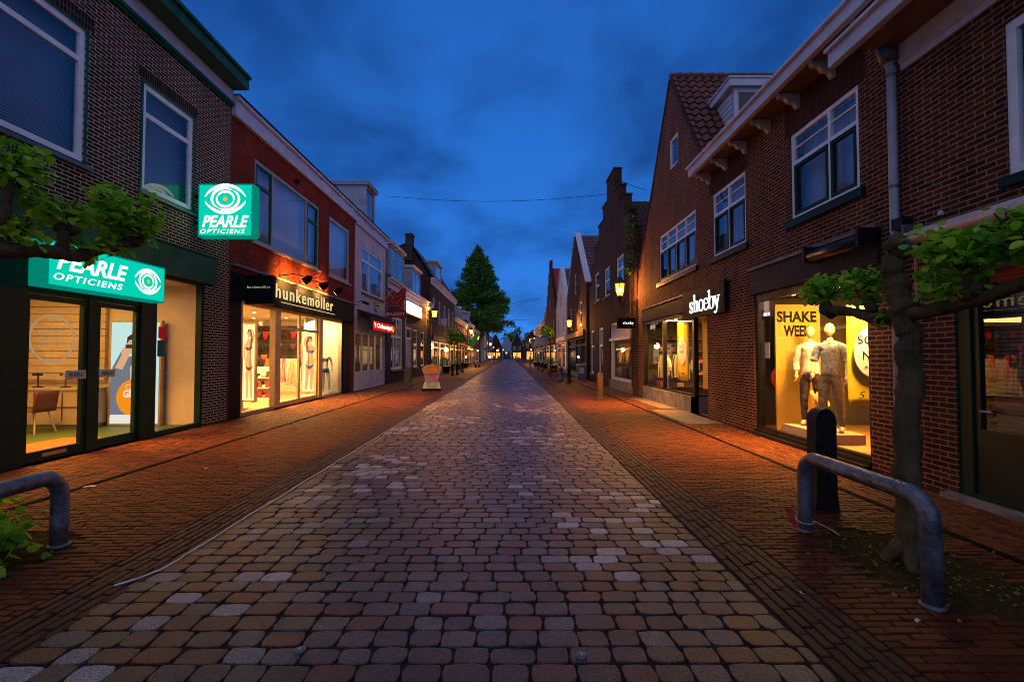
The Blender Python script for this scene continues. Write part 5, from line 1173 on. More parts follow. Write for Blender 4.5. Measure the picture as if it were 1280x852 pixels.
# bikini mannequin in the lingerie window
def bikini():
    base = (XL - .42, 19.45, .12)
    t = thing('mannequin', base, 'pale headless mannequin in a blue bikini in the lingerie window', 'mannequin', 'mannequins in the shop windows')
    rot = R(40); cs, sn = math.cos(rot), math.sin(rot)
    P = lambda x, y, z: (x * cs - y * sn, x * sn + y * cs, z)
    J = [(P(0, 0, .97), (.14, .10)), (P(0, 0, 1.12), (.10, .08)), (P(0, 0, 1.30), (.125, .09)), (P(0, .01, 1.42), (.09, .06)), (P(0, 0, 1.50), .042), (P(0, 0, 1.60), .038), (P(-.165, 0, 1.41), .045), (P(-.24, .05, 1.15), .034), (P(-.20, -.08, .97), .024), (P(.165, 0, 1.41), .045), (P(.26, .04, 1.18), .034), (P(.24, -.05, .95), .024),
         (P(-.09, 0, .78), .08), (P(-.09, -.04, .47), .052), (P(-.09, .02, .09), .030), (P(.09, 0, .78), .08), (P(.12, -.08, .48), .052), (P(.15, .0, .09), .030), (P(-.09, -.10, .03), .028), (P(.16, -.12, .03), .028)]
    E = [(0, 1), (1, 2), (2, 3), (3, 4), (4, 5), (3, 6), (6, 7), (7, 8), (3, 9), (9, 10), (10, 11), (0, 12), (12, 13), (13, 14), (0, 15), (15, 16), (16, 17), (14, 18), (17, 19)]
    b_ = skin('body', J, E, paint('mannequin_white', (.75, .66, .50), .35, .04, 3), t)
    mb = MB()
    for q in ((8, 7), (11, 10)):
        a, b = Vector(J[q[1]][0]), Vector(J[q[0]][0]); hand(mb, Vector(base) + b, b - a, (b - a).cross(Vector((1, 0, 0))), .85)
    hm = mb.build('hands', MATS['mannequin_white'], t, smooth=True)
    import bmesh
    bm = bmesh.new(); bm.from_mesh(b_.data); bm.from_mesh(hm.data); bm.to_mesh(b_.data); bm.free(); bpy.data.objects.remove(hm)
    blue = paint('bikini_blue', (.03, .13, .30), .6, .2, 8)
    L2 = lambda v: (v.x * cs + v.y * sn, -v.x * sn + v.y * cs)
    garment_from(b_, 'bikini_top', lambda v: 1.24 < v.z < 1.36 and abs(L2(v)[0]) < .14, .008, blue, t, .001)
    garment_from(b_, 'bikini_bottom', lambda v: .80 < v.z < .95 and abs(L2(v)[0]) < .17, .007, blue, t, .001)
bikini()

# ---------- shoe and fashion shop with the pointed gable
def gablehouse():
    y0, y1 = 12.325, 19.05
    h = thing('pointed_gable_shop_house', (XR, 15.5, 0), 'dark red brick house with a steep pointed gable and red tiles above the shoeby shop', 'building')
    ap = (14.95, 10.25); wC = rectX(XR, 824.4, 869.8, (295, 354), (262, 333)); wl = (14.32, 15.08, 7.42, 8.35)
    facade(h, MR, [(y0, 0), (y1, 0), (y1, 4.40), ap, (y0, ap[1] - (ap[0] - y0) * 1.44)], [wC, wl, (y0 + .0021, 18.28, 0, 2.84)], B_REDDARK)
    zs = ap[1] - (ap[0] - y0) * 1.44
    shell(h, MR, y0 + .003, y1, 4.3, 8.8, B_REDDARK)
    mb = MB(); mb.prism([(y0 + .2, 0.1), (y1 - .13, .1), (y1 - .13, 4.35), ap, (y0 + .2, zs)], [], lambda a, b, c: MR(a, b - .15, -8.7 + c), .1); mb.build('back_gable', B_REDDARK, h)
    # roof: ridge runs away from the street
    e0 = y0 - .9; ze0 = ap[1] - (ap[0] - e0) * 1.44
    roof_slope(h, [(MR(e0, ze0 + .05, -.03), MR(e0, ze0 + .05, -8.9), MR(ap[0], ap[1] + .08, -8.9), MR(ap[0], ap[1] + .08, -.03)),
                   (MR(y1 + .15, 4.25, -8.9), MR(y1 + .15, 4.25, -.03), MR(ap[0], ap[1] + .08, -.03), MR(ap[0], ap[1] + .08, -8.9))], TILE_RED, tw=.26, th=.33, amp=.035)
    mb = MB()
    for k in range(27): mb.tube([MR(ap[0], ap[1] + .11, -.0 - k * .33), MR(ap[0], ap[1] + .14, -.36 - k * .33)], .10, 8)
    mb.build('ridge_tiles', TILE_RED, h, tone=[rnd.random() for _ in mb.f])
    # brick verge strips along the gable
    mb = MB()
    for (a, b) in (((y0, zs), ap), (ap, (y1, 4.40))):
        a = Vector((a[0], a[1])); b = Vector((b[0], b[1])); nn = Vector((-(b - a).y, (b - a).x)).normalized() * .07
        P4 = [a, b, b + nn, a + nn]; mb.add([MR(p.x, p.y, .03) for p in P4] + [MR(p.x, p.y, -.12) for p in P4], [(0, 1, 2, 3), (4, 7, 6, 5), (0, 4, 5, 1), (1, 5, 6, 2), (2, 6, 7, 3), (3, 7, 4, 0)])
    mb.build('verge', B_SOLD2, h)
    window(h, MR, *wC, vs=[.25, .5, .75], hs=[.66], rails=[.83], fmat=WHITEF, fw=.07, back=CURT, d=-.02, inner=DGREEN)
    fbox(MB(), MR, wC[0] - .15, wC[1] + .15, wC[2] - .13, wC[2] - .003, -.02, .07).build('sill', DGREEN, h)
    window(h, MR, *wl, fmat=WHITEF, fw=.07, back=CURTD, d=-.02)
    # dormer on the slope facing along the street
    xa, xb, ya_, yb_, za, zb = XR + .95, XR + 2.55, 12.75, 14.2, 7.0, 8.75
    mb = MB(); mb.box((xa, ya_ + .02, za), (xa + .08, yb_, zb)); mb.box((xb - .08, ya_ + .02, za), (xb, yb_, zb)); mb.box((xa, ya_, za), (xb, ya_ + .06, 7.45))
    dm = mb.build('dormer', PLASTERB, h)
    mb = MB(); mb.box((xa - .16, ya_ - .16, zb + .001), (xb + .16, yb_ + .3, zb + .2)); mb.box((xa - .2, ya_ - .2, zb + .2), (xb + .2, yb_ + .3, zb + .24)); mb.build('dormer_roof', WHITE, dm)
    mb = MB()
    for k in range(9): mb.box((xa - .015, ya_ + .1, 7.35 + k * .15), (xa - .002, yb_ - .1, 7.47 + k * .15))
    mb.build('cheek_boards', PLASTER, dm)
    mb = MB(); 
    for (a, b) in ((xa + .0, xa + .12), (xa + .74, xa + .84), (xb - .12, xb)): mb.box((a, ya_ - .03, 7.45), (b, ya_ - .001, zb))
    mb.box((xa + .12, ya_ - .028, 7.45), (xb - .12, ya_ - .003, 7.55)); mb.box((xa + .12, ya_ - .028, zb - .12), (xb - .12, ya_ - .003, zb)); mb.build('window_frame', WHITE, dm)
    MB().add([(xa + .1, ya_ - .01, 7.5), (xb - .1, ya_ - .01, 7.5), (xb - .1, ya_ - .01, zb - .05), (xa + .1, ya_ - .01, zb - .05)], [(0, 1, 2, 3)]).build('pane', G_WIN, dm)
    mb = MB(); mb.add([(xa - .02, ya_ + .1, 7.1), (xa - .02, yb_, 9.0), (xa - .25, yb_, 9.0), (xa - .25, ya_ + .1, 7.12)], [(0, 1, 2, 3)]); mb = MB().box((xa - .22, ya_ - .1, 7.2), (xa - .03, ya_ + .05, 7.26)); mb.build('lead_apron', LEAD, dm)
    # shop front
    a0, a1, ax = 13.30, 18.28, 5.85
    mb = MB(); fbox(mb, MR, a0, a1, 0, .46, -.14, .03); mb.box((XR - .03, a0, 0), (ax, a0 + .12, .459)); mb.build('plinth', STONE, h)
    bevel(fbox(MB(), MR, y0 - .002, 18.32, 2.842, 3.30, -.02, .05).build('fascia', GREYPAN, h), .004)
    fbox(MB(), MR, 11.0, 18.35, 3.305, 3.35, -.02, .085).build('flashing', LEAD, h)
    mb = MB()
    for (p, q) in ((a0 - .03, a0 + .10), (15.95, 16.05), (a1 - .1, a1)): fbox(mb, MR, p, q, .46, 2.84, -.14, -.02)
    fbox(mb, MR, a0 + .1, a1 - .1, .46, .52, -.14, -.022); fbox(mb, MR, a0 + .1, a1 - .1, 2.74, 2.84, -.14, -.022)
    mb.box((ax - .06, a0 - .03, .46), (ax + .06, a0 + .10, 2.84)); mb.box((XR + .14, a0, .46), (ax - .06, a0 + .08, .52)); mb.box((XR + .14, a0, 2.74), (ax - .06, a0 + .08, 2.84))
    mb.build('shopfront_frame', DARK, h)
    quad(MB(), MR, a0 + .06, a1 - .06, .5, 2.78, -.08).build('shop_window', G_SHOP, h)
    MB().add([(XR + .10, a0 + .04, .5), (ax, a0 + .04, .5), (ax, a0 + .04, 2.78), (XR + .10, a0 + .04, 2.78)], [(0, 1, 2, 3)]).build('shop_window', G_SHOP, h)
    interior(h, XR + .15, XR + 5.0, 10.5, y1 - .3, .0, 2.85, ROOM_D, FLOORT, ROOM_D)
    ceiling_spots(h, [(XR + .6, y_) for y_ in (13.8, 14.6, 15.4, 16.4, 17.4)] + [(XR + 2.2, y_) for y_ in (11.6, 13, 15, 17)], 2.83, .05)
    return h
gab = gablehouse()
# doorway of the shop: frame and open door in the recess (in the gutter-fronted house's part of the wall)
dt = thing('shop_doorway', (XR + .85, 12.2, 0), 'dark recessed glass shop doorway right of the yellow banner windows', 'doorway')
mb = MB(); X_ = 5.88
for (p, q) in ((11.06, 11.20), (13.16, 13.28)): mb.box((X_, p, 0), (X_ + .1, q, 2.5))
mb.box((X_, 11.2, 2.4), (X_ + .1, 13.16, 2.84)); mb.build('frame', DARK, dt)
mb = MB(); mb.box((X_ + .02, 12.2, .02), (X_ + .07, 12.27, 2.4)); mb.box((X_ + .02, 13.09, .02), (X_ + .07, 13.16, 2.4)); mb.box((X_ + .02, 12.27, .02), (X_ + .07, 13.09, .14)); mb.box((X_ + .02, 12.27, 2.3), (X_ + .07, 13.09, 2.4)); dr = mb.build('door', DARK, dt)
MB().add([(X_ + .045, 12.2, .1), (X_ + .045, 13.1, .1), (X_ + .045, 13.1, 2.35), (X_ + .045, 12.2, 2.35)], [(0, 1, 2, 3)]).build('pane', G_SHOP, dr)
MB().tube([(X_ - .03, 12.33, .9), (X_ - .03, 12.33, 1.4)], .016, 8).build('handle', ALU, dr)
mb = MB(); mb.box((5.03 + .145, 10.99, 0), (X_ + .1, 11.055, 2.84)); mb.box((5.03, 11.05, 2.78), (X_ + .1, 13.28, 2.839)); mb.build('recess_lining', B_REDDARK, dt)
lamp_area((XR + .35, 15.8, 2.74), .4, 230, (1.0, .54, .12), (XR + .4, 15.8, 0), 4.4)
lamp_area((XR + .30, 15.6, 2.70), .3, 330, (1.0, .34, .04), (XR - .6, 15.6, 0), 4.6, 100)  # added spill lamp behind the glass, pointed down at the pavement
lamp_area((XR + 2.6, 15, 2.7), 2.5, 170, (1.0, .52, .13), (XR + 2.6, 15, 0), 6.0)
lamp_area((XR + .45, 12.2, 2.7), .5, 16, (1.0, .55, .18), (XR + .3, 12.2, 0), 1.2)
# sign 'shoeby': narrow high-contrast letters drawn with a broad pen
t = thing('lit_shop_sign', (XR, 12.3, 2.6), 'black sign box with large white letters reading shoeby', 'sign')
bevel(fbox(MB(), MR, 11.02, 13.75, 2.60, 3.36, .051, .13).build('case', BLACK, t), .006)
SW = emit('sign_letters_white', (1, .97, .90), 1.7)
def shoeby(mb, org, u, v, W, d=0.0, t_=.02):
    """letters on a grid where x-height = 1; overall width 5.05."""
    s = W / 5.05; X = [0.0]
    def st(pts, ws): stroke(mb, [(X[0] + a, b) for a, b in pts], ws, org, u, v, s, d + .0004 * st.n, t=t_); st.n += 1
    st.n = 0
    T, H_ = .20, .05
    def vstem(x, z0, z1, flag=True, foot=True):
        st([(x, z0), (x, z1)], T)
        if foot: st([(x - .22, z0 + .03), (x + .22, z0 + .03)], .06)
        if flag: st([(x - .24, z1 - .10), (x - .02, z1 - .03)], [.03, .10])
    def bowl(cx, rx=.36, a0=90, a1=450, ry=.52):
        n = 40; pts = arc(cx, .5, rx, ry, a0, a1, n); ws = [H_ + (T * 1.02 - H_) * abs(math.cos(R(a0 + (a1 - a0) * k / n))) ** 1.3 for k in range(n + 1)]; st(pts, ws)
    # s
    pts = bez((.50, .80), (.46, 1.06), (.06, 1.08), (.06, .76), n=10) + bez((.08, .70), (.12, .52), (.52, .50), (.54, .26), n=8) + bez((.54, .22), (.52, -.10), (.10, -.10), (.05, .22), n=10)
    ws = [.05 + .10 * (k / 10) for k in range(11)] + [.20, .24, .27, .28, .28, .27, .25, .22, .18] + [.15 - .10 * (k / 10) for k in range(11)]; st(pts, ws)
    st([(.50, .70), (.53, 1.0)], .05); st([(.05, .0), (.07, .32)], .05)
    X[0] = .78; vstem(.16, 0, 1.62)          # h
    st(bez((.27, .78), (.40, 1.02), (.66, 1.08), (.68, .74), n=10), [.05 + .018 * k for k in range(11)]); st([(.68, .76), (.68, 0)], T); st([(.48, .03), (.90, .03)], .06)
    X[0] = 1.72; bowl(.40)                     # o
    X[0] = 2.56                                # e
    n = 34; pts = arc(.40, .5, .36, .52, -28 + 360, 8, n); ws = []
    for k in range(n + 1):
        a = 332 - 324 * k / n; wv = H_ + (T - H_) * abs(math.cos(R(a))) ** 1.3
        if a > 290: wv = .05 + .02 * (332 - a) / 42
        if a < 40: wv = max(.10, wv * .62)
        ws.append(wv)
    st(pts, ws); st([(.12, .55), (.72, .55)], .06)
    X[0] = 3.36; vstem(.14, .02, 1.62, foot=False); bowl(.50, .34)   # b
    X[0] = 4.30                                # y
    st([(.10, .96), (.42, .06)], T * .95); st([(.68, .96), (.40, .06)], [.07, .07]); st(bez((.44, .10), (.36, -.30), (.28, -.48), (.06, -.40), n=8), [.08, .08, .09, .10, .10, .10, .11, .12, .13])
    st([(-.06, .97), (.30, .97)], .06); st([(.54, .97), (.80, .97)], .06); st(arc(.07, -.36, .045, .045, 0, 360, 12), .09)
o_y = 13.25
mb = MB(); shoeby(mb, MR(13.15, 2.745, .131), UR, (0, 0, .76), 1.88); mb.build('writing', SW, t)
# hanging sign on an iron arm
t = thing('hanging_sign', (XR, 19.0, 2.7), 'small black hanging sign with white shoeby letters under the lantern', 'sign')
bevel(MB().box((4.20, 18.95, 2.66), (4.92, 19.07, 3.08)).build('case', BLACK, t), .006)
MB().tube([(XR, 19.01, 3.22), (4.10, 19.01, 3.22)], .02, 8).build('bracket', DARK, t); MB().box((4.6, 18.99, 3.08), (4.63, 19.03, 3.22)).build('hanger', DARK, t)
mb = MB(); shoeby(mb, (4.42, 18.948, 2.83), U2, (0, 0, .76), .42, t_=.004); mb.build('writing', SW, t)
t = thing('window_lettering', (XR + .1, 17.2, 2.6), 'small pale mirrored-looking shop lettering at the top of the dark window', 'lettering')
mb = MB(); shoeby(mb, MR(17.6, 2.55, -.075), UR, V, .62, t_=.004); mb.build('writing', emit('lettering_dim', (.8, .6, .5), .7), t)
# stock in the window
def hang_banner(name, label, a, b, z0, z1, mat, disc=True):
    t = thing(name, ((a[0] + b[0]) / 2, (a[1] + b[1]) / 2, z0), label, 'banner')
    a = Vector((*a, 0)); b = Vector((*b, 0)); u = (b - a).normalized(); nn = u.cross(Vector((0, 0, 1))); W = (b - a).length; vs = []
    for j in range(9):
        for i in range(9): vs.append(a + u * W * i / 8 + nn * .015 * math.sin(i * .9 + j * .5) + Vector((0, 0, z0 + (z1 - z0) * j / 8)))
    c_ = MB().add(vs, [(j * 9 + i, j * 9 + i + 1, (j + 1) * 9 + i + 1, (j + 1) * 9 + i) for j in range(8) for i in range(8)]).build('cloth', mat, t, smooth=True); c_.modifiers.new('t', 'SOLIDIFY').thickness = .005
    if disc:
        mb = MB(); o_ = a + nn * .022 + Vector((0, 0, z0)); flat(mb, o_, u, V, ell(W * .5, (z1 - z0) * .52, W * .40, W * .46)); mb.build('disc', FABW, t)
        mb = MB(); write(mb, "SOON", o_ + u * W * .28 + Vector((0, 0, (z1 - z0) * .55)) + nn * .002, u, V, W * .44, .10, thick=.002); write(mb, "NEW", o_ + u * W * .32 + Vector((0, 0, (z1 - z0) * .46)) + nn * .002, u, V, W * .34, .10, thick=.002); write(mb, "5 dagen", o_ + u * W * .24 + Vector((0, 0, (z1 - z0) * .10)) + nn * .002, u, V, W * .5, .08, thick=.002); mb.build('writing', BLACK, t)
    return t
hang_banner('hanging_banner', 'yellow banner with a white disc in the shoeby window', (XR + .50, 16.0), (XR + .50, 15.0), .80, 2.68, YEL)
hang_banner('hanging_banner', 'pale yellow narrow banner beside the shoeby door recess', (6.05, 15.2), (6.45, 15.0), .55, 2.75, paint('cream_banner', (.80, .66, .30), .6, .04), False)
for k, (yy, pal, lb) in enumerate(((17.3, (4, 8, 1, 8), 'clothes rail with white tops left in the shoeby window'), (14.4, (8, 5, 1, 0), 'clothes rail behind the yellow banner in the shoeby window'))):
    rk = thing('clothes_rail', (XR + 1.2, yy, 0), lb, 'clothes rack'); xx = XR + .9 + k * .7
    mb = MB(); mb.tube([(xx - .6, yy, .02), (xx - .6, yy, 1.65), (xx + .6, yy, 1.65), (xx + .6, yy, .02)], .014, 6); mb.build('rack_frame', DARK, rk)
    for q in range(7):
        gmb = MB(); garment(gmb, xx - .5 + q * .16, yy - .04, 1.62, .34, rnd.uniform(.7, .9), 'top', q % 3, 'y'); gmb.m = [0] * len(gmb.m); gmb.build('garment', gm[pal[q % 4]], rk)
# two headless display torsos
for k, (x_, y_, m_, lb) in enumerate(((XR + .42, 16.75, gm[8], 'white shirt on a torso stand in the left pane of the shoeby window'), (XR + .45, 14.35, gm[8], 'white shirt on a torso stand near the shoeby corner post'))):
    t = thing('torso_stand', (x_, y_, 0), lb, 'torso stand'); MB().tube([(x_, y_, .02), (x_, y_, 1.0)], .015, 8).build('pole', ALU, t); MB().lathe([(.16, 0), (.16, .02), (.02, .03)], (x_, y_, .01), 16).build('foot', DARK, t)
    skin('shirt', [((0, 0, 1.02), (.13, .15)), ((0, 0, 1.25), (.11, .14)), ((0, 0, 1.42), (.10, .16)), ((0, 0, 1.52), .05), ((0, -.19, 1.40), .06), ((0, .19, 1.40), .06), ((0, -.24, 1.15), .055), ((0, .24, 1.15), .055)], [(0, 1), (1, 2), (2, 3), (2, 4), (2, 5), (4, 6), (5, 7)], m_, t)
t = thing('shelving', (XR + 2.0, 17.6, 0), 'warm lit shelves with folded clothes behind the shoeby window', 'shelves')
mb = MB(); [mb.box((XR + .5, 18.35, z_), (XR + 4.5, 18.7, z_ + .03)) for z_ in (.4, .85, 1.3, 1.75, 2.2)]; mb.build('shelf', WOODB, t)
for q in range(60): z_ = rnd.choice((.43, .88, 1.33, 1.78, 2.23)); x_ = XR + rnd.uniform(.55, 4.1); MB().box((x_, 18.37, z_), (x_ + .24, 18.65, z_ + rnd.uniform(.06, .26))).build('folded_clothes', rnd.choice(gm), t)

# ---------- nearest right house with cornice, awning cassette and dark door
nr = thing('cornice_house', (XR, 3, 0), 'dark brick house with deep wooden cornice and dark glass door, nearest on the right', 'building')
ny1 = gy0 - .003
nw = (3.2, onX(1257, 120, XR)[0], onX(1258, 222, XR)[1], onX(1256, 30, XR)[1]); nd = (3.7, onX(1193, 450, XR)[0], .0, 2.85)
zc = onX(1132.5, 86, XR)[1]
facade(nr, MR, rect(-3, ny1, 0, zc + .4), [nw, nd], B_REDDARK); shell(nr, MR, -3, ny1, zc + .4, 9, B_REDDARK)
mb = MB(); fbox(mb, MR, -3, ny1 - .1, zc, zc + .09, -.01, .03); fbox(mb, MR, -3, ny1 - .1, zc + .09, zc + .14, -.01, .05); fbox(mb, MR, -3, ny1 - .1, zc + .14, zc + .34, -.01, .04); mb.build('frieze', WHITE, nr)
mb = MB(); fbox(mb, MR, -3, ny1 - .02, zc + .345, zc + .38, -.01, .56); mb.build('soffit', WOODB, nr)
mb = MB(); fbox(mb, MR, -3, ny1 + .35, zc + .30, zc + .50, .56, .66); fbox(mb, MR, -3, ny1 + .35, zc + .501, zc + .55, .50, .72); bevel(mb.build('gutter', WHITE, nr), .01)
fbox(MB(), MR, -3, ny1, zc + .4, zc + .5, -9, .5).build('roof', LEAD, nr)
window(nr, MR, *nw, vs=[.5], fmat=WHITEF, fw=.10, back=CURTD, d=-.02)
fbox(MB(), MR, nw[0] - .1, nw[1] + .06, nw[2] - .10, nw[2] - .003, -.02, .05).build('sill', DGREEN, nr)
mb = MB(); fbox(mb, MR, nd[0], nd[0] + .16, 0, 2.85, -.14, -.03); fbox(mb, MR, nd[1] - .16, nd[1], 0, 2.85, -.14, -.03); fbox(mb, MR, nd[0] + .16, nd[1] - .16, 2.6, 2.85, -.14, -.032); fbox(mb, MR, nd[0] + .16, nd[1] - .16, 0, .10, -.14, -.032); mb.build('door_frame', DGREEN, nr)
mb = MB(); a, b = nd[0] + .16, nd[1] - .16
fbox(mb, MR, a, a + .07, .1, 2.6, -.12, -.06); fbox(mb, MR, b - .07, b, .1, 2.6, -.12, -.06); fbox(mb, MR, a + .07, b - .07, .1, .80, -.12, -.062); fbox(mb, MR, a + .07, b - .07, 2.5, 2.6, -.12, -.062)
dr = mb.build('door', paint('black_green_paint', (.008, .022, .016), .35, .2, 3), nr)
quad(MB(), MR, a + .05, b - .05, .78, 2.52, -.09).build('pane', G_DOOR, dr); fbox(MB(), MR, a, b, .7, 2.6, -.34, -.30).build('blind', BLIND, dr)
MB().tube([MR(b - .1, 1.0, -.03), MR(b - .22, 1.0, -.03)], .014, 8).build('handle', ALU, dr)
fbox(MB(), MR, nd[0] - .1, nd[1] + .1, -.01, .05, -.1, .12).build('threshold', STONE, nr)
t = thing('awning_cassette', (XR, 4.5, 3.0), 'long pale rolled awning tube on the wall behind the lime tree', 'awning')
mb = MB().tube([MR(2.2, 3.02, .18), MR(onX(1141, 300, XR - .18)[0], 3.02, .18)], .085, 14); mb.build('roller', paint('pale_awning_tube', (.62, .60, .60), .5, .08), t, smooth=True)
ye = onX(1141, 300, XR - .18)[0]
fbox(MB(), MR, ye, ye + .05, 2.90, 3.18, .0, .28).build('bracket', LEAD, t); fbox(MB(), MR, 2.15, 2.2, 2.90, 3.18, 0, .28).build('bracket', LEAD, t)
t = thing('awning_crank', (XR, 5.9, 2.4), 'thin pale vertical crank rod hanging below the awning tube', 'rod')
MB().tube([MR(ye - .06, 2.95, .2), MR(ye - .06, 1.55, .2)], .016, 8).build('rod', paint('brown_rod', (.35, .16, .10), .5), t)
# drain pipe between the two houses
t = thing('drain_pipe', (XR, 6.2, 0), 'grey-blue drainpipe running down between two dark brick houses', 'pipe')
yp = onX(1117.5, 250, XR - .09)[0]
MB().tube([MR(yp, 0.0, .09), MR(yp, 3.1, .09), MR(yp, 5.30, .09), MR(yp, 5.42, .14)], .052, 14).build('pipe', PVC, t, smooth=True)
MB().tube([MR(yp, 5.40, .12), MR(yp, 5.62, .20)], .085, 12).build('hopper', LEAD, t, smooth=True)
mb = MB()
for z_ in (1.0, 3.75, 5.2): mb.tube([MR(yp, z_, .09), MR(yp, z_ + .04, .09)], .060, 14)
mb.build('clamp', LEAD, t)
t = thing('wall_floodlight', (XR, 5.9, 3.2), 'small dark floodlight on the wall beside the drainpipe top of the tree', 'floodlight')
fbox(MB(), MR, 5.85, 6.02, 3.16, 3.30, .10, .24).build('housing', DARK, t); MB().tube([MR(5.94, 3.2, 0), MR(5.94, 3.2, .1)], .02, 6).build('arm', DARK, t)
t = thing('camera_dome', (XR, 5.5, 3.4), 'tiny white dome on the brick wall above the awning tube', 'camera'); yy, zz = onX(1179, 266, XR)
MB().lathe([(.03, -.03), (.035, 0), (.01, .03)], MR(yy, zz, .03), 10).build('dome', WHITE, t)

# ---------- stepped gable house
sg = thing('stepped_gable_house', (XR, 25, 0), 'old brown brick house with a tall stepped gable, right of the street', 'building')
g0, g1 = 19.15, 30.6
steps = [(g0, 0), (g1, 0), (g1, 5.9), (29.9, 6.0), (29.9, 7.0), (28.75, 7.0), (28.75, 8.0), (27.35, 8.0), (27.35, 8.85), (26.1, 8.85), (26.1, 9.55), (25.0, 9.55), (25.0, 10.6), (23.1, 10.6), (23.1, 9.5), (22.2, 9.5), (22.2, 8.7), (21.2, 8.7), (21.2, 7.8), (20.4, 7.8), (20.4, 6.9), (19.7, 6.9), (19.7, 5.8), (g0, 5.6)]
W4 = [rectX(XR, 743.5, 749, (343, 378), (338, 376)), rectX(XR, 755, 762, (337, 372), (331, 370)), rectX(XR, 770, 779.5, (322, 356), (316, 354))]
G4 = [(29.2, 30.3, .5, 3.15), (26.3, 27.6, .5, 3.15), (20.0, 24.4, .42, 3.2)]
facade(sg, MR, steps, W4 + G4, B_BROWN, t=.35); shell(sg, MR, g0, g1, 5.5, 9, B_BROWN)
roof_slope(sg, [(MR(g0 + .05, 5.5, -.36), MR(g0 + .05, 5.5, -9), MR(24.4, 9.4, -9), MR(24.4, 9.4, -.36)), (MR(g1 - .05, 5.5, -9), MR(g1 - .05, 5.5, -.36), MR(24.4, 9.4, -.36), MR(24.4, 9.4, -9))], TILE_BROWN, tw=.26, th=.34, amp=.04)
mb = MB(); 
for i in range(3, len(steps) - 1):
    (ya, za), (yb, zb_) = steps[i], steps[i + 1]
    if abs(za - zb_) < .01: fbox(mb, MR, min(ya, yb) - .04, max(ya, yb) + .04, za + .002, za + .08, -.38, .05)
mb.build('coping', B_GREY, sg)
for k, wv in enumerate(W4): window(sg, MR, *wv, hs=[.55], fmat=WHITEF, fw=.13, back=CURTD if k < 2 else CURT, d=-.05); fbox(MB(), MR, wv[0] - .1, wv[1] + .1, wv[2] - .1, wv[2] - .003, -.02, .08).build('sill', STONE, sg)
for k in (0, 1): window(sg, MR, *G4[k], hs=[.62], fmat=WHITEF, fw=.14, back=[paint('teal_curtain', (.10, .26, .24), .8)][0], d=-.05); fbox(MB(), MR, G4[k][0] - .1, G4[k][1] + .1, G4[k][2] - .1, G4[k][2] - .003, -.02, .08).build('sill', STONE, sg)
mb = MB(); a, b = 20.0, 24.4
for (p, q) in ((a, a + .12), (b - .12, b)): fbox(mb, MR, p, q, .42, 3.2, -.2, -.05)
fbox(mb, MR, a + .12, b - .12, .42, .54, -.2, -.052); fbox(mb, MR, a + .12, b - .12, 2.30, 2.44, -.2, .06); fbox(mb, MR, a + .12, b - .12, 3.08, 3.2, -.2, -.052)
for k in range(1, 14): fbox(mb, MR, a + .12 + k * .297, a + .155 + k * .297, 2.44, 3.08, -.14, -.07)
mb.build('shopfront_frame', WHITE, sg)
quad(MB(), MR, a + .06, b - .06, .48, 3.1, -.15).build('shop_window', G_SHOP, sg)
interior(sg, XR + .36, XR + 3.2, a - .1, b + .1, .05, 3.2, ROOM_D, FLOORT)
fbox(MB(), MR, a - .1, b + .1, .0, .415, -.1, .02).build('plinth', STONE, sg)
lamp_area((XR + 1.4, 22.2, 3.0), 1.4, 38, (1.0, .55, .20), (XR + 1.4, 22.2, 0), 3.6)
pt, po = lightbox('lit_poster', 'orange lit poster in the white-framed window of the stepped gable house', (XR + .9, 21.9, .95), UR, V, 1.1, 1.25, (-1, 0, 0), emit('poster_orange_glow', (.85, .16, .03), 1.3)); 
mb = MB(); flat(mb, po, UR, V, ell(.4, .75, .16, .25), .001); flat(mb, po, UR, V, ell(.75, .6, .14, .3), .001); flat(mb, po, UR, V, ell(.55, .3, .3, .1), .001); mb.build('picture', MATS['sign_yellow_lit'], pt)
t = thing('display_ornament', (XR + .8, 23.4, .05), 'dark sculpture standing in the white-framed shop window', 'ornament')
MB().lathe([(.15, 0), (.15, .4), (.05, .45), (.09, .7), (.13, .9), (.04, 1.1), (.07, 1.2), (.01, 1.3)], (XR + .8, 23.3, .3), 12).build('figure', BLACK, t, smooth=True)
t = thing('vine', (XR, 20, 3.5), 'dark climbing vine on the corner of the stepped gable', 'vine')
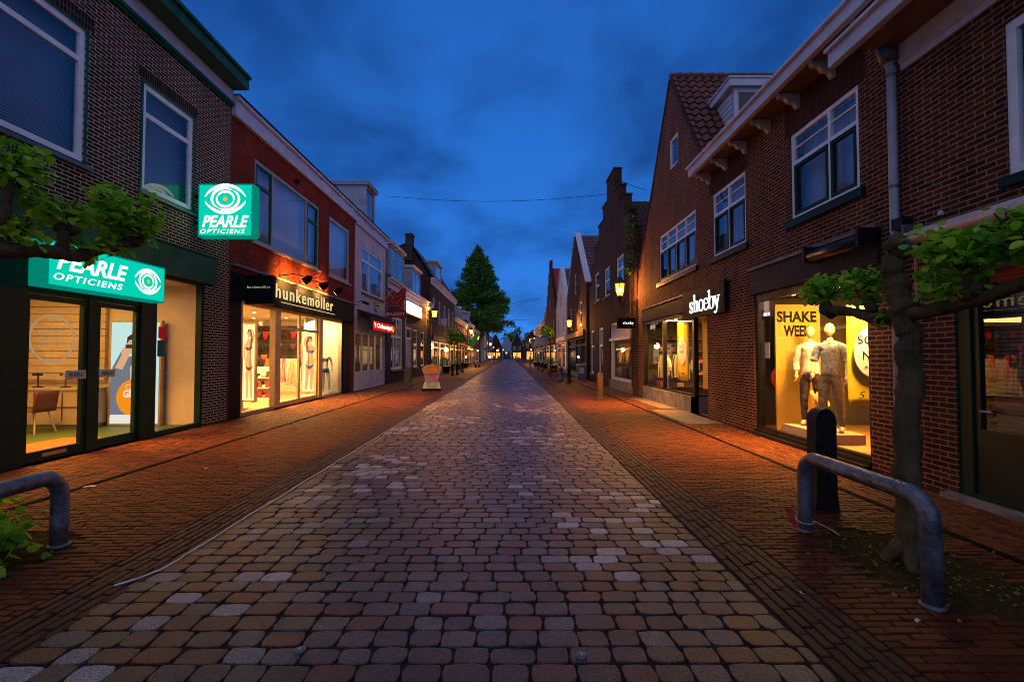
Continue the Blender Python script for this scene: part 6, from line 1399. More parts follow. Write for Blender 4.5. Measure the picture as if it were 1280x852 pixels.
# ================================================================== LEAVES AND TREES
LEAF = toned('lime_leaves', [(0, (0.10, 0.34, 0.015)), (.45, (0.20, 0.56, 0.02)), (.8, (0.38, 0.70, 0.03)), (1, (0.58, 0.78, 0.05))], .5, bump=0, trans=.48, noise_var=.15)
LEAFD = toned('dark_leaves', [(0, (0.05, 0.15, 0.018)), (.6, (0.10, 0.26, 0.025)), (1, (0.17, 0.34, 0.03))], .6, bump=0, trans=.25, noise_var=.2)
def leaf_cloud(name, pts, size, mat, parent, seed=1, droop=.35, jitter=.35):
    rs_ = np.random.RandomState(seed); n = len(pts); P = np.asarray(pts, float)
    T = np.array([(0, 0, 0), (.30, .04, .03), (.50, .32, .06), (.46, .68, .04), (.22, .98, 0), (0, 1.12, -.04), (-.22, .98, 0), (-.46, .68, .04), (-.50, .32, .06), (-.30, .04, .03), (0, .45, -.05)], float)
    F_ = [(0, 1, 2, 10), (10, 2, 3, 4), (10, 4, 5), (10, 5, 6), (10, 6, 7, 8), (0, 10, 8, 9)]
    az = rs_.uniform(0, 2 * np.pi, n); tilt = rs_.uniform(-1.0, .5, n) - droop * .6; roll = rs_.uniform(-.7, .7, n); s = size * rs_.uniform(1 - jitter, 1 + jitter, n)
    ca, sa = np.cos(az), np.sin(az); ct, st = np.cos(tilt), np.sin(tilt)
    d = np.stack([ca * ct, sa * ct, st], 1); side = np.stack([-sa, ca, np.zeros(n)], 1); up = np.cross(side, d) * -1
    cr_, sr = np.cos(roll)[:, None], np.sin(roll)[:, None]; side, up = side * cr_ + up * sr, up * cr_ - side * sr
    V_ = P[:, None, :] + s[:, None, None] * (T[None, :, 0:1] * side[:, None, :] + T[None, :, 1:2] * d[:, None, :] + T[None, :, 2:3] * up[:, None, :])
    vs = V_.reshape(-1, 3).tolist(); fs = []; tn = []
    t_ = rs_.rand(n)
    for i in range(n):
        for f in F_: fs.append(tuple(k + i * 11 for k in f)); tn.append(t_[i])
    mb = MB(); mb.v = vs; mb.f = fs; mb.m = [0] * len(fs)
    return mb.build(name, mat, parent, tone=tn)
def blob_pts(c, r, n, rs_, flat_=.8, shellish=.45):
    """leaf positions round several uneven sub-clumps of a pollard head."""
    subs = [np.array(c) + rs_.normal(0, .42, 3) * r * np.array([1, 1, flat_]) for _ in range(7)]
    o = []
    for _ in range(n):
        s = subs[rs_.randint(len(subs))]; v = rs_.normal(0, 1, 3); v /= np.linalg.norm(v)
        o.append(s + v * r * (.28 + .34 * rs_.rand() ** shellish) * np.array([1, 1, flat_]))
    return o
def gnarly(mb, pts, r0, r1, seed, n=12, segs=5):
    """a limb with ridged, knotty bark modelled into its surface."""
    rr = random.Random(seed); P = []; segs = segs * 3; n = int(n * 1.8)
    for i in range(len(pts) - 1):
        a, b = Vector(pts[i]), Vector(pts[i + 1])
        for k in range(segs): P.append(a.lerp(b, k / segs))
    P.append(Vector(pts[-1])); m = len(P); ph = [rr.uniform(0, 6.28) for _ in range(6)]
    P = [p + Vector((math.sin(i * .55 + ph[0]), math.sin(i * .47 + ph[1]), math.sin(i * .5 + ph[2]))) * r0 * .13 for i, p in enumerate(P)]
    R_ = [(r0 + (r1 - r0) * i / (m - 1)) * (1 + .09 * math.sin(i * .8 + ph[3]) + .07 * math.sin(i * 1.9 + ph[4])) for i in range(m)]
    base = len(mb.v); mb.tube(P, R_, n)
    for i in range(m):
        tw = i * .05
        for k in range(n):
            th = 2 * math.pi * k / n; v = Vector(mb.v[base + i * n + k]); d = v - P[i]
            f = 1 + .07 * abs(math.sin(3.5 * th + tw * 3 + ph[5])) + .05 * math.sin(9 * th + i * .4) + rr.uniform(-.035, .035)
            mb.v[base + i * n + k] = tuple(P[i] + d * f)
def pollard(name, loc, label, trunk, limbs, knobs, heads, seed, leaf=.085):
    t = thing(name, loc, label, 'tree', 'pollarded lime trees'); rs_ = np.random.RandomState(seed)
    mb = MB(); gnarly(mb, trunk[0], trunk[1], trunk[2], seed, 16, 6)
    b = Vector(trunk[0][0])
    for k in range(5): a = k * 1.26 + .3; gnarly(mb, [b + Vector((0, 0, .25)), b + Vector((math.cos(a) * .12, math.sin(a) * .12, .06)), b + Vector((math.cos(a) * .20, math.sin(a) * .20, -.03))], .06, .03, seed + k, 8, 2)
    mb.build('trunk', BARK, t, smooth=True)
    for k, (pts, r0, r1) in enumerate(limbs): m_ = MB(); gnarly(m_, pts, r0, r1, seed + 7 * k, 10, 4); m_.build('limb', BARK, t, smooth=True)
    for (c, r_) in knobs:
        mb = MB()
        for q in range(6):
            v = Vector(rs_.normal(0, 1, 3)).normalized() * r_ * .55; mb.lathe([(r_ * .15, -r_ * .6), (r_ * .5, -r_ * .3), (r_ * .62, 0), (r_ * .45, r_ * .35), (r_ * .1, r_ * .55)], (c[0] + v.x, c[1] + v.y, c[2] + v.z), 8)
        mb.build('pollard_knob', BARK, t, smooth=True)
    pts = []
    for (c, r_, n) in heads:
        mb = MB()
        pts += blob_pts(c, r_, n, rs_)
        for q in range(max(5, n // 18)):
            v = Vector(rs_.normal(0, 1, 3)).normalized() * r_ * .8; v.z = abs(v.z) * .9; mb.tube([Vector(c) - Vector((0, 0, r_ * .3)), Vector(c) + v * .5, Vector(c) + v], [.012, .008, .004], 5)
        mb.build('twigs', BARK, t)
    leaf_cloud('crown', pts, leaf, LEAF, t, seed)
    return t
tx, ty = 3.12, 3.80
pollard('lime_tree', (tx, ty, 0), 'pollarded lime tree with a gnarled trunk beside the right-hand hoop barrier', ([(tx, ty, -.02), (tx - .02, ty, .8), (tx + .03, ty, 1.6), (tx, ty, 1.98)], .085, .076),
        [([(tx, ty, 1.90), (tx, ty + .35, 1.93), (tx, ty + .85, 2.05)], .048, .038), ([(tx, ty, 1.92), (tx + .02, ty - .40, 1.95), (tx + .02, ty - .95, 2.05)], .052, .04), ([(tx, ty, 1.95), (tx, ty + .12, 2.25), (tx, ty + .05, 2.48)], .085, .065), ([(tx, ty + .35, 1.97), (tx, ty + .42, 2.15)], .045, .04)],
        [((tx, ty + .9, 2.05), .09), ((tx, ty - .55, 2.06), .10), ((tx, ty + .05, 2.48), .10), ((tx, ty + .42, 2.17), .07), ((tx, ty - 1.0, 2.05), .09)],
        [((tx, ty + .98, 2.20), .22, 230), ((tx + .02, ty + .42, 2.28), .21, 210), ((tx, ty - .50, 2.26), .27, 360), ((tx + .02, ty - .82, 2.34), .25, 320), ((tx, ty + .22, 1.92), .10, 40), ((tx + .02, ty - .25, 2.12), .17, 90), ((tx, ty - 1.1, 2.2), .22, 90)], 11, .055)
lx, ly = -4.35, 3.75
pollard('lime_tree', (lx, ly, 0), 'pollarded lime tree reaching in from the left edge over the teal sign', ([(lx, ly, -.02), (lx, ly, 1.0), (lx, ly, 2.0), (lx, ly, 2.45)], .14, .12),
        [([(lx, ly, 2.42), (lx, ly + .6, 2.55), (lx, ly + 1.1, 2.60), (lx, ly + 1.75, 2.88)], .07, .045), ([(lx, ly, 2.42), (lx, ly + .35, 2.80), (lx, ly + .42, 3.15)], .065, .05), ([(lx, ly + .9, 2.58), (lx, ly + .95, 2.80)], .05, .045), ([(lx, ly, 2.40), (lx, ly - .9, 2.6), (lx, ly - 1.3, 2.7)], .09, .06)],
        [((lx, ly + 1.78, 2.98), .13), ((lx, ly + .42, 3.15), .11), ((lx, ly + .97, 2.84), .09), ((lx, ly - 1.3, 2.75), .1)],
        [((lx, ly + 1.72, 3.12), .34, 430), ((lx, ly + 1.42, 3.22), .22, 130), ((lx, ly + .98, 3.00), .23, 190), ((lx + .02, ly + .42, 3.26), .30, 320), ((lx, ly + .55, 2.72), .19, 80), ((lx, ly + 1.15, 2.66), .16, 60), ((lx, ly + 1.5, 2.84), .15, 40), ((lx, ly - 1.3, 2.9), .3, 100)], 23, .074)
# sucker shoots at the foot of the left tree
rs_ = np.random.RandomState(5)
t = thing('lime_shoots', (-4.2, 3.75, 0), 'low leafy green shoots at the pavement edge under the left barrier', 'shrub'); pts = []
for c, r_, n in (((-4.25, 3.75, .20), .36, 230), ((-3.95, 3.78, .16), .24, 110), ((-4.25, 3.35, .14), .26, 90), ((-4.3, 4.1, .24), .22, 90)): pts += [p for p in blob_pts(c, r_, n, rs_, .75) if p[2] > .02]
mb = MB()
for k in range(40): a = rnd.uniform(0, 6.28); q = rnd.uniform(.05, .35); mb.tube([(-4.2 + q * .4 * math.cos(a), 3.75 + q * .4 * math.sin(a), 0), (-4.2 + q * math.cos(a), 3.75 + q * math.sin(a), rnd.uniform(.15, .38))], [.007, .003], 4)
mb.build('stems', BARK, t); leaf_cloud('foliage', pts, .085, LEAF, t, 9)
# litter of dead leaves, grit and weeds in the tree pit
def scatter_ground(name, label, cx, cy_, rx, ry, n, size, mat, seed, kind='stuff'):
    q = random.Random(seed); pts = []
    while len(pts) < n:
        a, b = q.uniform(-1, 1), q.uniform(-1, 1)
        if a * a + b * b < 1 and abs(a * rx) + abs(b * ry) > .12: pts.append((cx + a * rx, cy_ + b * ry, .006))
    o = leaf_cloud(name, pts, size, mat, None, seed, droop=0, jitter=.5); tag(o, kind=kind)
DEADL = toned('dead_leaves', [(0, (0.16, 0.08, 0.025)), (.5, (0.26, 0.15, 0.05)), (1, (0.09, 0.05, 0.02))], .8, bump=0, trans=.1)
scatter_ground('fallen_leaves', None, 3.15, 3.8, .85, 1.1, 150, .022, DEADL, 71); scatter_ground('grass', None, 3.12, 3.75, .52, .85, 230, .016, LEAFD, 72)
scatter_ground('fallen_leaves', None, -4.3, 4.3, .9, 1.3, 90, .024, DEADL, 73)
# vine on the stepped gable corner
V0 = [o for o in COL.objects if o.name.startswith('vine')][0]
pts = [(XR - rnd.uniform(-.02, .12), rnd.gauss(20.0, .45), rnd.uniform(5.0, 7.4)) for k in range(260)]
pts = [p for p in pts if abs(p[1] - 20.2) < 1.0]; leaf_cloud('foliage', pts, .09, LEAFD, V0, 3)
MB().tube([(XR - .03, 19.9, .3), (XR - .04, 20.0, 3.2), (XR - .04, 20.1, 7.0)], [.025, .02, .01], 6).build('stem', BARK, V0)

# small street trees and crowns with clear stems
def street_tree(x, y, h, r_, n, label, mat=LEAFD, seed=1, leaf=.16, name='street_tree', grp='small street trees'):
    t = thing(name, (x, y, 0), label, 'tree', grp); MB().tube([(x, y, 0), (x + .03, y, h * .5), (x, y, h)], [.07, .055, .04], 8).build('trunk', BARK, t)
    rs_ = np.random.RandomState(seed); pts = blob_pts((x, y, h + r_ * .35), r_, n, rs_); leaf_cloud('crown', pts, leaf, mat, t, seed)
    return t
street_tree(-4.75, 43.5, 3.0, 1.05, 420, 'small dark street tree beside shop with lit windows, left pavement', seed=31)
street_tree(-5.0, 48.5, 2.9, .95, 300, 'second small street tree, behind the first on the left pavement', seed=32)
street_tree(2.85, 34.5, 3.15, .42, 130, 'thin potted tree with a small tufted crown on the right pavement', mat=LEAF, seed=33)
street_tree(2.6, 64, 3.2, .8, 120, 'far small street tree before the blue shop signs on the right', seed=34)

LEAFM = toned('conifer_leaves', [(0, (0.04, 0.14, 0.02)), (.6, (0.10, 0.27, 0.03)), (1, (0.20, 0.40, 0.04))], .6, bump=0, trans=.25, noise_var=.3)
# the big conifer behind the left row
def big_tree(x, y, base, top, label):
    t = thing('conifer_tree', (x, y, 0), label, 'tree'); rs_ = np.random.RandomState(77)
    MB().tube([(x, y, 0), (x, y, top * .5), (x + .2, y, top)], [.7, .4, .05], 10).build('trunk', BARK, t)
    pts = []; mb = MB()
    H_ = top - base
    for k in range(150):
        fz = rs_.rand() ** .85; z = base + H_ * fz; R_ = min(7.8, 10.4 * (1 - fz) ** .72) * (0.70 + .42 * rs_.rand()) * (1 + .12 * math.sin(k * 1.3)); 
        if fz < .16: R_ *= .72 + fz * 1.75
        if fz > .9: R_ *= .75
        a = rs_.uniform(0, 2 * np.pi); dx, dy = math.cos(a), math.sin(a)
        end = (x + dx * R_, y + dy * R_, z + rs_.uniform(-.5, .9) + (.4 if fz > .5 else -.3)); mb.tube([(x, y, z - .2), (x + dx * R_ * .6, y + dy * R_ * .6, z - .1), end], [.12, .07, .02], 5)
        nseg = int(18 + R_ * 8)
        for q in range(nseg):
            f = .18 + .84 * (q / nseg) ** .75; wd = .35 + R_ * .17 * math.sin(math.pi * min(1, f * .95))
            for _ in range(6): pts.append((x + dx * R_ * f - dy * rs_.normal(0, wd), y + dy * R_ * f + dx * rs_.normal(0, wd), z + (end[2] - z) * f + rs_.normal(0, .42) - .10))
    for _ in range(60): q = rs_.rand(); pts.append((x + rs_.normal(0, .25 * (1.2 - q)), y + rs_.normal(0, .3), top - .8 + q * 1.2))
    mb.build('branches', BARK, t); leaf_cloud('crown', pts, .34, LEAFM, t, 8, droop=.15)
big_tree(-8.1, 121, 6.5, 28.2, 'tall green conifer rising behind the left row of houses')

# ================================================================== LANTERNS
LANT = emit('lantern_glow', (1.0, .30, .03), 2.0)
_nt = LANT.node_tree; _o = [n for n in _nt.nodes if n.type == 'OUTPUT_MATERIAL'][0]; _e = [n for n in _nt.nodes if n.type == 'EMISSION'][0]; _tr = N(_nt, 'ShaderNodeBsdfTransparent'); _ad = N(_nt, 'ShaderNodeAddShader'); _nt.links.new(_e.outputs[0], _ad.inputs[0]); _nt.links.new(_tr.outputs[0], _ad.inputs[1]); _nt.links.new(_ad.outputs[0], _o.inputs[0])
LANT2 = emit('lantern_core', (1.0, .72, .30), 14.0)
def lantern(x, y, z, M, wally, label, s=1.0, power=40, light=True):
    """six-sided street lantern on a scrolled wall bracket; z = middle of the lantern."""
    t = thing('wall_lantern', (x, y, z - .6 * s), label, 'lantern', 'wall lanterns along the street')
    xw = M(0, 0, 0)[0]; zb = z - .42 * s
    mb = MB(); mb.tube([(xw, y, zb - .02), (x, y, zb - .02)], .018 * s, 8)
    sg_ = 1 if x > xw else -1; L_ = abs(x - xw)
    for k in range(3):
        cx_ = xw + sg_ * L_ * (.22 + .27 * k); rr = .085 * s * (1.15 - .2 * k)
        mb.tube([(cx_ + sg_ * rr * (1 - q / 26) * math.cos(q * .45), y, zb - .12 * s + rr * (1 - q / 26) * math.sin(q * .45)) for q in range(22)], .011 * s, 6)
    mb.tube([(xw, y, zb - .42 * s), (xw + sg_ * L_ * .35, y, zb - .22 * s), (x, y, zb - .04)], .014 * s, 6)
    mb.box((xw - .0, y - .03, zb - .5 * s), (xw + sg_ * .025, y + .03, zb + .08)); mb.build('bracket', DARK, t)
    n = 6; zt = z + .25 * s; z0 = z - .22 * s; rt, r0 = .21 * s, .125 * s
    ring = lambda r_, zz: [(x + r_ * math.cos(2 * math.pi * k / n + .26), y + r_ * math.sin(2 * math.pi * k / n + .26), zz) for k in range(n)]
    mb = MB(); A, B = ring(r0, z0), ring(rt, zt)
    for k in range(n): mb.tube([A[k], B[k]], .013 * s, 5); mb.tube([A[k], A[(k + 1) % n]], .014 * s, 5); mb.tube([B[k], B[(k + 1) % n]], .018 * s, 5)
    mb.tube([(x, y, zb - .03), (x, y, zb + .06), (x, y, z0 - .01)], [.03 * s, .05 * s, .11 * s], 8)
    mb.build('lantern_frame', DARK, t)
    g0_, g1_ = ring(r0 * .97, z0), ring(rt * .97, zt)
    MB().add(g0_ + g1_, [(k, (k + 1) % n, n + (k + 1) % n, n + k) for k in range(n)]).build('glass', LANT if light else LANT, t)
    MB().lathe([(.03 * s, -.10 * s), (.055 * s, -.03 * s), (.05 * s, .06 * s), (.02 * s, .11 * s)], (x, y, z), 10).build('bulb', LANT2, t, smooth=True)
    mb = MB(); mb.lathe([(rt * 1.12, 0), (rt * .95, .05 * s), (rt * .5, .15 * s), (rt * .42, .17 * s), (rt * .42, .22 * s), (rt * .15, .27 * s), (.02 * s, .36 * s)], (x, y, zt), 6); mb.build('cap', DARK, t)
    if light: lamp_point((x, y - .10 * s, z), power, (1.0, .36, .05), .04)
    return t
lantern(4.38, 19.25, 4.20, MR, 0, 'glowing orange street lantern on a scrolled bracket, nearest on the right', 1.08, 230)
lantern(-6.38, 40.6, 5.05, ML, 0, 'glowing orange lantern at the tavern corner, left side', 1.2, 650)
lantern(4.40, 36.0, 3.95, MR, 0, 'glowing lantern in front of the narrow white house, right side', 1.1, 480)
lantern(-6.2, 76.5, 5.3, ML, 0, 'far glowing lantern near the green flag, left side', 1.5, 900)
lantern(-6.2, 92, 4.9, ML, 0, 'glowing lantern on the dark house beyond the terrace, left side', 1.5, 800)
lantern(4.3, 84, 4.3, MR, 0, 'glowing lantern above the far blue shop signs, right side', 1.5, 700)
lantern(-6.2, 150, 5.0, ML, 0, 'distant glowing lantern beneath the big conifer', 2.0, 900)
lantern(4.3, 101, 4.6, MR, 0, 'distant glowing lantern at the end of the right row', 2.0, 900)

# ================================================================== FURTHER HOUSES
SHW = emit('pale_shop_light', (1.0, .58, .22), 1.5); SHO = emit('orange_shop_light', (1.0, .34, .06), 2.2); SHB = emit('cool_shop_light', (.55, .70, 1.0), .35)
def house(name, label, M, y0, y1, eave, ridge, kind, wmat, rmat, up=((4.6, 1.7, 3),), shop=None, trim=WHITE, stepped=False, dorm=0, hf=.03, shopn=2, seg=True, corn=True, chim=None, rd=4.5):
    h = thing(name, (M(0, 0, 0)[0], (y0 + y1) / 2, 0), label, 'building'); W = y1 - y0; ym_ = (y0 + y1) / 2
    holes = []
    for (z, hh, n) in up:
        w_ = min(1.1, W / n * .45)
        for k in range(n): c = y0 + W * (k + .5) / n; holes.append((c - w_ / 2, c + w_ / 2, z, z + hh))
    nu = len(holes)
    gs = []
    if shop is not None:
        for k in range(shopn): a = y0 + .45 + (W - .9) * k / shopn + .12; b = y0 + .45 + (W - .9) * (k + 1) / shopn - .12; gs.append((a, b, .35, 2.9))
    if kind == 'gable':
        if stepped:
            ns = 5; out_ = [(y0, 0), (y1, 0), (y1, eave)]
            for k in range(1, ns + 1): yy = y1 - W * .5 * k / (ns + .6); zz = eave + (ridge - eave) * k / ns; out_ += [(yy, out_[-1][1]), (yy, zz)]
            L_ = [(2 * ym_ - p[0], p[1]) for p in reversed(out_[3:])]; out_ += L_ + [(y0, eave)]
            pts_ = out_
        else: pts_ = [(y0, 0), (y1, 0), (y1, eave), (ym_ + .35, ridge), (ym_ - .35, ridge), (y0, eave)]
    else: pts_ = rect(y0, y1, 0, eave)
    facade(h, M, pts_, holes + gs, wmat, t=.3 if stepped else .14); shell(h, M, y0 + .004, y1 - .004, eave - .05, 9, wmat, gable=(rd, ridge - .1) if kind == 'eave' and ridge > eave + 1 else None)
    if kind == 'gable':
        ov = -.31 if (stepped or seg) else .1; rz = ridge - (.9 if stepped else .05)
        roof_slope(h, [(M(y0 - .05, eave - .1, ov), M(y0 - .05, eave - .1, -9), M(ym_, rz, -9), M(ym_, rz, ov)), (M(y1 + .05, eave - .1, -9), M(y1 + .05, eave - .1, ov), M(ym_, rz, ov), M(ym_, rz, -9))], rmat, far=True, tw=.5, th=.5)
        if not stepped:
            mb = MB()
            for s_ in (-1, 1):
                a = Vector((ym_ + s_ * W / 2, eave)); b = Vector((ym_ + s_ * .35, ridge)); nn = Vector((-(b - a).y, (b - a).x)).normalized() * (.14 * -s_) * -1
                P4 = [a, b, b - nn, a - nn]; mb.add([M(p.x, p.y, .06) for p in P4] + [M(p.x, p.y, -.34) for p in P4], [(0, 1, 2, 3), (4, 7, 6, 5), (0, 4, 5, 1), (1, 5, 6, 2), (2, 6, 7, 3), (3, 7, 4, 0)])
            mb.build('verge', trim, h)
    elif ridge > eave + 1:
        roof_slope(h, [(M(y0, eave + .05, .25), M(y1, eave + .05, .25), M(y1, ridge, -rd), M(y0, ridge, -rd)), (M(y0, eave, -9.1), M(y1, eave, -9.1), M(y1, ridge, -rd), M(y0, ridge, -rd))], rmat, far=True, tw=.5, th=.5)
    else: fbox(MB(), M, y0, y1, eave, eave + .1, -9, 0).build('roof', LEAD, h)
    if kind == 'eave' and corn: cornice(h, M, y0 + .02, y1 - .02, [(eave - .45, eave - .12, .10), (eave - .12, eave + .0, .24), (eave, eave + .10, .36)], trim)
    for k in range(dorm): c = y0 + W * (k + .5) / dorm; dormer(h, M, c - .8, c + .8, eave + .15, eave + 2.1, -.3, 3.2, trim, PLASTERB)
    for wv in holes: window(h, M, *wv, hs=[.55], fmat=trim, fw=.12, back=CURTD if rnd.random() < .6 else CURT, d=-hf)
    for k, wv in enumerate(gs):
        window(h, M, *wv, hs=[.78], fmat=trim if shop != 'dark' else BLACK, fw=.12, back=None, d=-hf, gl=G_SHOP, name='shop_window')
        m_ = {'warm': SHW, 'orange': SHO, 'cool': SHB, 'dark': CURTD}[shop]
        fbox(MB(), M, wv[0] + .02, wv[1] - .02, wv[2], wv[3], -.46, -.42).build('lit_room_sheet' if shop != 'dark' else 'dim_room_sheet', m_, h)  # sheet whose own glow or darkness stands in for the room behind
        mb = MB(); fbox(mb, M, wv[0], wv[0] + .018, wv[2], wv[3], -.41, -.16); fbox(mb, M, wv[1] - .018, wv[1], wv[2], wv[3], -.41, -.16)
        for q in range(4): yy = rnd.uniform(wv[0] + .1, wv[1] - .4); fbox(mb, M, yy, yy + rnd.uniform(.2, .5), wv[2], wv[2] + rnd.uniform(.3, 1.3), -.34, -.28)
        mb.build('window_display', paint('display_stock', (.22, .12, .07), .7, .4, 3), h)
    if shop is not None: zf_ = rnd.uniform(2.93, 3.1); fbox(MB(), M, y0 + rnd.uniform(.3, W * .3), y1 - .3, zf_, zf_ + rnd.uniform(.25, .5), .002, .12).build('fascia', rnd.choice((trim, BLACK, GREEN, GREYPAN, WOODB, SRED, BLACK)), h); fbox(MB(), M, y0 + .3, y1 - .3, 0.0, .33, -.1, .03).build('plinth', STONE, h)
    if chim:
        for (yy, dd, zz) in chim:
            c = MB(); x_ = M(yy, zz, dd); c.box((x_[0] - .3, yy - .4, zz - 2.4), (x_[0] + .3, yy + .4, zz)); c.box((x_[0] - .36, yy - .46, zz - .2), (x_[0] + .36, yy + .46, zz - .08)); c.build('chimney', wmat, h)
    return h
# left
h5 = house('dark_brick_house', 'tall dark brick house with chimney and white cornice just past the tavern lantern, left side', ML, Y4b + .004, 60.5, 8.35, 11.6, 'eave', B_GREY, TILE_DARK, ((4.7, 2.2, 5),), 'warm', dorm=0, chim=[(42.5, -1.9, 12.3), (59.8, -2.0, 12.2)], shopn=4, rd=1.9)
dormer(h5, ML, 46.5, 50, 8.6, 10.6, -.2, 3.5, WHITE, PLASTERB)
MB().prism([(0, 0), (.6, 0), (.6, .6), (0, .6)], [], lambda a, b, c: ML(47.5 + c, 4.6 + b, .15 + a), .12).build('projecting_sign', paint('house_sign_white', (.6, .62, .7), .5), h5)
house('lit_cornice_house', 'lower brick house with orange-lit cornice and three white dormers, left side', ML, 60.52, 79.5, 6.35, 9.4, 'eave', B_BROWN, TILE_BROWN, ((3.8, 1.7, 6),), 'orange', dorm=3, shopn=4, chim=[(79, -4, 10.2)])
house('pale_plaster_house', 'pale blue-grey plastered house beyond the three dormers, left side', ML, 79.52, 92, 7.0, 9.6, 'eave', PLASTERB, TILE_BROWN, ((4.0, 1.7, 3),), 'orange', dorm=1, shopn=3)
house('low_dark_house', 'dark low house under the conifer, left side', ML, 92.02, 108, 6.6, 9.4, 'eave', B_BROWN, TILE_DARK, ((3.9, 1.6, 4),), 'warm', shopn=3, chim=[(100, -4.4, 10.4)])
house('white_gable_house', 'far white gabled house right of the conifer trunk, left side', ML, 126, 138, 7.5, 11.2, 'gable', PLASTER, TILE_DARK, ((4.2, 1.8, 3),), 'warm', stepped=False)
house('far_brick_house', 'far dark house with a steep dark gable, left side', ML, 138.05, 158, 8.0, 14.0, 'gable', B_GREY, TILE_DARK, ((4.2, 1.8, 4),), 'cool', stepped=False)
house('farthest_left_house', 'farthest pale house at the left end of the street', ML, 158.05, 190, 8.0, 11, 'eave', PLASTERB, TILE_DARK, ((4.2, 1.8, 5),), 'orange')
# right
house('white_verge_house', 'narrow brown house with thick white gable edges, right side', MR, 31.9, 42.6, 6.4, 10.9, 'gable', B_BROWN, TILE_BROWN, ((3.7, 1.75, 2), (6.3, 1.6, 1)), 'dark', stepped=False)
house('narrow_white_house', 'narrow white gabled house behind the second right lantern', MR, 43.4, 52.8, 6.2, 10.2, 'gable', PLASTER, TILE_DARK, ((3.7, 1.75, 2), (6.4, 1.4, 1)), 'orange', stepped=False)
house('small_stepped_gable_house', 'brick stepped gable house with a bright red roof, right side', MR, 53.6, 69.5, 7.0, 13.6, 'gable', B_BROWN, TILE_BRIGHT, ((3.8, 2.0, 3), (7.2, 1.6, 1)), 'warm', stepped=True)
house('far_chimney_house', 'far brown house with a tall chimney, right side', MR, 70, 84, 6.5, 9.5, 'eave', B_BROWN, TILE_DARK, ((3.9, 1.7, 3),), 'cool', chim=[(72, -1.2, 12.2)])
house('far_pale_house', 'far pale house behind the blue hanging signs, right side', MR, 84.05, 102, 6.5, 8.5, 'eave', PLASTERB, TILE_DARK, ((3.9, 1.7, 4),), 'warm', chim=[(90, -1.5, 9.6)])
MRF = fm(XR + 5, -1)
house('far_gabled_house', 'far dark gabled house set back behind the right row', MRF, 102.5, 120, 6.5, 11, 'gable', B_GREY, TILE_DARK, ((3.9, 1.7, 3),), 'orange')
house('farthest_right_house', 'farthest low house at the right end of the street', MRF, 120.5, 165, 6.5, 9.5, 'eave', B_BROWN, TILE_DARK, ((3.9, 1.7, 6),), 'orange')
# end of the street
ME = lambda a, z, d=0: (a, 205 - d, z); ME2 = lambda a, z, d=0: (a, 150 - d, z)
house('end_cafe_house', 'orange lit cafe house closing the far end of the street', ME2, 4.4, 9.9, 6.5, 9.5, 'gable', B_BROWN, TILE_DARK, ((3.9, 1.7, 3),), 'orange')
house('end_white_house', 'small pale gabled house at the far end, middle of three', ME, -3.6, 0.4, 6.2, 9.6, 'gable', PLASTERB, TILE_DARK, ((3.7, 1.6, 2),), 'dark', shopn=1)
house('end_brick_house', 'small brick gabled house at the far end, left of the pale one', ME, -9, -3.7, 5.6, 10.4, 'gable', B_BROWN, TILE_BROWN, ((3.5, 1.5, 2),), 'orange')
house('end_grey_house', 'small grey gabled house at the far end, right of the pale one', ME, 0.5, 5.1, 6.6, 10.8, 'gable', B_GREY, TILE_DARK, ((3.9, 1.6, 2),), 'orange')
house('end_right_house', 'small dark house closing the far end, right of the lit cafe', ME, 5.2, 18, 6.0, 8.5, 'eave', B_BROWN, TILE_DARK, ((3.7, 1.6, 3),), 'dark')
def far_tree(x, y, r_, h, label, seed):
    t = thing('far_tree', (x, y, 0), label, 'tree', 'trees beyond the end of the street'); MB().tube([(x, y, 0), (x, y, h)], [.5, .2], 8).build('trunk', BARK, t)
    rs_ = np.random.RandomState(seed); pts = []
    for k in range(14): c = np.array([x, y, h]) + rs_.normal(0, .42, 3) * r_; pts += blob_pts(c, r_ * .55, 90, rs_)
    leaf_cloud('crown', pts, 1.0, LEAFD, t, seed)
far_tree(2, 262, 5.5, 9, 'round dark tree beyond the far end, leftmost of the group', 51); far_tree(13, 258, 6, 9.5, 'round dark tree beyond the far end, just right of the road axis', 52); far_tree(23, 255, 7, 10.5, 'round dark tree beyond the far end, above the right row of roofs', 53)

# lights of the distant shops and cafes: small lit hanging lanterns on posts
FARL = emit('far_lamp_orange', (1, .34, .05), 5.0); FARL2 = emit('far_lamp_amber', (1, .55, .16), 3.0)
def post_lamp(x, y, z, s, label):
    t = thing('street_lamp', (x, y, 0), label, 'street lamp', 'small lamps far down the street'); MB().tube([(x, y, 0), (x, y, z - .2 * s)], .05, 6).build('post', DARK, t)
    MB().lathe([(.12 * s, -.2 * s), (.22 * s, 0), (.20 * s, .2 * s)], (x, y, z), 8).build('glass', (LANT2, FARL, FARL2)[int(y) % 3], t); MB().lathe([(.26 * s, 0), (.1 * s, .15 * s), (.02, .25 * s)], (x, y, z + .2 * s), 8).build('cap', DARK, t)
k = 0
wd_ = ['nearest', 'second', 'third', 'fourth', 'fifth', 'sixth', 'seventh', 'eighth']
LP_ = ((617, 434, 118), (622, 438, 150), (612, 446, 105), (629, 437, 170), (633, 441, 200), (641, 437, 215), (669, 430, 105), (664, 437, 140), (661, 442, 160), (658, 436, 190), (653, 434, 228), (649, 441, 232), (672, 441, 95))
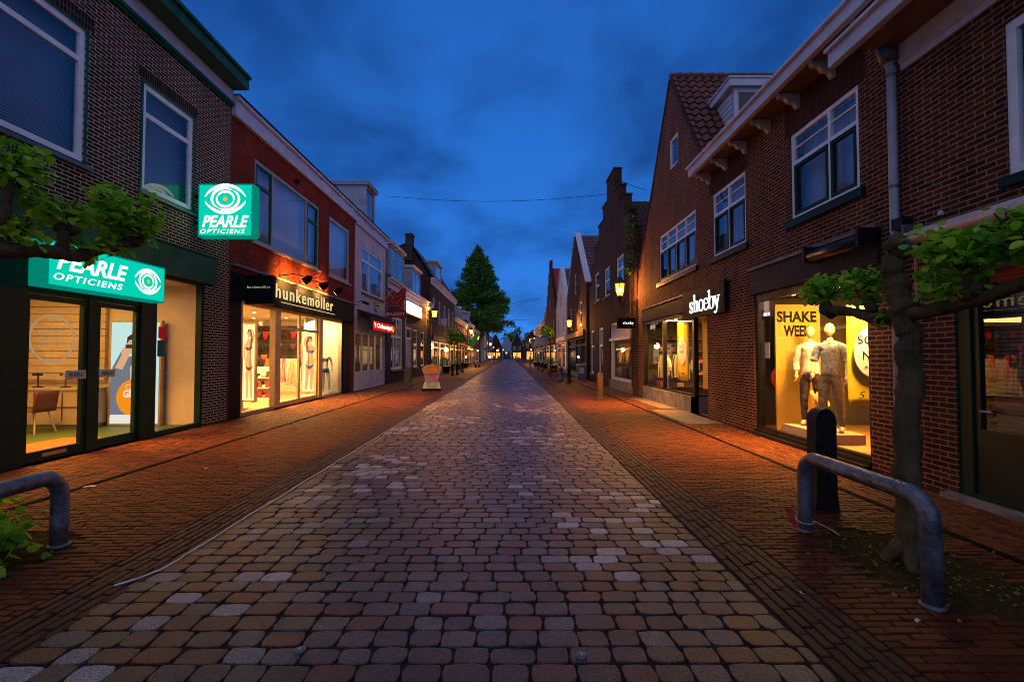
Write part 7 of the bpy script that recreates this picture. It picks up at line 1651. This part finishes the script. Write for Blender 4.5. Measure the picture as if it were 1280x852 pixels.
for (px_, py_, Y_) in LP_:
    a, b, c = ray(px_, py_); t_ = Y_ / b; post_lamp(a * t_, Y_, 1.6 + c * t_, (.55 + .3 * (k % 3)) * Y_ / 110, 'tiny lit post lamp far down the street %s of the road, %s in distance order' % (('left', wd_[sum(1 for q in LP_ if q[0] < 640 and q[2] < Y_)]) if px_ < 640 else ('right', wd_[sum(1 for q in LP_ if q[0] >= 640 and q[2] < Y_)]))); k += 1

# shop signs, flag and terrace further on
t = thing('green_flag', (XL, 78, 4.5), 'green flag on a slanted pole from the left facade', 'flag')
MB().tube([ML(76, 3.4, .0), ML(76, 5.4, 2.0)], .04, 6).build('pole', WHITE, t)
vs = []
for j in range(8):
    for i in range(8): u_, v_ = i / 7, j / 7; vs.append(ML(76 + .15 * math.sin(u_ * 6 + v_ * 3), 3.7 + u_ * 1.6 - v_ * 1.9 * (1 - .2 * u_), .4 + u_ * 1.5 + .1 * math.sin(v_ * 5)))
MB().add(vs, [(j * 8 + i, j * 8 + i + 1, (j + 1) * 8 + i + 1, (j + 1) * 8 + i) for j in range(7) for i in range(7)]).build('cloth', paint('flag_green', (.03, .42, .06), .7), t, smooth=True)
t = thing('lit_awning', (XL, 70, 2.9), 'small orange-red lit awning over the cafe terrace, left side', 'awning')
MB().add([ML(66, 3.4, 0), ML(74, 3.4, 0), ML(74, 2.8, 1.3), ML(66, 2.8, 1.3), ML(74, 2.6, 1.3), ML(66, 2.6, 1.3)], [(0, 1, 2, 3), (3, 2, 4, 5)]).build('cloth', paint('awning_orange', (.55, .10, .02), .7), t)
fbox(MB(), ML, 66.5, 73.5, 2.45, 2.58, 1.1, 1.28).build('lamp_strip', emit('strip_orange', (1, .40, .05), 6), t); MB().tube([ML(66, 2.62, 1.28), ML(74, 2.62, 1.28)], .04, 6).build('front_bar', DARK, t)
MB().tube([ML(66.2, 2.6, 1.28), ML(66.2, 0, 1.28)], .03, 6).build('post', DARK, t)
for k, (x, y) in enumerate(((-5.2, 63.5), (-5.0, 66.5), (-5.1, 69.5))):
    t = thing('terrace_table', (x, y, 0), 'orange-lit terrace table with bench outside the left cafe, %s' % ('nearest', 'second', 'farthest')[k], 'table', 'terrace tables')
    MB().box((x - .4, y - .4, .72), (x + .4, y + .4, .76)).build('table_top', WOODB, t); MB().tube([(x, y, 0), (x, y, .72)], .04, 6).build('leg', DARK, t); MB().box((x + .55, y - .6, .40), (x + .85, y + .6, .45)).build('bench', MATS['awning_orange'], t); MB().box((x + .6, y - .55, 0), (x + .8, y - .5, .4)).build('bench_leg', DARK, t); MB().box((x + .6, y + .5, 0), (x + .8, y + .55, .4)).build('bench_leg', DARK, t)
lamp_point((-5.2, 67, 2.4), 600, (1, .38, .06), .3); lamp_point((-5.6, 52, 2.6), 200, (1, .45, .12), .3)  # bare point lamps, no lantern modelled at either spot
for k, (y, z, cc, lb) in enumerate(((78, 3.6, (.25, .36, .52), 'pale blue round-cornered hanging sign on the right row'), (80.5, 3.9, (.04, .10, .42), 'dark blue hanging sign on the right row'), (66, 3.6, (.50, .50, .56), 'pale grey hanging sign beyond the stepped gable, right row'), (62, 3.5, (.30, .32, .5), 'small lilac shop board beside the narrow white house'))):
    t = thing('hanging_sign', (XR, y, z), lb, 'sign', 'hanging signs far along the right row'); w_ = 1.5; o = MB().box((XR - .2 - w_, y - .06, z - .55), (XR - .2, y + .06, z + .45)).build('board', paint('far_sign_%d' % 0 if k == 0 else 'far_sign_' + 'abcd'[k], cc, .5), t); bevel(o, .05, 3)
    MB().tube([(XR, y, z + .5), (XR - .2 - w_, y, z + .5)], .025, 6).build('bracket', DARK, t)

# ================================================================== STREET FURNITURE
ROD = paint('worn_galvanised_tube', (.19, .22, .27), .42, .3, 9, .6, metal=.35, col2=(.06, .06, .065), bscale=40)
def hoop(x, ya, yb, h, r_, label):
    t = thing('hoop_barrier', (x, (ya + yb) / 2, 0), label, 'barrier', 'steel hoop barriers at the lime trees'); R0 = .17; p = []
    p.append((x, ya, -.05)); p.append((x, ya, h - R0 - r_))
    for k in range(1, 9): a = math.pi / 2 * k / 8; p.append((x, ya + R0 * (1 - math.cos(a)), h - R0 - r_ + R0 * math.sin(a)))
    for k in range(0, 9): a = math.pi / 2 * k / 8; p.append((x, yb - R0 + R0 * math.sin(a), h - R0 - r_ + R0 * math.cos(a)))
    p.append((x, yb, h * .3)); p.append((x, yb, -.05)); MB().tube(p, r_, 20).build('tube', ROD, t, smooth=True)
    for y in (ya, yb): MB().lathe([(r_ * 1.25, 0), (r_ * 1.2, .012), (r_ * 1.02, .02)], (x, y, .002), 18).build('base_collar', LEAD, t)
    return t
hoop(2.70, 3.13, 4.47, .735, .060, 'worn grey steel hoop barrier in front of the right lime tree')
hoop(-3.80, 2.55, 4.13, .66, .063, 'worn grey steel hoop barrier at the lower left edge')
def bollard(x, y, h, w_, label, mat, grp='bollards', style='flat'):
    t = thing('bollard', (x, y, 0), label, 'bollard', grp)
    if style == 'flat':
        poly = [(-w_ * .56, 0), (w_ * .56, 0), (w_ * .56, .10), (w_ * .5, .13)] + [(w_ * .5 * math.cos(a), h - w_ * .5 + w_ * .62 * math.sin(a)) for a in [math.pi * k / 12 for k in range(13)]] + [(-w_ * .5, .13), (-w_ * .56, .10)]
        o = MB().prism(poly, [], lambda a, b, c: (x + a, y + w_ * .35 + c, b), w_ * .7).build('post', mat, t); bevel(o, .012)
    else: MB().lathe([(w_ * .55, 0), (w_ * .55, .1), (w_ * .42, .14), (w_ * .40, h - .2), (w_ * .5, h - .18), (w_ * .5, h - .1), (w_ * .3, h - .02), (.01, h)], (x, y, 0), 14).build('post', mat, t, smooth=True)
bollard(3.27, 5.10, 1.02, .215, 'dark round-topped wooden bollard before the mannequin window', paint('dark_bollard_wood', (.018, .017, .016), .7, .4, 7, .6, stretch=(4, 4, .8)))
bollard(3.20, 17.3, .98, .20, 'brown wooden bollard lit by the lantern, outside the stepped gable', WOODP)
bollard(-4.85, 23.0, 1.02, .30, 'grey weathered bollard left of the fries board', WOODG)
bollard(3.45, 28.6, .9, .24, 'dark bollard beside the electric cabinet, right pavement', DARK, style='r')
bollard(3.2, 30.6, .9, .24, 'grey iron bollard just left of the dark one, right pavement', LEAD, style='r')
for k, (x, y, lb) in enumerate(((-4.6, 38.5, 'short bollard nearest the first street tree'), (-4.5, 41.0, 'dark bollard directly before the left street tree stem'), (-4.6, 46.5, 'dark bollard past the left street trees'), (3.2, 48, 'dark bollard far along the right pavement'), (3.2, 55, 'farthest dark bollard on the right pavement'))): bollard(x, y, .95, .26, lb, DARK, style='r')
t = thing('electric_cabinet', (4.55, 31.2, 0), 'small pale grey cabinet against the brick corner, right side', 'cabinet'); bevel(MB().box((4.3, 31.0, .04), (4.85, 31.4, 1.05)).build('body', LEAD, t), .015); MB().box((4.28, 30.985, .95), (4.87, 31.42, 1.08)).build('lid', PVC, t); MB().box((4.40, 30.99, .45), (4.72, 30.998, .8)).build('label_plate', WHITE, t)
t = thing('wooden_bench', (3.4, 40, 0), 'orange-lit low wooden bench before the narrow white house', 'bench')
MB().box((3.0, 39.6, .40), (4.3, 40.1, .46)).build('seat', paint('bench_orange_wood', (.45, .16, .04), .6), t)
for x_ in (3.1, 4.15): MB().box((x_, 39.65, 0), (x_ + .07, 40.05, .4)).build('leg', DARK, t)
def planter(x, y, label, s=1.0, seed=1, mat=LEAFD):
    t = thing('planter', (x, y, 0), label, 'planter', 'plants in pots along the facades'); MB().lathe([(.20 * s, 0), (.28 * s, .38 * s), (.30 * s, .40 * s), (.25 * s, .41 * s)], (x, y, 0), 14).build('pot', DARK, t); leaf_cloud('foliage', blob_pts((x, y, .75 * s), .4 * s, 90, np.random.RandomState(seed)), .12, mat, t, seed)
for k, (x, y, lb) in enumerate(((-5.9, 44.5, 'potted plant at the foot of the dark brick house, nearest'), (-5.9, 55, 'potted plant further along the dark brick house'), (-5.8, 62.2, 'leafy pot before the terrace tables'), (4.2, 47, 'potted plant outside the narrow white house'), (4.1, 58, 'potted plant outside the small stepped gable'), (4.0, 66, 'dark bushy pot beneath the lilac shop board'), (3.9, 74, 'dark bushy pot beneath the pale blue sign'))): planter(x, y, lb, 1.5, 60 + k)
# the fries board
t = thing('fries_sign', (-3.57, 22, 0), 'cut-out sign board in the form of a cup full of fries, left pavement', 'sign')
fx, fy = -3.57, 22.0
MB().box((fx - .42, fy - .22, 0), (fx + .42, fy + .28, .10)).build('base', BLACK, t)
MB().prism([(-.40, .10), (.40, .10), (.34, .40), (-.34, .40)], [], lambda a, b, c: (fx + a, fy + .05 + c, b), .05).build('foot_board', WHITE, t)
cup = [(-.20, .16), (.20, .16), (.36, .78), (-.36, .78)]
MB().prism(cup, [], lambda a, b, c: (fx + a, fy + c, b), .06).build('cup', paint('cup_white', (.40, .40, .50), .5), t)
mb = MB(); stroke(mb, [(-.345, .74), (.345, .74)], .05, (fx, fy - .062, 0), U2, V, 1, 0, t=.004); stroke(mb, [(-.27, .42), (.27, .42)], .035, (fx, fy - .062, 0), U2, V, 1, 0, t=.004); mb.build('blue_band', paint('cup_blue', (.04, .08, .40), .5), t)
mb = MB(); write(mb, "VERSE", (fx - .25, fy - .064, .60), U2, V, .50, .09, thick=.004, offset=.03); write(mb, "FRITES", (fx - .26, fy - .064, .47), U2, V, .52, .11, thick=.004, offset=.03); mb.build('writing', paint('cup_red', (.70, .02, .03), .5), t)
mb = MB(); flat(mb, (fx, fy - .066, 0), U2, V, ell(0, .26, .13, .05)); mb.build('badge', paint('cup_lime', (.35, .40, .04), .5), t)
fr = [(.44 * math.cos(a) * (1 + .05 * math.sin(7 * a)), .95 + .25 * math.sin(a) * (1 + .08 * math.sin(9 * a))) for a in [2 * math.pi * k / 40 for k in range(40)]]
MB().prism(fr, [], lambda a, b, c: (fx + a, fy + .01 + c, b), .05).build('rim', paint('fries_pale', (.62, .34, .14), .6), t)
mb = MB()
for k in range(38):
    a = rnd.uniform(0, 6.28); q = rnd.random() ** .6 * .8; cx_, cz_ = fx + .40 * q * math.cos(a), .95 + .21 * q * math.sin(a); b = rnd.uniform(-.9, .9)
    mb.tube([(cx_ - .10 * math.cos(b), fy - .05 - rnd.uniform(0, .03), cz_ - .09 * math.sin(b)), (cx_ + .10 * math.cos(b), fy - .055 - rnd.uniform(0, .03), cz_ + .09 * math.sin(b))], .021, 4)
mb.build('fries', paint('fries_brown', (.75, .30, .05), .6, .35, 9), t)
# overhead wires
for (a, b, lb) in (((XL + .1, 27.0, 10.55), (XR + .3, 24.6, 9.9), 'thin cable slung across the street, nearest'), ((XL + .2, 92, 11.2), (XR, 84, 11.5), 'thin cable high across the far street'), ((XL + .2, 100, 8.6), (XR, 96, 8.8), 'lower thin cable across the far street'), ((XR + .2, 24.0, 10.5), (XR + 1.1, 21.5, 9.0), 'short guy wire from the stepped gable top')):
    P = [Vector(a).lerp(Vector(b), k / 20) - Vector((0, 0, (.35 if lb[0] == 't' else .05) * math.sin(math.pi * k / 20))) for k in range(21)]
    tag(MB().tube(P, .012 if a[1] < 60 else .022, 5).build('overhead_cable', DARK, None), lb, 'cable')
# the pale rope along the road edge, litter, studs, red tape
P = [(-2.74, 3.40, .012), (-2.66, 3.50, .012), (-2.60, 3.66, .010), (-2.585, 3.85, .012)] + [(-2.60 + .008 * math.sin(k * 1.7), 3.9 + k * .35, .010) for k in range(24)]
tag(MB().tube(P, .0065, 6).build('pale_rope', paint('rope_white', (.85, .80, .76), .8), None), 'thin pale cord lying along the left edge of the cobbled road', 'cord')
def litter(x, y, a, w_, label):
    c, s = math.cos(a), math.sin(a); o = [(x + c * p * w_ - s * q * w_ * .45, y + s * p * w_ + c * q * w_ * .45, .006 + .012 * r_) for p, q, r_ in ((-1, -1, 0), (0, -1, .6), (1, -1, .1), (1, 1, .5), (0, 1, 1), (-1, 1, .2))]
    b = MB().add(o, [(0, 1, 4, 5), (1, 2, 3, 4)]).build('paper_scrap', FABW, None); b.modifiers.new('t', 'SOLIDIFY').thickness = .002; tag(b, label, 'litter')
litter(-5.12, 5.95, .3, .06, 'white scrap of paper on the left pavement by the barrier'); litter(-4.3, 6.9, 1.2, .025, 'tiny white scrap further along the left pavement'); litter(2.45, 2.95, .5, .022, 'tiny pale scrap on the dark right pavement'); litter(1.95, 3.3, 2.0, .02, 'crumpled pale scrap at the right gutter strip')
for (px_, py_, lb) in ((375, 813, 'round metal stud set in a cobble left of centre'), (727, 820, 'round metal stud set in a cobble right of centre')):
    a, b, c = ray(px_, py_); t_ = -1.6 / c; t = thing('metal_stud', (a * t_, b * t_, 0), lb, 'stud'); MB().lathe([(.030, -.01), (.030, .010), (.020, .014), (.018, .010), (.004, .011)], (a * t_, b * t_, 0), 18).build('ring', LEAD, t, smooth=True); MB().lathe([(.010, .008), (.008, .016), (.001, .018)], (a * t_, b * t_, 0), 10).build('screw', ALU, t)
t = thing('red_tape', (2.70, 4.47, .05), 'scrap of red tape tied at the foot of the right barrier', 'tape')
vs = [(2.62 - .05 * k / 5 + .01 * math.sin(k * 2), 4.42 + .01 * k, .05 + .16 * k / 5) for k in range(6)]; vs += [(v[0] - .05, v[1] + .01, v[2] - .02) for v in vs]
MB().add(vs, [(k, k + 1, k + 7, k + 6) for k in range(5)]).build('tape', paint('tape_red', (.45, .01, .01), .4), t).modifiers.new('t', 'SOLIDIFY').thickness = .003
t = thing('cable_tie', (2.70, 4.47, .10), 'white cable tie with a loose end at the foot of the right barrier', 'cable tie')
MB().tube([(2.70 + .072 * math.cos(a), 4.47 + .072 * math.sin(a), .09 + .01 * math.sin(a)) for a in [2 * math.pi * k / 20 for k in range(21)]] + [(2.86, 4.40, .05), (2.92, 4.33, .01)], .005, 5).build('strap', FABW, t)
